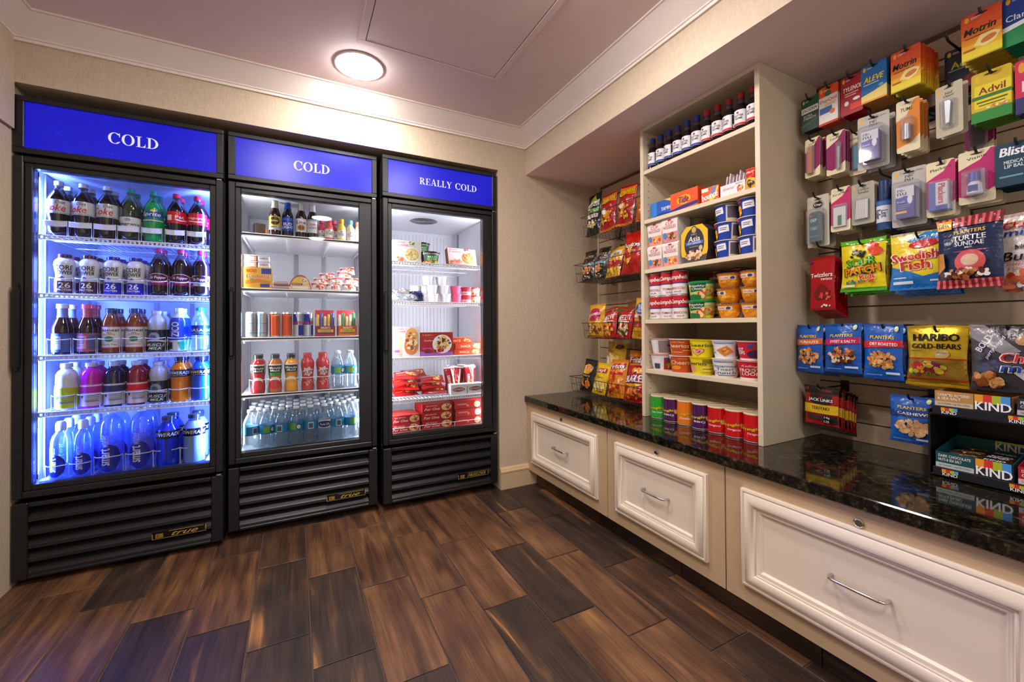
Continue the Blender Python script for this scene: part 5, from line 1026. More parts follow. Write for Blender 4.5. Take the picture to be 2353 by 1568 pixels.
CER = [
    (0, 0, '#e2dcdc', '#d89088', [('r', .62, .05, .98, .85, '#a81c28'), ('p', [(.66, .85), (.9, .85), (.66, .6)], '#2a5a9a'), ('r', .1, .2, .5, .75, '#e8e8ec'), ('r', .3, .1, .5, .45, '#445'), ('b', .8, .4, .12, .16, ['#3a8a38', '#c8a038', '#8a2030'], 7, .06)], 'white cereal cup with dark red panel and barcode in the lower row'),
    (0, 1, '#ddd6d4', '#d88a80', [('r', .02, .1, .4, .92, '#e8e4e2'), ('r', .46, .1, .94, .92, '#8a7a78'), ('e', .78, .6, .06, .08, '#3a3a78'), ('r', 0, .05, .06, 1, '#c02030')], 'pale cereal cup with grey nutrition panel in the upper row'),
    (1, 0, '#c8501c', '#e0dcd8', [('p', [(0, .7), (.3, 1), (0, 1)], '#f0ece4'), ('t', 'Cheerios', .6, .62, .74, .24, '#f8e8c0', .03), ('e', .4, .3, .15, .14, '#e89818'), ('t', 'Honey Nut', .7, .86, .4, .1, '#f0c860', .01)], 'orange cereal cup with yellow honey drops in the lower row'),
    (1, 1, '#c04a1a', '#e0dcd8', [('t', 'Honey Nut', .4, .84, .5, .12, '#f0c860', .02), ('t', 'Cheerios', .42, .62, .74, .24, '#f8e8c0', .03), ('e', .12, .28, .14, .2, '#f0a020'), ('r', .6, .3, .9, .34, '#f0c8a0'), ('r', .3, .2, .6, .24, '#f0c8a0')], 'orange cereal cup with white lettering in the upper row'),
    (2, 0, '#e8d418', '#e0c818', [('t', 'Cheerios', .3, .68, .7, .22, '#26241c', .04), ('e', .2, .34, .16, .22, '#d8a878'), ('r', .55, .68, .9, .94, '#8a8218'), ('e', .7, .36, .24, .16, '#e8d848'), ('r', .55, .33, .85, .37, '#5a5420'), ('r', .5, .1, .9, .14, '#a89a20')], 'yellow cereal cup with heart partly turned away in the lower row'),
    (2, 1, '#e8d818', '#e0c818', [('t', 'Cheerios', .46, .72, .78, .2, '#26241c', .04), ('p', [(.4, .06), (.6, .34), (.6, .48), (.5, .54), (.4, .46), (.3, .54), (.2, .48), (.2, .34)], '#a86848'), ('p', [(.4, .1), (.57, .34), (.57, .46), (.5, .5), (.4, .42), (.3, .5), (.23, .46), (.23, .34)], '#e8bc98'), ('b', .4, .34, .1, .1, ['#c83a48', '#e8a0a0'], 6, .03)], 'yellow cereal cup with centred heart picture in the upper row'),
    (3, 0, '#ece8e8', '#e0dcd8', [('t', 'Cinnamon', .44, .66, .74, .15, '#2058a8', .04), ('t', 'Toast', .5, .48, .46, .16, '#1a8a4a', .04), ('t', 'Crunch', .46, .28, .66, .18, '#2a50a8', .04), ('p', [(.84, .4), (1, .5), (1, .9), (.9, .8)], '#d89040'), ('r', .2, .88, .7, .93, '#3a8ac8'), ('r', .3, .1, .8, .14, '#445')], 'white cereal cup with big blue and green lettering in the lower row'),
    (3, 1, '#ece8e8', '#e0dcd8', [('t', 'amon', .08, .72, .2, .14, '#c83050', .04), ('t', 'ast', .1, .54, .18, .14, '#1a8a4a', .04), ('t', 'nch', .12, .36, .22, .14, '#2a50a8', .04), ('p', [(.5, .14), (.74, .4), (.56, .76), (.28, .5)], '#d88a34'), ('b', .52, .45, .08, .1, ['#f0b860', '#c06a20'], 6, .04), ('r', .8, .15, 1, .85, '#8a8a90'), ('r', .2, .88, .7, .93, '#3a8ac8')], 'white cereal cup with square cinnamon cereal picture in the upper row'),
    (4, 0, '#c41420', '#d88890', [('r', 0, 0, 1, .14, '#e8e4e4'), ('t', 'Kelloggs', .5, .76, .5, .16, '#f0c8cc', .02, .4), ('t', 'FROOT', .44, .55, .5, .18, '#f8f4f4', .05), ('t', 'LOOPS', .5, .36, .5, .18, '#f8f4f4', .05), ('e', .5, .56, .04, .05, '#3aa048'), ('r', .86, .6, 1, .84, '#2a4a9a')], 'red cereal cup with centred white lettering in the lower row'),
    (4, 1, '#c41828', '#c8b0a8', [('r', 0, 0, 1, .12, '#e8e4e4'), ('t', 'FROOT', .16, .6, .3, .18, '#f8f4f4', .05), ('t', 'LOOPS', .18, .42, .32, .18, '#f8f4f4', .05), ('r', .6, .56, .9, .94, '#1a6a38'), ('t', '25', .75, .76, .14, .2, '#f0f4e8', .03), ('r', .42, .7, .54, .88, '#2a4a9a'), ('e', .6, .36, .2, .22, '#3a1c48')], 'red cereal cup with green badge in the upper row')]
for (ci, k, col, lid, spec, lb) in CER:
    o = cereal(col, lid, spec, lb); o.location = (1.560, yc[ci], z + k * .0746); o.rotation_euler = (0, 0, math.radians(-62))
for k in range(5):
    cl = ('#d8d0cc', '#c8501c', '#e8d818', '#ece8e8', '#c41828')[k]
o = cereal('#d8d0cc', '#b8848a', [('r', .2, .2, .8, .8, '#c04a1a')], 'cereal cup standing in the dark behind the front row')
place(o, [(1.685, y, z + k * .0746, -90) for y in yc for k in range(2)], 'cereal cups in the dark second row')

# chip cans on the counter under the unit
z = CT + .0006
PC = [(0, .0365), (.002, .038), (.105, .038), (.107, .0385)]
def crisp(col, dark, flav, fcol, label, extra=()):
    g = G(); g.lathe([(0, .0365), (.0015, .0382), (.004, .0378), (.102, .0378)], [(.004, '#d0d0d0', 'can'), (9, col, 'gloss')], 26)
    pr = Print(surf_lathe([(0, .0378), (.102, .0378)], .004, .102, 180), .09, .098 / .119, lift=.0005, fin='gloss')
    pr.spec([('p', [(.55, .05), (1, .3), (1, .98), (.75, .98)], dark), *extra, ('t', 'Pringles', .4, .46, .66, .14, '#f0d820', .06, .15, 8, '#3a1c08'), ('t', flav, .46, .28, .4, .09, '#f6f2f0', .04), ('r', .1, .06, .9, .08, dark)])
    q = G(); q.lathe([(.102, .0378), (.102, .0388), (.107, .0388), (.109, .0375), (.108, .0355), (.108, .0005)], [(9, '#d8c4a0', 'gloss')], 26, bottom=False, top=False)
    return make('chip_can', label, 'can', g, [('print', pr.g), ('lid', q)])
CHIP = [('b', .82, .5, .1, .14, ['#e8b860', '#d89038', '#f0d090'], 7, .09, 3)]
yp = [1.462 - .0783 * k for k in range(7)]
K = {'g': crisp('#2aa02a', '#38b838', 'Sour Cream', '#fff', 'bright green chip can on the granite counter under the shelves', CHIP), 'p': crisp('#4a1450', '#5a1c60', 'BBQ', '#fff', 'purple chip can reading BBQ on the granite counter', CHIP), 'o': crisp('#e8780c', '#f09020', 'Cheddar', '#fff', 'orange chip can on the granite counter', CHIP), 'r': crisp('#c80c14', '#d81c20', 'Original', '#fff', 'red chip can reading Original on the granite counter', CHIP)}
rows = ['gpoprrr', 'gpoprrr', 'gpoprrr']
for key in 'gpor':
    sp = [(1.548 + r_ * .0800, yp[i] - (.0 if r_ == 0 else 0), z, -60 + (6, -6, 10, 4, -8, 2, 6)[i] + r_ * 20) for r_ in range(3) for i in range(7) if rows[r_][i] == key]
    place(K[key], sp, {'g': 'green', 'p': 'purple', 'o': 'orange', 'r': 'red'}[key] + ' chip cans')
# ------------------------------------------------------------------ wire baskets with snack bags on the far slat wall
def basket(y0, y1, zb, zt, xf, label):
    t = root('wire_basket', label, 'basket', (0, 0, 0)); c = '#6a6460'; xb = XR - .006
    g = G(); g.tube([(xf - .02, y0 - .01, zt), (xf - .02, y1 + .01, zt), (xb, y1 + .01, zt), (xb, y0 - .01, zt)], .0022, c, closed=True, seg=6); obj('rim', g, t)
    g = G(); n = int((y1 - y0) / .027); r_ = .0011
    for k in range(n + 1):
        y = y0 + (y1 - y0) * k / n; g.tube([(xf - .02, y, zt), (xf, y, zb), (xb, y, zb), (xb, y, zt)], r_, c, seg=4)
    m = 9
    for k in range(m + 1):
        x = xf + (xb - xf) * k / m; g.tube([(x, y0 - .01, zt), (x, y0, zb), (x, y1, zb), (x, y1 + .01, zt)], r_, c, seg=4)
    zm = (zb + zt) / 2
    g.tube([(xf - .01, y0 - .005, zm), (xf - .01, y1 + .005, zm), (xb, y1 + .005, zm), (xb, y0 - .005, zm)], r_, c, closed=True, seg=4)
    obj('wire_grid', g, t, None, 0)['kind'] = 'stuff'
    for yy in (y0 + .06, y1 - .06):
        g = G(); g.tube([(xb, yy, zt), (xb - .03, yy, zb - .004), (XR - .003, yy, zb - .012)], .003, '#2a2826', seg=6); obj('bracket', g, t)
    return t
BK = [(1.545, 2.12, 1.556, 1.672, 1.615), (1.545, 2.20, 1.276, 1.385, 1.615), (1.545, 2.12, .920, 1.013, 1.615), (1.545, 2.215, .580, .674, 1.585)]
for b, lb in zip(BK, ('topmost grey wire basket of snack bags on the far slat wall', 'second wire basket down holding pita chips and orange-red chips', 'third wire basket down, its rim level, holding snack mix bags', 'lowest wire basket just above the granite counter, holding yellow and red bags')): basket(*b, lb)
def bag(nm, label, w, h, d, col, spec, x, y, z, rz=0, rx=-10, ry=0, fin='film', seed=1, edge=None, back=None):
    o = pouch(nm, label, 'bag', w, h, d, col, spec, fin, .055, seed, back, edge, wr=1.6); o.location = (x, y, z); o.rotation_euler = (math.radians(rx), math.radians(ry), math.radians(-90 + rz)); return o
CH = ['#f0a018', '#e87810', '#f0c040']
b = 1.559
def cheetos(lb, y, x, s, ry, top): return bag('cheese_puff_bag', lb, .138, .235, .055, '#b81420', [('r', 0, .72, 1, .94, top), ('t', 'Cheetos', .5, .82, .9, .15, '#f0d818', .06, .15, 8, '#2a0a08'), ('b', .5, .35, .34, .2, ['#f08818', '#f0b028', '#e86a10', '#f0d030'], 24, .09, s), ('r', 0, .0, 1, .06, '#f08018'), ('e', .4, .48, .1, .07, '#f4ece8')], x, y, b, 0, -8, ry, 'film', s)
bag('popcorn_bag', 'black popcorn bag with green and white bands in the topmost basket', .12, .27, .055, '#141412', [('p', [(.3, .78), (.5, .98), (.75, .8), (.6, .74)], '#8aa828'), ('p', [(.05, .6), (.95, .66), (.95, .8), (.05, .74)], '#ece8e2'), ('t', 'Smartfood', .5, .7, .84, .1, '#1a1a18', .04, .2, 3), ('p', [(.05, .48), (.95, .52), (.95, .6), (.05, .57)], '#6a9a38'), ('r', .08, .38, .92, .47, '#ece6d8'), ('t', 'WHITE CHEDDAR', .5, .425, .76, .05, '#333', .02), ('b', .5, .24, .3, .08, ['#f0dca8', '#e0c078', '#f4ecd0'], 14, .09, 2)], 1.648, 2.077, b, 4, -8, -2)
cheetos('yellow-fronted cheese puff bag leaning on the popcorn bag in the topmost basket', 1.942, 1.652, 4, -3, '#e88018')
cheetos('red and orange cheese puff bag, tallest in the topmost basket', 1.797, 1.648, 7, 3, '#f08010')
bag('corn_snack_bag', 'blue and orange snack bag lying low at the shelf-unit end of the topmost basket', .13, .15, .05, '#d86a18', [('p', [(.3, 0), (1, 0), (1, .7), (.6, .4)], '#1a48a8'), ('t', 'BUGLES', .5, .72, .8, .16, '#f0c818', .06), ('b', .6, .3, .2, .14, ['#e8a038', '#f0c868'], 8, .1, 5)], 1.655, 1.660, b, 0, -8, 3, seed=9)
bag('corn_snack_bag', 'brown and red snack bag at the back of the topmost basket', .14, .17, .05, '#b02c18', [('t', 'CHIPS', .5, .7, .7, .14, '#f0d0a0', .05), ('b', .5, .35, .3, .18, ['#8a3a18', '#e0a050'], 10, .1, 3)], 1.785, 1.65, b, 0, -6, -4, seed=12)
b = 1.279
for (lb, y, s, ry) in (('black pita chip bag with brown lettering at the wall end of the second basket', 2.148, 3, -3), ('black pita chip bag with pale blue band beside the yellow chip bag', 2.033, 5, 3)):
    bag('pita_chip_bag', lb, .112, .205, .05, '#16120f', [('t', 'Stacys', .5, .76, .8, .13, '#c8965a', .04, .25, 4), ('r', .08, .55, .92, .62, '#4a2418'), ('r', .08, .47, .92, .54, '#7ab8c0'), ('b', .5, .34, .3, .1, ['#d88a50', '#e8a870', '#b8662e'], 12, .12, s), ('b', .5, .12, .36, .06, ['#e8dcc8', '#8a8278'], 12, .05, s + 1)], 1.655, y, b, 0, -12, ry, seed=s)
bag('cheddar_chip_bag', 'yellow and red chip bag lying back in the second basket', .132, .19, .05, '#e0a818', [('r', 0, .3, 1, .5, '#a81818'), ('p', [(.05, .6), (.95, .7), (.95, .86), (.05, .78)], '#ece4d0'), ('t', 'Ruffles', .5, .73, .7, .12, '#2a3a80', .05, .2, 4), ('b', .5, .2, .36, .1, ['#f0c040', '#e8a020', '#f4d870'], 14, .1, 4)], 1.65, 1.908, b, 0, -18, -3, seed=6)
bag('pretzel_bag', 'dark brown snack bag standing behind the yellow chip bag', .11, .215, .045, '#2c1c14', [('t', 'PRETZEL', .5, .8, .7, .1, '#c8a878', .03), ('r', .1, .6, .9, .68, '#6a9aa8')], 1.755, 1.93, b, 0, -6, 4, seed=13)
for (lb, x, y, ry, s) in (('bright red chip bag with white logo, tallest in the second basket', 1.655, 1.762, 3, 4), ('red chip bag half hidden behind the shelf unit in the second basket', 1.665, 1.612, -1, 8)):
    bag('tortilla_chip_bag', lb, .15, .245, .055, '#c0180c', [('p', [(.5, .42), (.66, .66), (.62, .74), (.34, .62)], '#e8b818'), ('t', 'Doritos', .5, .66, .84, .11, '#f8f4f0', .06, .1, 4, '#1a0a08'), ('t', 'NACHO CHEESE', .62, .53, .4, .05, '#f0d8d0', .02), ('p', [(.08, .34), (.3, .46), (.36, .26)], '#e88818'), ('p', [(.3, .32), (.6, .4), (.48, .2)], '#f0a028'), ('r', 0, 0, 1, .04, '#8a0c10')], x, y, b, 0, -8, ry, seed=s)
b = .923
bag('snack_mix_bag', 'yellow snack mix bag with magenta oval at the wall end of the third basket', .135, .21, .05, '#e0a818', [('e', .5, .7, .38, .17, '#b81850'), ('t', 'Gardettos', .5, .69, .74, .1, '#f8f0f0', .04, .2, 8), ('r', .2, .5, .8, .57, '#c01c40'), ('b', .5, .26, .4, .16, ['#8a4a1c', '#d89848', '#e8c078', '#6a3010'], 26, .08, 3), ('r', 0, .0, 1, .06, '#8a4a18')], 1.66, 2.085, b, 6, -8, 0, seed=5)
bag('snack_mix_bag', 'dull gold snack bag tucked behind the magenta-oval bag', .11, .19, .045, '#7a5a18', [('e', .5, .6, .3, .2, '#3a1c10')], 1.745, 2.02, b, -8, -6, 4, seed=17)
for (lb, y, c2, s, ry) in (('red cheese cracker bag with orange crackers in the third basket', 1.95, ['#f09020', '#e87010', '#f0b050'], 6, -4), ('red cheese cracker bag with green patch and pale crackers in the third basket', 1.828, ['#f0e0b0', '#e8d090', '#2a6a30'], 9, 3)):
    bag('cracker_bag', lb, .125, .185, .05, '#b81420', [('r', 0, .86, 1, .95, '#7a4a18'), ('t', 'CHEEZ IT', .5, .64, .88, .16, '#f8f4f0', .06, .1, 6), ('b', .5, .28, .38, .2, c2, 16, .11, s), ('r', .1, .5, .9, .54, '#f0d8c8')], 1.66, y, b, 0, -10, ry, seed=s)
bag('pretzel_bag', 'yellow pretzel bag with blue oval in the third basket', .132, .225, .05, '#e0a418', [('e', .5, .74, .4, .16, '#2a5a9a'), ('t', 'ROLD', .5, .79, .5, .09, '#f4f4f8', .04), ('t', 'GOLD', .5, .69, .56, .11, '#f4f4f8', .04), ('r', .1, .5, .9, .58, '#e8c0d0'), ('r', .1, .28, .95, .42, '#b01c28'), ('b', .6, .48, .2, .06, ['#5a2a14', '#7a3a1c'], 6, .1, 2)], 1.66, 1.692, b, 0, -8, 2, seed=7)
bag('pretzel_bag', 'brown and gold bag standing at the back of the third basket', .14, .225, .045, '#8a5a1c', [('e', .5, .6, .3, .2, '#5a2a14')], 1.79, 1.87, b, 0, -4, -3, seed=21)
b = .581
bag('potato_chip_bag', 'black potato chip bag with yellow and red emblem in the lowest basket', .118, .205, .05, '#171512', [('e', .5, .68, .36, .16, '#e8a818'), ('p', [(.16, .66), (.84, .7), (.84, .78), (.16, .74)], '#c0202c'), ('t', 'Lays', .5, .72, .5, .1, '#f8f4f0', .05, .15, 4), ('t', 'BARBECUE', .5, .47, .6, .05, '#d8d0c8', .02), ('b', .5, .25, .34, .12, ['#d87a28', '#e8a050', '#b85a1c'], 12, .12, 2)], 1.64, 2.15, b, 3, -14, 2, seed=4)
LY = [('p', [(.12, .66), (.88, .7), (.88, .84), (.12, .8)], '#c0202c'), ('t', 'Lays', .5, .75, .6, .13, '#f8f4f0', .05, .15, 4), ('t', 'Classic', .5, .54, .44, .08, '#4a4010', .01, .2), ('b', .5, .28, .36, .14, ['#f0d890', '#f4e4b0', '#e0b850'], 12, .14, 3)]
bag('potato_chip_bag', 'bright yellow potato chip bag reading Classic in the lowest basket', .118, .19, .05, '#e8c018', LY, 1.636, 2.022, b, 0, -15, 3, seed=8)
bag('potato_chip_bag', 'large dark-yellow potato chip bag propped up behind the others', .19, .27, .055, '#d8a818', [('t', 'Classic', .3, .8, .4, .06, '#3a3008', .02), ('e', .7, .92, .2, .06, '#5a1c10'), ('b', .5, .5, .36, .2, ['#f0dca0', '#f4e8c0', '#e0b848'], 14, .14, 6)], 1.752, 2.025, b + .045, -2, -4, 6, seed=11)
FR = [('p', [(.06, .72), (.94, .78), (.94, .9), (.06, .86)], '#b81c20'), ('t', 'Fritos', .5, .81, .8, .13, '#f8f4f0', .06, .2, 4, '#2a2a60'), ('b', .5, .36, .38, .26, ['#e8901c', '#f0b040', '#d86a14', '#b81c18'], 26, .1, 4), ('r', .1, .6, .9, .66, '#d01c24')]
bag('corn_chip_bag', 'orange and red corn chip bag with white logo beside the bright yellow bag', .148, .225, .055, '#e08818', FR, 1.638, 1.880, b, 0, -14, -3, seed=10)
bag('corn_chip_bag', 'orange corn chip bag peeking out behind the red corn snack bags', .15, .27, .05, '#e09020', FR, 1.755, 1.83, b, 0, -4, 3, seed=14)
BG = [('t', 'BUGLES', .5, .62, .9, .2, '#f4f4fa', .09, 0, 4, '#1a2a80'), ('p', [(.1, .46), (.9, .5), (.7, .42), (.3, .4)], '#f0c818'), ('b', .5, .22, .4, .16, ['#e8a038', '#f0c868', '#d8801c', '#c01c20'], 22, .09, 5), ('b', .55, .86, .3, .06, ['#e8a038', '#f0c060'], 6, .09, 6)]
bag('corn_snack_bag', 'large red corn snack bag at the front of the lowest basket', .165, .2, .055, '#b81420', BG, 1.630, 1.718, b, 0, -15, -2, seed=15)
bag('corn_snack_bag', 'red corn snack bag raised behind the front one, against the shelf unit', .15, .19, .05, '#c01420', BG, 1.715, 1.70, b + .09, 0, -6, 3, seed=16)
bag('corn_snack_bag', 'red corn snack bag low in the corner of the lowest basket', .075, .18, .04, '#a01018', BG, 1.65, 1.598, b, 0, -8, 2, seed=18)
# ------------------------------------------------------------------ hooks, carded goods and hanging bags on the near slat wall
def hook_proto():
    g = G(); g.box(-.004, 0.0, -.014, .014, -.012, .03, '#151515', 'black', .001); 
    o = make('peg_hook', 'black plastic hook', 'hook', g)
    g = G(); g.tube([(0, 0, .012), (-.15, 0, .012), (-.178, 0, .013), (-.188, 0, .020), (-.192, 0, .030)], .0032, '#181818', 'black', 7); obj('prong', g, o)
    return o
HOOK = hook_proto(); HOOKS = []
def hook(y, z, what):
    o = HOOK if not HOOKS else copy_tree(HOOK); HOOKS.append(o); o.location = (XR - .0005, y, z); o['label'] = 'black slat-wall hook carrying the ' + what
    o['group'] = 'slat-wall hooks'
def rrect(w, h, r, n=4):
    p = []
    for cx, cy, a0 in ((w / 2 - r, r, -90), (w / 2 - r, h - r, 0), (-w / 2 + r, h - r, 90), (-w / 2 + r, r, 180)):
        for k in range(n + 1): a = math.radians(a0 + 90 * k / n); p.append((cx + r * math.cos(a), cy + r * math.sin(a)))
    return p
def card(name, label, w, h, col, spec, bub=None, fin='paper', slot=True, r=.006, content=None, foot=None):
    """carded pack: rounded card, print, optional clear blister (x, z, w, h, depth) with the goods inside"""
    g = G(); g.prism(rrect(w, h, r), lambda a, b, t: (a, t, b), .0006, -.0006, col, fin)
    pr = Print(surf_front(-w / 2, w / 2, 0, h, -.0006), None, h / w, lift=.0002, fin=fin); pr.spec(spec)
    if slot: pr.ell(.5, .93, .17, .03 * w / h * .9, '#0c0c0c'); pr.ell(.5, .945, .05, .055 * w / h, '#0c0c0c')
    parts = [('print', pr.g)]
    if content:
        q = G(); content(q); parts.append(('goods', q))
    if bub:
        x, zz, bw, bh, bd = bub; q = G(); q.box(x - bw / 2, x + bw / 2, -bd, -.0008, zz, zz + bh, '#f4f6fa', 'clear', min(.006, bd * .4)); parts.append(('blister', q))
    if foot:
        q = G(); q.box(-w / 2 + .004, w / 2 - .004, -.008, -.001, .012, h * .72, foot[0], 'film', .003); pp = Print(surf_front(-w / 2 + .004, w / 2 - .004, .012, h * .72, -.008), None, .9, fin='film'); pp.spec(foot[1]); parts += [('sachet', q), ('sachet_print', pp.g)]
    return make(name, label, 'pack', g, parts)
def hang(o, y, zt, h, n, x0, dx, what, grp, tilt=0.0, jy=.003, z_hook=None, hk=True):
    R = random.Random(int(y * 1000) + n)
    sp = [(x0 + k * dx, y + R.uniform(-jy, jy) - k * .0006, zt - h - k * .0006, -90 + R.uniform(-1.5, 1.5) - tilt, R.uniform(-2, .5), R.uniform(-1.5, 1.5) if k else 0) for k in range(n)]
    place(o, sp, grp if n > 1 else None)
    if hk: hook(y, (zt - .011 - .012) if z_hook is None else z_hook, what)
PIN = [('e', .14, .90, .06, .06, '#e8a818'), ('r', .24, .9, .5, .915, '#d8d0c8'), ('r', .24, .875, .42, .885, '#d8d0c8')]
def drug(nm, label, w, h, col, spec): return card(nm, label, w, h, col, PIN + spec)
# row 1
o = drug('pain_relief_pack', 'dark green carded pain relief pack at the shelf-unit end of the top hook row', .062, .125, '#1c4a2c', [('r', .02, .55, .98, .72, '#e4e4e0'), ('t', 'EXCEDRIN', .5, .64, .86, .1, '#1a1a1a', .04, .3), ('r', 0, 0, 1, .5, '#2a3a34'), ('t', 'EXTRA', .4, .46, .5, .06, '#c8d0c8', .02), ('t', 'STRENGTH', .5, .38, .7, .06, '#c8d0c8', .02), ('p', [(0, .2), (1, .34), (1, .3), (0, .1)], '#3a5a48')]); hang(o, .872, 1.850, .125, 4, 1.715, .011, 'dark green pain relief packs', 'dark green pain relief packs', 6)
o = drug('cold_medicine_pack', 'orange-topped cold medicine pack with white front', .064, .14, '#d8501c', [('r', 0, 0, 1, .74, '#e4e0dc'), ('t', 'DayQuil', .5, .62, .86, .1, '#d84a18', .04), ('t', 'SEVERE', .6, .51, .56, .07, '#e8a018', .04), ('r', .05, .3, .7, .46, '#3a6aa8'), ('e', .72, .3, .14, .06, '#e87830', .5), ('e', .5, .8, .16, .07, '#2a6a48'), ('r', 0, 0, 1, .06, '#c83a18')]); hang(o, .808, 1.862, .14, 5, 1.712, .010, 'orange-topped cold medicine packs', 'orange-topped cold medicine packs', 4)
o = drug('pain_relief_pack', 'deep red carded pain relief pack with italic white lettering', .066, .135, '#a01420', [('t', 'TYLENOL', .54, .66, .84, .11, '#f8f4f2', .04, .2), ('r', .2, .53, .8, .56, '#e8b0a8'), ('r', .2, .47, .7, .5, '#e8b0a8'), ('e', .28, .3, .1, .06, '#e8e0dc'), ('e', .72, .36, .16, .04, '#f0ece8'), ('r', .44, .1, .96, .26, '#d83028')]); hang(o, .742, 1.862, .135, 6, 1.712, .011, 'deep red pain relief packs', 'deep red pain relief packs', 3)
o = drug('pain_relief_pack', 'blue and yellow carded pain relief pack with yellow lettering', .070, .125, '#1868b0', [('t', 'ALEVE', .5, .6, .8, .15, '#f0d818', .06, .25), ('p', [(0, .0), (1, 0), (1, .34), (.5, .26), (0, .2)], '#f0d878'), ('e', .78, .36, .1, .04, '#6ab0e0'), ('r', .1, .46, .7, .49, '#a8d0f0'), ('r', 0, 0, 1, .05, '#e8981c')]); hang(o, .675, 1.866, .125, 9, 1.708, .0095, 'blue and yellow pain relief packs', 'blue and yellow pain relief packs', 2)
MOT = [('r', 0, .62, 1, .8, '#e0581c'), ('r', 0, .48, 1, .62, '#e87818'), ('r', 0, .34, 1, .48, '#f09a18'), ('r', 0, .2, 1, .34, '#f0b818'), ('r', 0, 0, 1, .2, '#ecd820'), ('t', 'Motrin', .46, .62, .8, .15, '#1c1418', .06, .25), ('p', [(.3, .28), (.5, .48), (.7, .5), (.98, .4), (.84, .26), (.6, .2)], '#f8e890'), ('e', .68, .34, .2, .06, '#d87838', .3), ('r', .1, .47, .8, .49, '#8a3a10'), ('r', .05, .2, .35, .24, '#a85010'), ('r', 0, .0, 1, .03, '#a8a418')]
o = drug('ibuprofen_pack', 'orange to yellow ibuprofen pack hanging between blue and navy packs', .074, .128, '#d84a1c', MOT); hang(o, .588, 1.862, .128, 10, 1.700, .0115, 'middle orange to yellow ibuprofen packs', 'middle ibuprofen packs', 2)
o = drug('night_pain_pack', 'navy and dark red carded night pain pack set far back on its hook', .074, .128, '#1c2438', [('t', 'Advil', .56, .6, .74, .16, '#e8d820', .06), ('p', [(.3, 0), (1, 0), (1, .45), (.7, .3)], '#8a1420'), ('r', .1, .47, .86, .5, '#9aa4b8'), ('e', .82, .34, .08, .06, '#d87050'), ('r', .1, .16, .5, .2, '#9aa4b8')]); hang(o, .494, 1.838, .128, 5, 1.792, .0125, 'navy night pain packs', 'navy night pain packs', 0)
o = drug('ibuprofen_pack', 'orange to yellow ibuprofen pack nearest the allergy relief packs', .078, .130, '#d84a1c', MOT); hang(o, .427, 1.870, .130, 11, 1.694, .0115, 'orange to yellow ibuprofen packs by the allergy relief', 'ibuprofen packs by the allergy relief', 2)
o = drug('allergy_relief_pack', 'blue and green carded allergy relief pack in the top hook row', .072, .135, '#123a8a', [('t', 'Claritin', .5, .55, .84, .12, '#f0f4fa', .02), ('r', 0, 0, 1, .36, '#1a8a4a'), ('p', [(0, .3), (1, .4), (1, .48), (0, .4)], '#e8f0f0')]); hang(o, .350, 1.874, .135, 8, 1.70, .0115, 'blue and green allergy relief packs', 'allergy relief packs', 0)
# row 2
TAN = '#e8dcb8'
def beauty(nm, label, w, h, title, content, bub, mag='#8a1058', arc=True, lines=1):
    ts = title.split('|'); sp = [('p', [(0, .16), (0, .66), (.25, .72), (.6, .8), (.88, .98), (1, .98), (1, .26), (.6, .14), (.3, .1)], mag)]
    for i, t_ in enumerate(ts): sp.append(('t', t_, .5, .86 - i * .06, .09 * len(t_), .05, '#2a2420', .02, 0, 8))
    return card(nm, label, w, h, TAN, sp, bub, content=content)
def stick(c, x0, x1, z0, z1, y=-.006): return lambda q: q.box(x0, x1, y - .004, y + .002, z0, z1, c, 'matte', .001)
o = beauty('emery_board_pack', 'magenta and cream card of orange emery boards', .056, .145, 'Emery|Boards', stick('#c8681c', -.012, .004, .012, .11), (-.004, .008, .03, .11, .014)); hang(o, .866, 1.694, .145, 6, 1.715, .009, 'emery board cards', 'emery board cards', 8)
o = beauty('tweezer_pack', 'magenta and cream card holding silver tweezers', .062, .150, 'Tweezer', lambda q: q.prism([(-.003, .015), (.003, .015), (.006, .09), (0, .095), (-.004, .09)], lambda a, b, t: (a + .012, t, b), -.004, -.008, '#d8d8dc', 'steel'), (.012, .01, .02, .1, .012)); hang(o, .790, 1.685, .150, 6, 1.715, .009, 'tweezer cards', 'tweezer cards', 6)
o = beauty('toothbrush_pack', 'magenta and teal toothbrush card half hidden by the contact lens pack', .05, .15, 'Travel', stick('#38a0b0', -.008, .004, .02, .1), (0, .012, .03, .1, .016)); hang(o, .735, 1.670, .150, 3, 1.745, .010, 'toothbrush cards', 'toothbrush cards', 0)
def lens(label):
    def cont(q): q.box(-.022, .022, -.032, -.002, .022, .118, '#3a3a98', 'paper', .001)
    return card('contact_lens_pack', label, .084, .182, '#bcb8b0', [('e', .14, .92, .05, .05, '#e8b040'), ('t', 're-', .5, .86, .22, .045, '#26242a', .03), ('t', 'nu', .5, .80, .24, .045, '#26242a', .03), ('r', .7, .93, .9, .945, '#888')], (0, .012, .066, .125, .036), content=cont)
def lens_print(o):
    pr = Print(surf_front(-.022, .022, .022, .118, -.032), None, 2.2, lift=.0003, fin='paper'); pr.spec([('r', 0, .66, 1, 1, '#e4e2e8'), ('p', [(0, .6), (.5, .7), (1, .64), (1, .5), (0, .5)], '#4848b8'), ('t', 're-', .3, .88, .4, .09, '#26242a', .03), ('t', 'nu', .34, .77, .5, .09, '#26242a', .03), ('e', .78, .56, .14, .14, '#f0f0f4'), ('t', 'fresh', .3, .52, .44, .06, '#f0f0f8', .02), ('r', .1, .4, .8, .415, '#b0b0e0'), ('r', .1, .34, .8, .355, '#b0b0e0'), ('r', .1, .28, .6, .295, '#b0b0e0'), ('r', 0, .14, .62, .21, '#f0c030')]); obj('carton_print', pr.g, o, None, 0); return o
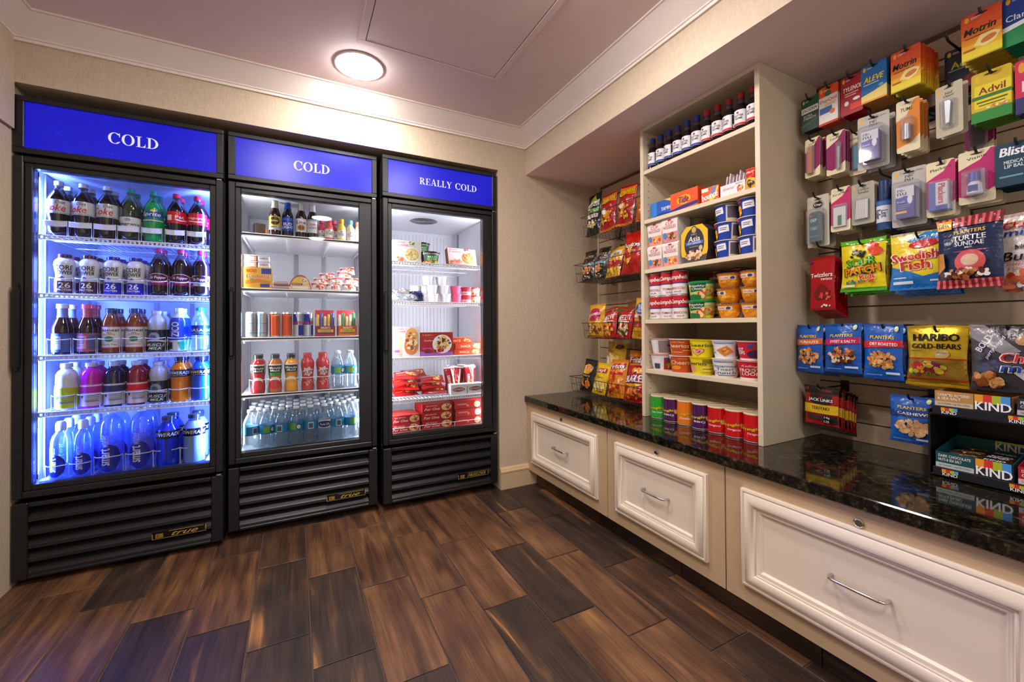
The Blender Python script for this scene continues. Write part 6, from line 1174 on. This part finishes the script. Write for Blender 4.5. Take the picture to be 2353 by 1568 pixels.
o = lens_print(lens('clear contact lens solution pack in the second hook row')); hang(o, .682, 1.700, .182, 3, 1.712, .042, 'upper contact lens packs', 'upper contact lens packs', -4, .004)
o = card('antacid_pack', 'orange and cream carded roll of antacid tablets', .056, .165, TAN, [('p', [(0, .1), (0, .62), (.4, .68), (.8, .98), (1, .98), (1, .3), (.6, .16)], '#e08418'), ('t', 'TUMS', .44, .82, .5, .07, '#3a2c18', .03, .1)], (.0, .03, .03, .08, .02), content=lambda q: q.lathe([(.036, .001), (.036, .009), (.084, .009), (.0845, .001)], [(9, '#b8b8c4', 'foil')], 12, cx=0, cy=-.0105)); hang(o, .592, 1.706, .165, 4, 1.715, .022, 'antacid cards', 'antacid cards', -2)
o = card('nail_clipper_pack', 'tilted grey card with a steel nail clipper', .062, .150, '#c0b8a0', [('e', .14, .9, .06, .06, '#e8b040'), ('t', 'Nail', .5, .83, .26, .05, '#3a342c', .02), ('t', 'Clipper', .5, .77, .42, .05, '#3a342c', .02)], (0, .02, .036, .085, .014), content=lambda q: (q.prism([(-.004, .035), (.004, .035), (.008, .095), (.004, .1), (-.006, .1)], lambda a, b, t: (a, t, b), -.004, -.009, '#c8c8cc', 'steel'), q.tube([(0, -.007, .036), (.006, -.007, .028), (.003, -.007, .022), (-.005, -.007, .026), (0, -.007, .036)], .0012, '#b8b8bc', seg=5))); hang(o, .491, 1.700, .150, 2, 1.70, .02, 'nail clipper cards', 'nail clipper cards', 12)
o = beauty('comb_pack', 'magenta and cream beauty card behind the nail clippers', .06, .16, 'Comb', stick('#303038', -.01, .01, .02, .09), (0, .014, .04, .09, .012)); hang(o, .462, 1.655, .16, 3, 1.80, .012, 'magenta cards behind the nail clippers', 'magenta cards behind the clippers', 0, hk=False)
o = card('allergy_pack', 'yellow and green carded allergy pack with dark red lettering', .076, .140, '#d8b81c', [('e', .16, .88, .07, .07, '#e8c020'), ('r', .08, .28, .98, .74, '#e8d828'), ('t', 'Advil', .52, .62, .66, .14, '#8a2418', .05), ('r', .02, .46, 1, .53, '#3a7a30'), ('r', .14, .38, .9, .41, '#5a5a18'), ('r', .2, .32, .84, .34, '#5a5a18'), ('r', 0, 0, 1, .22, '#2a8a34'), ('b', .6, .26, .3, .03, ['#d88a50', '#f0e8b0'], 6, .06)]); hang(o, .412, 1.702, .140, 7, 1.708, .012, 'yellow and green allergy packs', 'yellow and green allergy packs', 0)
o = card('lip_care_pack', 'red and navy carded pack beside the yellow and green allergy packs', .06, .14, '#d02050', [('e', .2, .86, .1, .1, '#e8a030'), ('r', 0, 0, 1, .3, '#28306a'), ('r', .2, .4, .8, .6, '#e8e0e4')]); hang(o, .340, 1.694, .140, 4, 1.71, .012, 'red and navy packs', 'red and navy packs', 0)
# row 3
o = card('hair_gel_pack', 'pale card holding a dark teal tube of hair gel', .078, .190, '#c8c2b0', [('e', .5, .82, .26, .09, '#141414'), ('e', .5, .82, .24, .08, '#ece8e0'), ('e', .5, .82, .22, .07, '#181818'), ('t', 'Dep', .5, .82, .32, .055, '#f4f0ea', .05, .1)], (0, .01, .06, .13, .028), content=lambda q: (q.box(-.022, .022, -.024, -.002, .012, .128, '#1a5060', 'gloss', .007), q.box(-.018, .018, -.0245, -.024, .06, .075, '#2a7080', 'gloss')))
pr = Print(surf_front(-.022, .022, .012, .128, -.0248), None, 2.6, lift=.0006); pr.spec([('r', .1, .84, .4, .9, '#c03040'), ('t', 'DEP', .5, .72, .5, .09, '#e0f0f0', .04), ('t', 'GEL', .55, .46, .5, .07, '#c8e0e4', .02), ('r', .1, .2, .9, .22, '#60a0b0')]); obj('tube_print', pr.g, o, None, 0)
hang(o, .852, 1.476, .190, 2, 1.725, .035, 'hair gel packs', 'hair gel packs', 6)
o = beauty('bandage_pack', 'magenta and cream first aid card with white bandage sachets', .060, .155, 'First Aid', lambda q: (q.box(-.02, .018, -.006, -.002, .015, .085, '#e8e6e2', 'paper', .001), q.box(-.006, .006, -.0066, -.006, .02, .055, '#1a7a48', 'paper')), (0, .01, .046, .085, .010), '#c01060'); hang(o, .776, 1.482, .155, 8, 1.708, .010, 'first aid cards', 'first aid cards', 3)
o = card('cotton_swab_pack', 'grey card with a bundle of white cotton swabs', .066, .140, '#a8a494', [('e', .14, .9, .05, .05, '#e8b040'), ('t', 'Cotton', .52, .84, .5, .055, '#3a362c', .02), ('t', 'Swabs', .52, .77, .46, .055, '#3a362c', .02)], (-.004, .012, .044, .078, .014), content=lambda q: [q.tube([(-.018 + k * .0045, -.006, .018), (-.014 + k * .0042, -.006, .082)], .0022, '#ece8e2', 'matte', 5) for k in range(8)]); hang(o, .712, 1.478, .140, 6, 1.712, .015, 'cotton swab cards', 'cotton swab cards', 2)
g = G(); g.lathe([(0, .012), (.004, .020), (.10, .020), (.104, .014), (.165, .014), (.17, .010)], [(.004, '#20283a', 'gloss'), (.10, '#2a4a80', 'gloss'), (9, '#1c3a6a', 'gloss')], 18)
pr = Print(surf_lathe([(0, .02), (.1, .02)], .02, .098, 180), .1, 1.2); pr.spec([('r', .05, .1, .95, .8, '#d8dce4'), ('r', .05, .8, .95, .98, '#3a6aa8'), ('t', 'Lint', .62, .45, .36, .22, '#2a3a6a', .04, 0, -90), ('t', 'Roller', .34, .45, .46, .22, '#2a3a6a', .04, 0, -90)])
o = make('lint_roller', 'blue lint roller hanging by its handle', 'lint roller', g, [('print', pr.g)]); place(o, [(1.718, .655, 1.302, -90), (1.765, .652, 1.300, -80), (1.812, .655, 1.300, -100)], 'blue lint rollers'); hook(.655, 1.475, 'lint rollers')
o = lens_print(lens('clear contact lens solution pack in the third hook row')); hang(o, .594, 1.488, .182, 3, 1.712, .042, 'lower contact lens packs', 'lower contact lens packs', -2, .004)
o = beauty('dental_floss_pack', 'magenta and cream card with a white and blue box of floss picks', .062, .165, 'Plackers', lambda q: (q.box(-.02, .02, -.018, -.002, .014, .098, '#e4e2ea', 'gloss', .002), q.box(-.02, -.006, -.0185, -.018, .014, .098, '#4a68b8', 'gloss'), q.box(-.006, .02, -.0185, -.018, .014, .03, '#2a50a0', 'gloss')), (0, .01, .05, .095, .022), '#c0146a')
pr = Print(surf_front(-.006, .02, .03, .098, -.0188), None, 2.6, lift=.0004); pr.text('Plackers', .5, .5, 2.2, .22, '#d02838', .03, 0, -90); obj('floss_print', pr.g, o, None, 0)
hang(o, .512, 1.482, .165, 6, 1.70, .018, 'floss pick cards', 'floss pick cards', 0)
o = beauty('eye_drop_pack', 'magenta and cream card with a small white and blue eye drop bottle', .072, .150, 'Visine', lambda q: (q.lathe([(.02, .012), (.024, .016), (.05, .014), (.06, .008)], [(9, '#e8e4ec', 'gloss')], 14, cy=-.016), q.lathe([(.058, .012), (.082, .011), (.084, .008)], [(9, '#3a4ab0', 'gloss')], 14, cy=-.016), q.box(-.01, .01, -.0315, -.031, .028, .046, '#2a3a8a', 'gloss')), (0, .012, .046, .08, .034), '#b8106a'); hang(o, .440, 1.488, .150, 3, 1.704, .038, 'eye drop cards', 'eye drop cards', -2)
o = card('lip_balm_pack', 'dark teal lip balm card in the third hook row', .084, .115, '#0e3c50', [('t', 'Blistex', .54, .8, .86, .2, '#f0f4f8', .08, .15), ('t', 'MEDICATED', .5, .55, .6, .08, '#e0ecf0', .03), ('t', 'LIP BALM', .46, .45, .5, .08, '#e0ecf0', .03), ('r', .1, .2, .6, .24, '#6aa0b0'), ('p', [(.6, .1), (1, .3), (1, .05)], '#1a9a70')], slot=False); hang(o, .366, 1.482, .115, 6, 1.70, .016, 'dark teal lip balm cards', 'dark teal lip balm cards', 0)
# rows 4 to 6: hanging bags
def hbag(nm, label, w, h, d, col, spec, y, zt, n, x0, dx, what, fin='film', edge=None, back=None, seed=1, tilt=0.0, z_hook=None):
    o = pouch(nm, label, 'bag', w, h, d, col, spec, fin, .05, seed, back, edge, wr=1.1)
    R = random.Random(seed); sp = [(x0 + k * dx, y + (R.uniform(-.004, .002) if k else 0), zt - h - k * .006, -90 - tilt + (R.uniform(-2, 2) if k else 0), R.uniform(-2, 0), R.uniform(-2, 2) if k else 0) for k in range(n)]
    place(o, sp, label.split(',')[0][:40] if n > 1 else None); hook(y, (zt - .03) if z_hook is None else z_hook, what)
hbag('licorice_bag', 'flat red licorice bag with white lettering on the fourth hook row', .092, .195, .010, '#a80c18', [('t', 'Twizzlers', .5, .66, .9, .08, '#f4f0ee', .04), ('t', 'twists', .72, .58, .44, .05, '#f4f0ee', .03), ('p', [(.15, .32), (.5, .5), (.85, .36), (.8, .22), (.3, .2)], '#701018'), ('b', .65, .26, .2, .06, ['#d83a38', '#e86058', '#3a8a30'], 7, .06, 2), ('b', .65, .08, .22, .02, ['#e8e0e0'], 4, .05, 4), ('r', .02, .9, .14, .94, '#3a3a80')], .842, 1.245, 6, 1.722, .017, 'red licorice bags', 'film', '#801018', '#901018', 2, 8, 1.27)
hbag('sour_candy_bag', 'yellow sour candy bag with green edges and green and orange lettering', .130, .178, .028, '#e8d418', [('r', 0, .92, 1, 1, '#5ab81c'), ('r', 0, 0, 1, .07, '#48a81c'), ('b', .45, .72, .26, .08, ['#1a1a14'], 10, .045, 5), ('b', .5, .36, .4, .03, ['#1a1a14'], 8, .05, 6), ('e', .74, .84, .12, .1, '#d83020'), ('e', .82, .74, .14, .08, '#e04828'), ('t', 'SOUR', .5, .56, .64, .14, '#4ab01c', .09, 0, 6, '#1a1a10'), ('t', 'PATCH', .52, .40, .8, .15, '#f08c14', .09, 0, 6, '#1a1a10'), ('t', 'Kids', .64, .27, .34, .1, '#d82a28', .07, 0, 6, '#f8f4e8'), ('b', .5, .18, .36, .03, ['#2858b8', '#d83828', '#38a038', '#f08c20'], 8, .045, 7), ('r', .06, .09, .36, .13, '#e8ecd8')], .715, 1.288, 3, 1.715, .03, 'yellow sour candy bags', 'film', '#3a9818', '#58a828', 3)
hbag('fish_candy_bag', 'yellow and blue gummy fish bag with red lettering', .142, .178, .027, '#ecd020', [('p', [(0, .0), (1, 0), (1, .3), (.6, .22), (.4, .3), (0, .42)], '#1470c0'), ('p', [(.3, .84), (.6, .98), (1, .98), (1, .84), (.7, .78)], '#2a80c8'), ('e', .6, .78, .26, .07, '#c82028', .12), ('t', 'Swedish', .44, .58, .84, .15, '#c81c28', .08, 0, 4, '#f8f0ec'), ('t', 'Fish', .46, .42, .52, .16, '#c81c28', .08, 0, 4, '#f8f0ec'), ('r', .06, .1, .42, .15, '#e0e8f4'), ('r', .06, .2, .3, .22, '#d0e0f4'), ('r', .7, .13, .95, .16, '#d0e0f4')], .568, 1.282, 4, 1.708, .03, 'gummy fish bags', 'film', '#1268b0', '#1870c0', 4)
hbag('snack_mix_pouch', 'navy snack mix pouch with pink and red stripes and NEW corner', .134, .20, .032, '#14284e', [('r', 0, .86, 1, 1, '#e06a70'), *[('r', .05 + k * .1, .86, .1 + k * .1, 1, '#801c24') for k in range(10)], ('r', 0, 0, 1, .12, '#e06a70'), *[('r', .05 + k * .1, 0, .1 + k * .1, .12, '#801c24') for k in range(10)], ('r', .02, .84, .26, .97, '#f0b828'), ('t', 'NEW', .14, .905, .18, .05, '#26242c', .04), ('t', 'PLANTERS', .54, .78, .48, .05, '#f0c028', .05), ('t', 'TURTLE', .54, .69, .5, .07, '#f0f0f4', .03), ('t', 'SUNDAE', .54, .61, .44, .06, '#f0f0f4', .04), ('t', 'MIX', .54, .555, .12, .025, '#f0f0f4', .01), ('r', .3, .5, .8, .51, '#c83a78'), ('e', .55, .36, .24, .16, '#d85858'), ('e', .55, .38, .14, .08, '#d8b898'), ('b', .5, .2, .4, .06, ['#f0ece8', '#a0582a', '#5a2a18', '#c88848', '#6a3018'], 20, .06, 8), ('p', [(.04, .2), (.16, .3), (.14, .5), (.05, .5)], '#c88a38')], .448, 1.298, 1, 1.664, .05, 'navy snack mix pouches', 'film', '#a03840', '#701c28', 5, 0, 1.285)
hbag('chocolate_mix_pouch', 'white and red chocolate snack mix pouch beside the navy one', .15, .20, .03, '#e0dcdc', [('b', .5, .9, .45, .06, ['#c8341c', '#e8b8a0', '#d85838'], 12, .07, 3), ('t', 'Chex', .3, .84, .4, .09, '#c81c28', .06, .15), ('t', 'mix', .3, .74, .4, .09, '#2048a0', .06, .15), ('t', 'MUDDY', .5, .54, .5, .06, '#3a2a28', .04), ('t', 'Buddies', .5, .42, .84, .12, '#2c1c18', .06, .2), ('t', 'PEANUT BUTTER', .4, .32, .5, .035, '#c84838', .02), ('t', '& CHOCOLATE', .4, .26, .5, .035, '#c84838', .02), ('b', .4, .1, .46, .1, ['#c8441c', '#e8d0c0', '#d86a48', '#f0e4dc'], 22, .08, 5)], .335, 1.292, 2, 1.705, .05, 'white and red chocolate mix pouches', 'film', '#b83828', '#c8a098', 6)
def planters(label, band, title, nut, w=.104, h=.175, seed=1): 
    return dict(nm='nut_bag', label=label, w=w, h=h, d=.028, col='#1458b4', spec=[('t', 'PLANTERS', .5, .76, .62, .06, '#f0c828', .06), ('p', [(0, .56), (1, .6), (1, .72), (0, .68)], band), ('t', title, .54, .64, .7, .055, '#f4f0ea', .04), ('b', .52, .35, .36, .16, nut, 42, .07, seed), ('r', .6, .1, .94, .14, '#c8d8f0'), ('e', .86, .92, .05, .05, '#c8d890'), ('r', .1, .07, .5, .09, '#7aa0d8')], seed=seed, edge='#0e4898', back='#104a9c')
PN = ['#c8843c', '#d89c58', '#b06c2c', '#e0b070']
hbag(**planters('blue peanut bag with orange band at the shelf-unit end of the fifth hook row', '#d8641c', 'PEANUTS', PN, .096, seed=3), y=.874, zt=.997, n=4, x0=1.695, dx=.034, what='orange-band peanut bags', tilt=6)
hbag(**planters('blue trail mix bag with magenta band', '#c0185c', 'SWEET & SALTY', ['#3a1c10', '#e0d0b0', '#c88848', '#6a3418', '#a85028'], .114, .17, seed=5), y=.766, zt=1.0, n=5, x0=1.690, dx=.032, what='magenta-band trail mix bags')
hbag(**planters('blue peanut bag with red band between trail mix and gold gummy bags', '#c81c24', 'DRY ROASTED', PN, .106, .178, seed=7), y=.654, zt=.997, n=4, x0=1.692, dx=.035, what='red-band peanut bags')
hbag('gummy_candy_bag', 'shiny gold gummy candy bag with black lettering', .138, .180, .028, '#c8a824', [('t', 'HARIBO', .5, .8, .76, .12, '#181410', .12), ('t', 'GOLD-BEARS', .5, .655, .82, .085, '#181410', .08), ('t', 'GUMMI CANDY', .16, .58, .24, .025, '#5a4a10', .02), ('r', 0, .44, 1, .46, '#c82020'), ('r', 0, .1, 1, .12, '#c82020'), ('r', 0, .12, 1, .44, '#9a7a28'), ('b', .36, .28, .32, .11, ['#c02c48', '#2a7a38', '#e8902c', '#e8d040', '#8a2c68', '#b03030', '#3a8a48'], 34, .07, 4), ('e', .62, .53, .13, .07, '#b8a878'), ('t', 'The original', .62, .545, .16, .022, '#3a2c18', .02), ('r', .0, 0, 1, .06, '#b89418')], .529, .992, 4, 1.700, .033, 'gold gummy candy bags', 'foil', '#a88a18', '#b89a20', 8)
hbag('snack_mix_pouch', 'grey and black snack mix pouch with red and blue logo', .144, .180, .034, '#3a383c', [('p', [(.2, 1), (.7, .62), (.5, .55), (0, .8), (0, 1)], '#8a888c'), ('p', [(.6, .3), (.9, .05), (1, .2), (1, .5)], '#c8c4c8'), ('t', 'BOLD', .2, .72, .34, .09, '#e0dce0', .08, 0, 60), ('t', 'party blend', .36, .66, .5, .06, '#e8e4e8', .02, .2, 60), ('e', .72, .78, .1, .07, '#b8905a'), ('e', .84, .74, .07, .06, '#e0d8c8'), ('t', 'Chex', .72, .52, .56, .13, '#c8202c', .08, .15, 0, '#f4f0f0'), ('t', 'mix', .72, .37, .56, .13, '#2048a0', .08, .15, 0, '#f4f0f0'), ('t', 'SNACK', .84, .25, .26, .04, '#d8d4d8', .02), ('b', .24, .16, .2, .1, ['#b8763a', '#d89c58', '#8a4c20', '#e0b478'], 18, .08, 3)], .386, .994, 3, 1.69, .04, 'grey snack mix pouches', 'film', '#2a282c', '#2c2a2e', 9)
hbag('jerky_bag', 'black and red beef jerky bag with yellow band under the peanut bags', .116, .150, .015, '#a01418', [('r', 0, .82, 1, 1, '#141212'), ('r', .0, .0, 1, .06, '#141212'), ('p', [(.18, .8), (.82, .8), (.82, .62), (.5, .52), (.18, .62)], '#181416'), ('t', 'JACK LINKS', .5, .66, .72, .09, '#f0ecea', .04), ('p', [(.42, .76), (.5, .72), (.58, .76), (.5, .7)], '#c82020'), ('r', 0, .34, 1, .56, '#d8b018'), ('t', 'TERIYAKI', .5, .47, .52, .08, '#241c10', .05), ('r', .1, .18, .9, .3, '#3a241c'), ('r', .58, .12, .98, .3, '#161414'), ('t', '14g', .7, .255, .16, .06, '#f0f0f0', .03), ('t', '110', .68, .16, .14, .06, '#f0f0f0', .03), ('t', '110', .1, .92, .1, .06, '#c82c28', .04), ('t', 'Protein', .68, .91, .3, .05, '#c82c28', .03)], .845, .772, 7, 1.712, .02, 'beef jerky bags', 'film', '#141212', '#141212', 10, 0, .752)
hbag(**planters('blue cashew bag with navy band hanging low beside the snack bar display', '#123a80', 'CASHEWS', ['#d8ac78', '#e4c094', '#c89460'], .118, .150, seed=11), y=.592, zt=.772, n=3, x0=1.72, dx=.035, what='cashew bags', z_hook=.750)

# ------------------------------------------------------------------ snack bar display on the counter
t = root('snack_bar_rack', 'black two-tier countertop rack holding snack bar boxes', 'rack', (0, 0, CT + .0006))
xf, y1, y0 = 1.655, .536, .15
def rp(nm, *a): g = G(); g.box(*a, '#101214', 'black', .001); return obj(nm, g, t)
rp('side_panel', xf, xf + .20, y1 - .005, y1, 0, .192); rp('side_panel', xf, xf + .20, y0, y0 + .005, 0, .192)
rp('tray', xf, xf + .20, y0 + .005, y1 - .005, .002, .006); rp('tray', xf - .004, xf + .20, y0 + .005, y1 - .005, .176, .182)
rp('back_panel', xf + .195, xf + .20, y0 + .005, y1 - .005, .006, .176)
for zz in (.004, .180):
    g = G(); g.box(xf - .008, xf - .004, y0 + .002, y1 - .012, zz, zz + .024, '#16181c', 'black', .001); lip = obj('front_lip', g, t)
    for yy in (.488, .36, .24):
        pr = Print(lambda u, v, l, yy=yy, zz=zz: (xf - .008 - l, yy + .017 - .034 * u, zz + .003 + .018 * v), None, .5); pr.spec([('r', .0, .5, .25, 1, '#e8a020'), ('r', .25, .5, .5, 1, '#d83028'), ('r', .5, .5, .75, 1, '#b0c028'), ('r', .75, .5, 1, 1, '#58a0d8'), ('t', 'KIND', .5, .26, .9, .46, '#f0f0f0', .05)]); obj('price_strip_print', pr.g, lip, None, 0)
KB = lambda bg, l1, l2, c3: [('r', 0, 0, 1, 1, bg), ('r', 0, 0, .52, .3, c3), ('t', '5g SUGAR | 6g PROTEIN', .26, .15, .44, .14, '#4a4440', .01), ('t', l1, .26, .76, .44, .17, '#f4f0ea', .02), ('t', l2, .2, .52, .32, .17, '#f4f0ea', .02), ('r', .53, 0, 1, 1, '#1c2026'), ('r', .54, .46, .65, 1, '#e89a20'), ('r', .65, .46, .76, 1, '#d83028'), ('r', .76, .46, .87, 1, '#a8bc24'), ('r', .87, .46, .98, 1, '#4a98d8'), ('t', 'KIND', .77, .3, .44, .52, '#f4f4f4', .05)]
def barbox(label, bg, l1, l2, c3, y, z, open_=True, xx=xf, w=.148, tilt=-6, name='snack_bar_box'):
    g = G(); h, d, th = .044, .15, .0012; bk = .072 if z < .7 else .0425; h = min(h, bk)
    g.box(-w / 2, w / 2, 0, th, 0, h, bg, 'paper'); g.box(-w / 2, w / 2, d - th, d, 0, bk, bg, 'paper'); g.box(-w / 2, w / 2, 0, d, 0, th, bg, 'paper')
    for sx in (-1, 1):
        x = sx * (w / 2 - th / 2); g.add([(x - th / 2, 0, 0), (x - th / 2, d, 0), (x - th / 2, d, bk), (x - th / 2, 0, h), (x + th / 2, 0, 0), (x + th / 2, d, 0), (x + th / 2, d, bk), (x + th / 2, 0, h)], [(3, 2, 1, 0), (4, 5, 6, 7), (0, 1, 5, 4), (1, 2, 6, 5), (2, 3, 7, 6), (3, 0, 4, 7)], bg, 'paper')
    pr = Print(surf_front(-w / 2, w / 2, 0, h, 0), None, h / w, lift=.0003); pr.spec(KB(bg, l1, l2, c3)); p2 = Print(surf_front(-w / 2, w / 2, h * .95, bk, d - th), None, .2, lift=.0003); p2.spec([('t', 'KIND', .75, .5, .4, .7, '#d8d8d8', .05), ('r', .55, .8, .95, 1, '#a8bc24')])
    o = make(name, label, 'box', g, [('print', pr.g), ('back_print', p2.g)])
    o.location = (xx, y, z); o.rotation_euler = (0, 0, math.radians(-90)); return o
B0 = CT + .0006
barbox('teal open box of snack bars, DARK CHOCOLATE NUTS & SEA SALT, on the lower rack tier', '#0f4a50', 'DARK CHOCOLATE', 'NUTS & SEA SALT', '#b8c4c4', .444, B0 + .0295, xx=xf - .006)
barbox('red open box of snack bars next to the teal one on the lower rack tier', '#b01c24', 'DARK CHOCOLATE', 'CHERRY', '#d8c0c0', .288, B0 + .0295, xx=xf - .006)
barbox('tan open box of snack bars, CARAMEL ALMOND & SEA SALT, on the upper rack tier', '#b88a4c', 'CARAMEL ALMOND', '& SEA SALT', '#c8b8a0', .444, B0 + .2055, xx=xf - .006)
barbox('dark open box of snack bars next to the tan one on the upper rack tier', '#2a2c34', 'PEANUT BUTTER', 'CHOCOLATE', '#b8b8bc', .288, B0 + .2055, xx=xf - .006)
def kbar(label):
    g = G(); 
    def f(s_): return lambda u, v: ((u - .5) * .13, (v - .5) * .034, .006 + s_ * .0055 * (math.sin(math.pi * v) ** .5 if 0 < v < 1 else 0) * (1 if .06 < u < .94 else .15))
    g.grid(f(1), 12, 5, '#3a2a20', 'film'); g.grid(f(-1), 12, 5, '#22201e', 'film', True)
    pr = Print(lambda u, v, l: ((u - .5) * .13, (v - .5) * .034, .0118 + l - (.002 if v < .15 or v > .85 else 0)), None, .26); pr.spec([('r', .55, .1, .94, .9, '#17181c'), ('t', 'KIND', .75, .5, .3, .5, '#f0f0f0', .05), ('r', .08, .3, .5, .6, '#1a6a68'), ('b', .3, .5, .2, .3, ['#8a5a30', '#c89858', '#4a2814'], 9, .04)])
    return make('snack_bar', label, 'bar', g, [('print', pr.g)])
kb = kbar('wrapped snack bar lying in the teal box')
place(kb, [(xf + .03 + .03 * k, .444, B0 + .0315 + (.003 if k % 2 else 0) + .0122 * r_, -90 + (3, -4, 2, -2)[k], 0) for k in range(4) for r_ in range(3)], 'snack bars in the teal box')
kb2 = kbar('wrapped snack bar lying in the red box'); place(kb2, [(xf + .03 + .03 * k, .288, B0 + .0315 + .012 * r_, -90 + (2, -3, 3, -2)[k]) for k in range(4) for r_ in range(3)], 'snack bars in the red box')
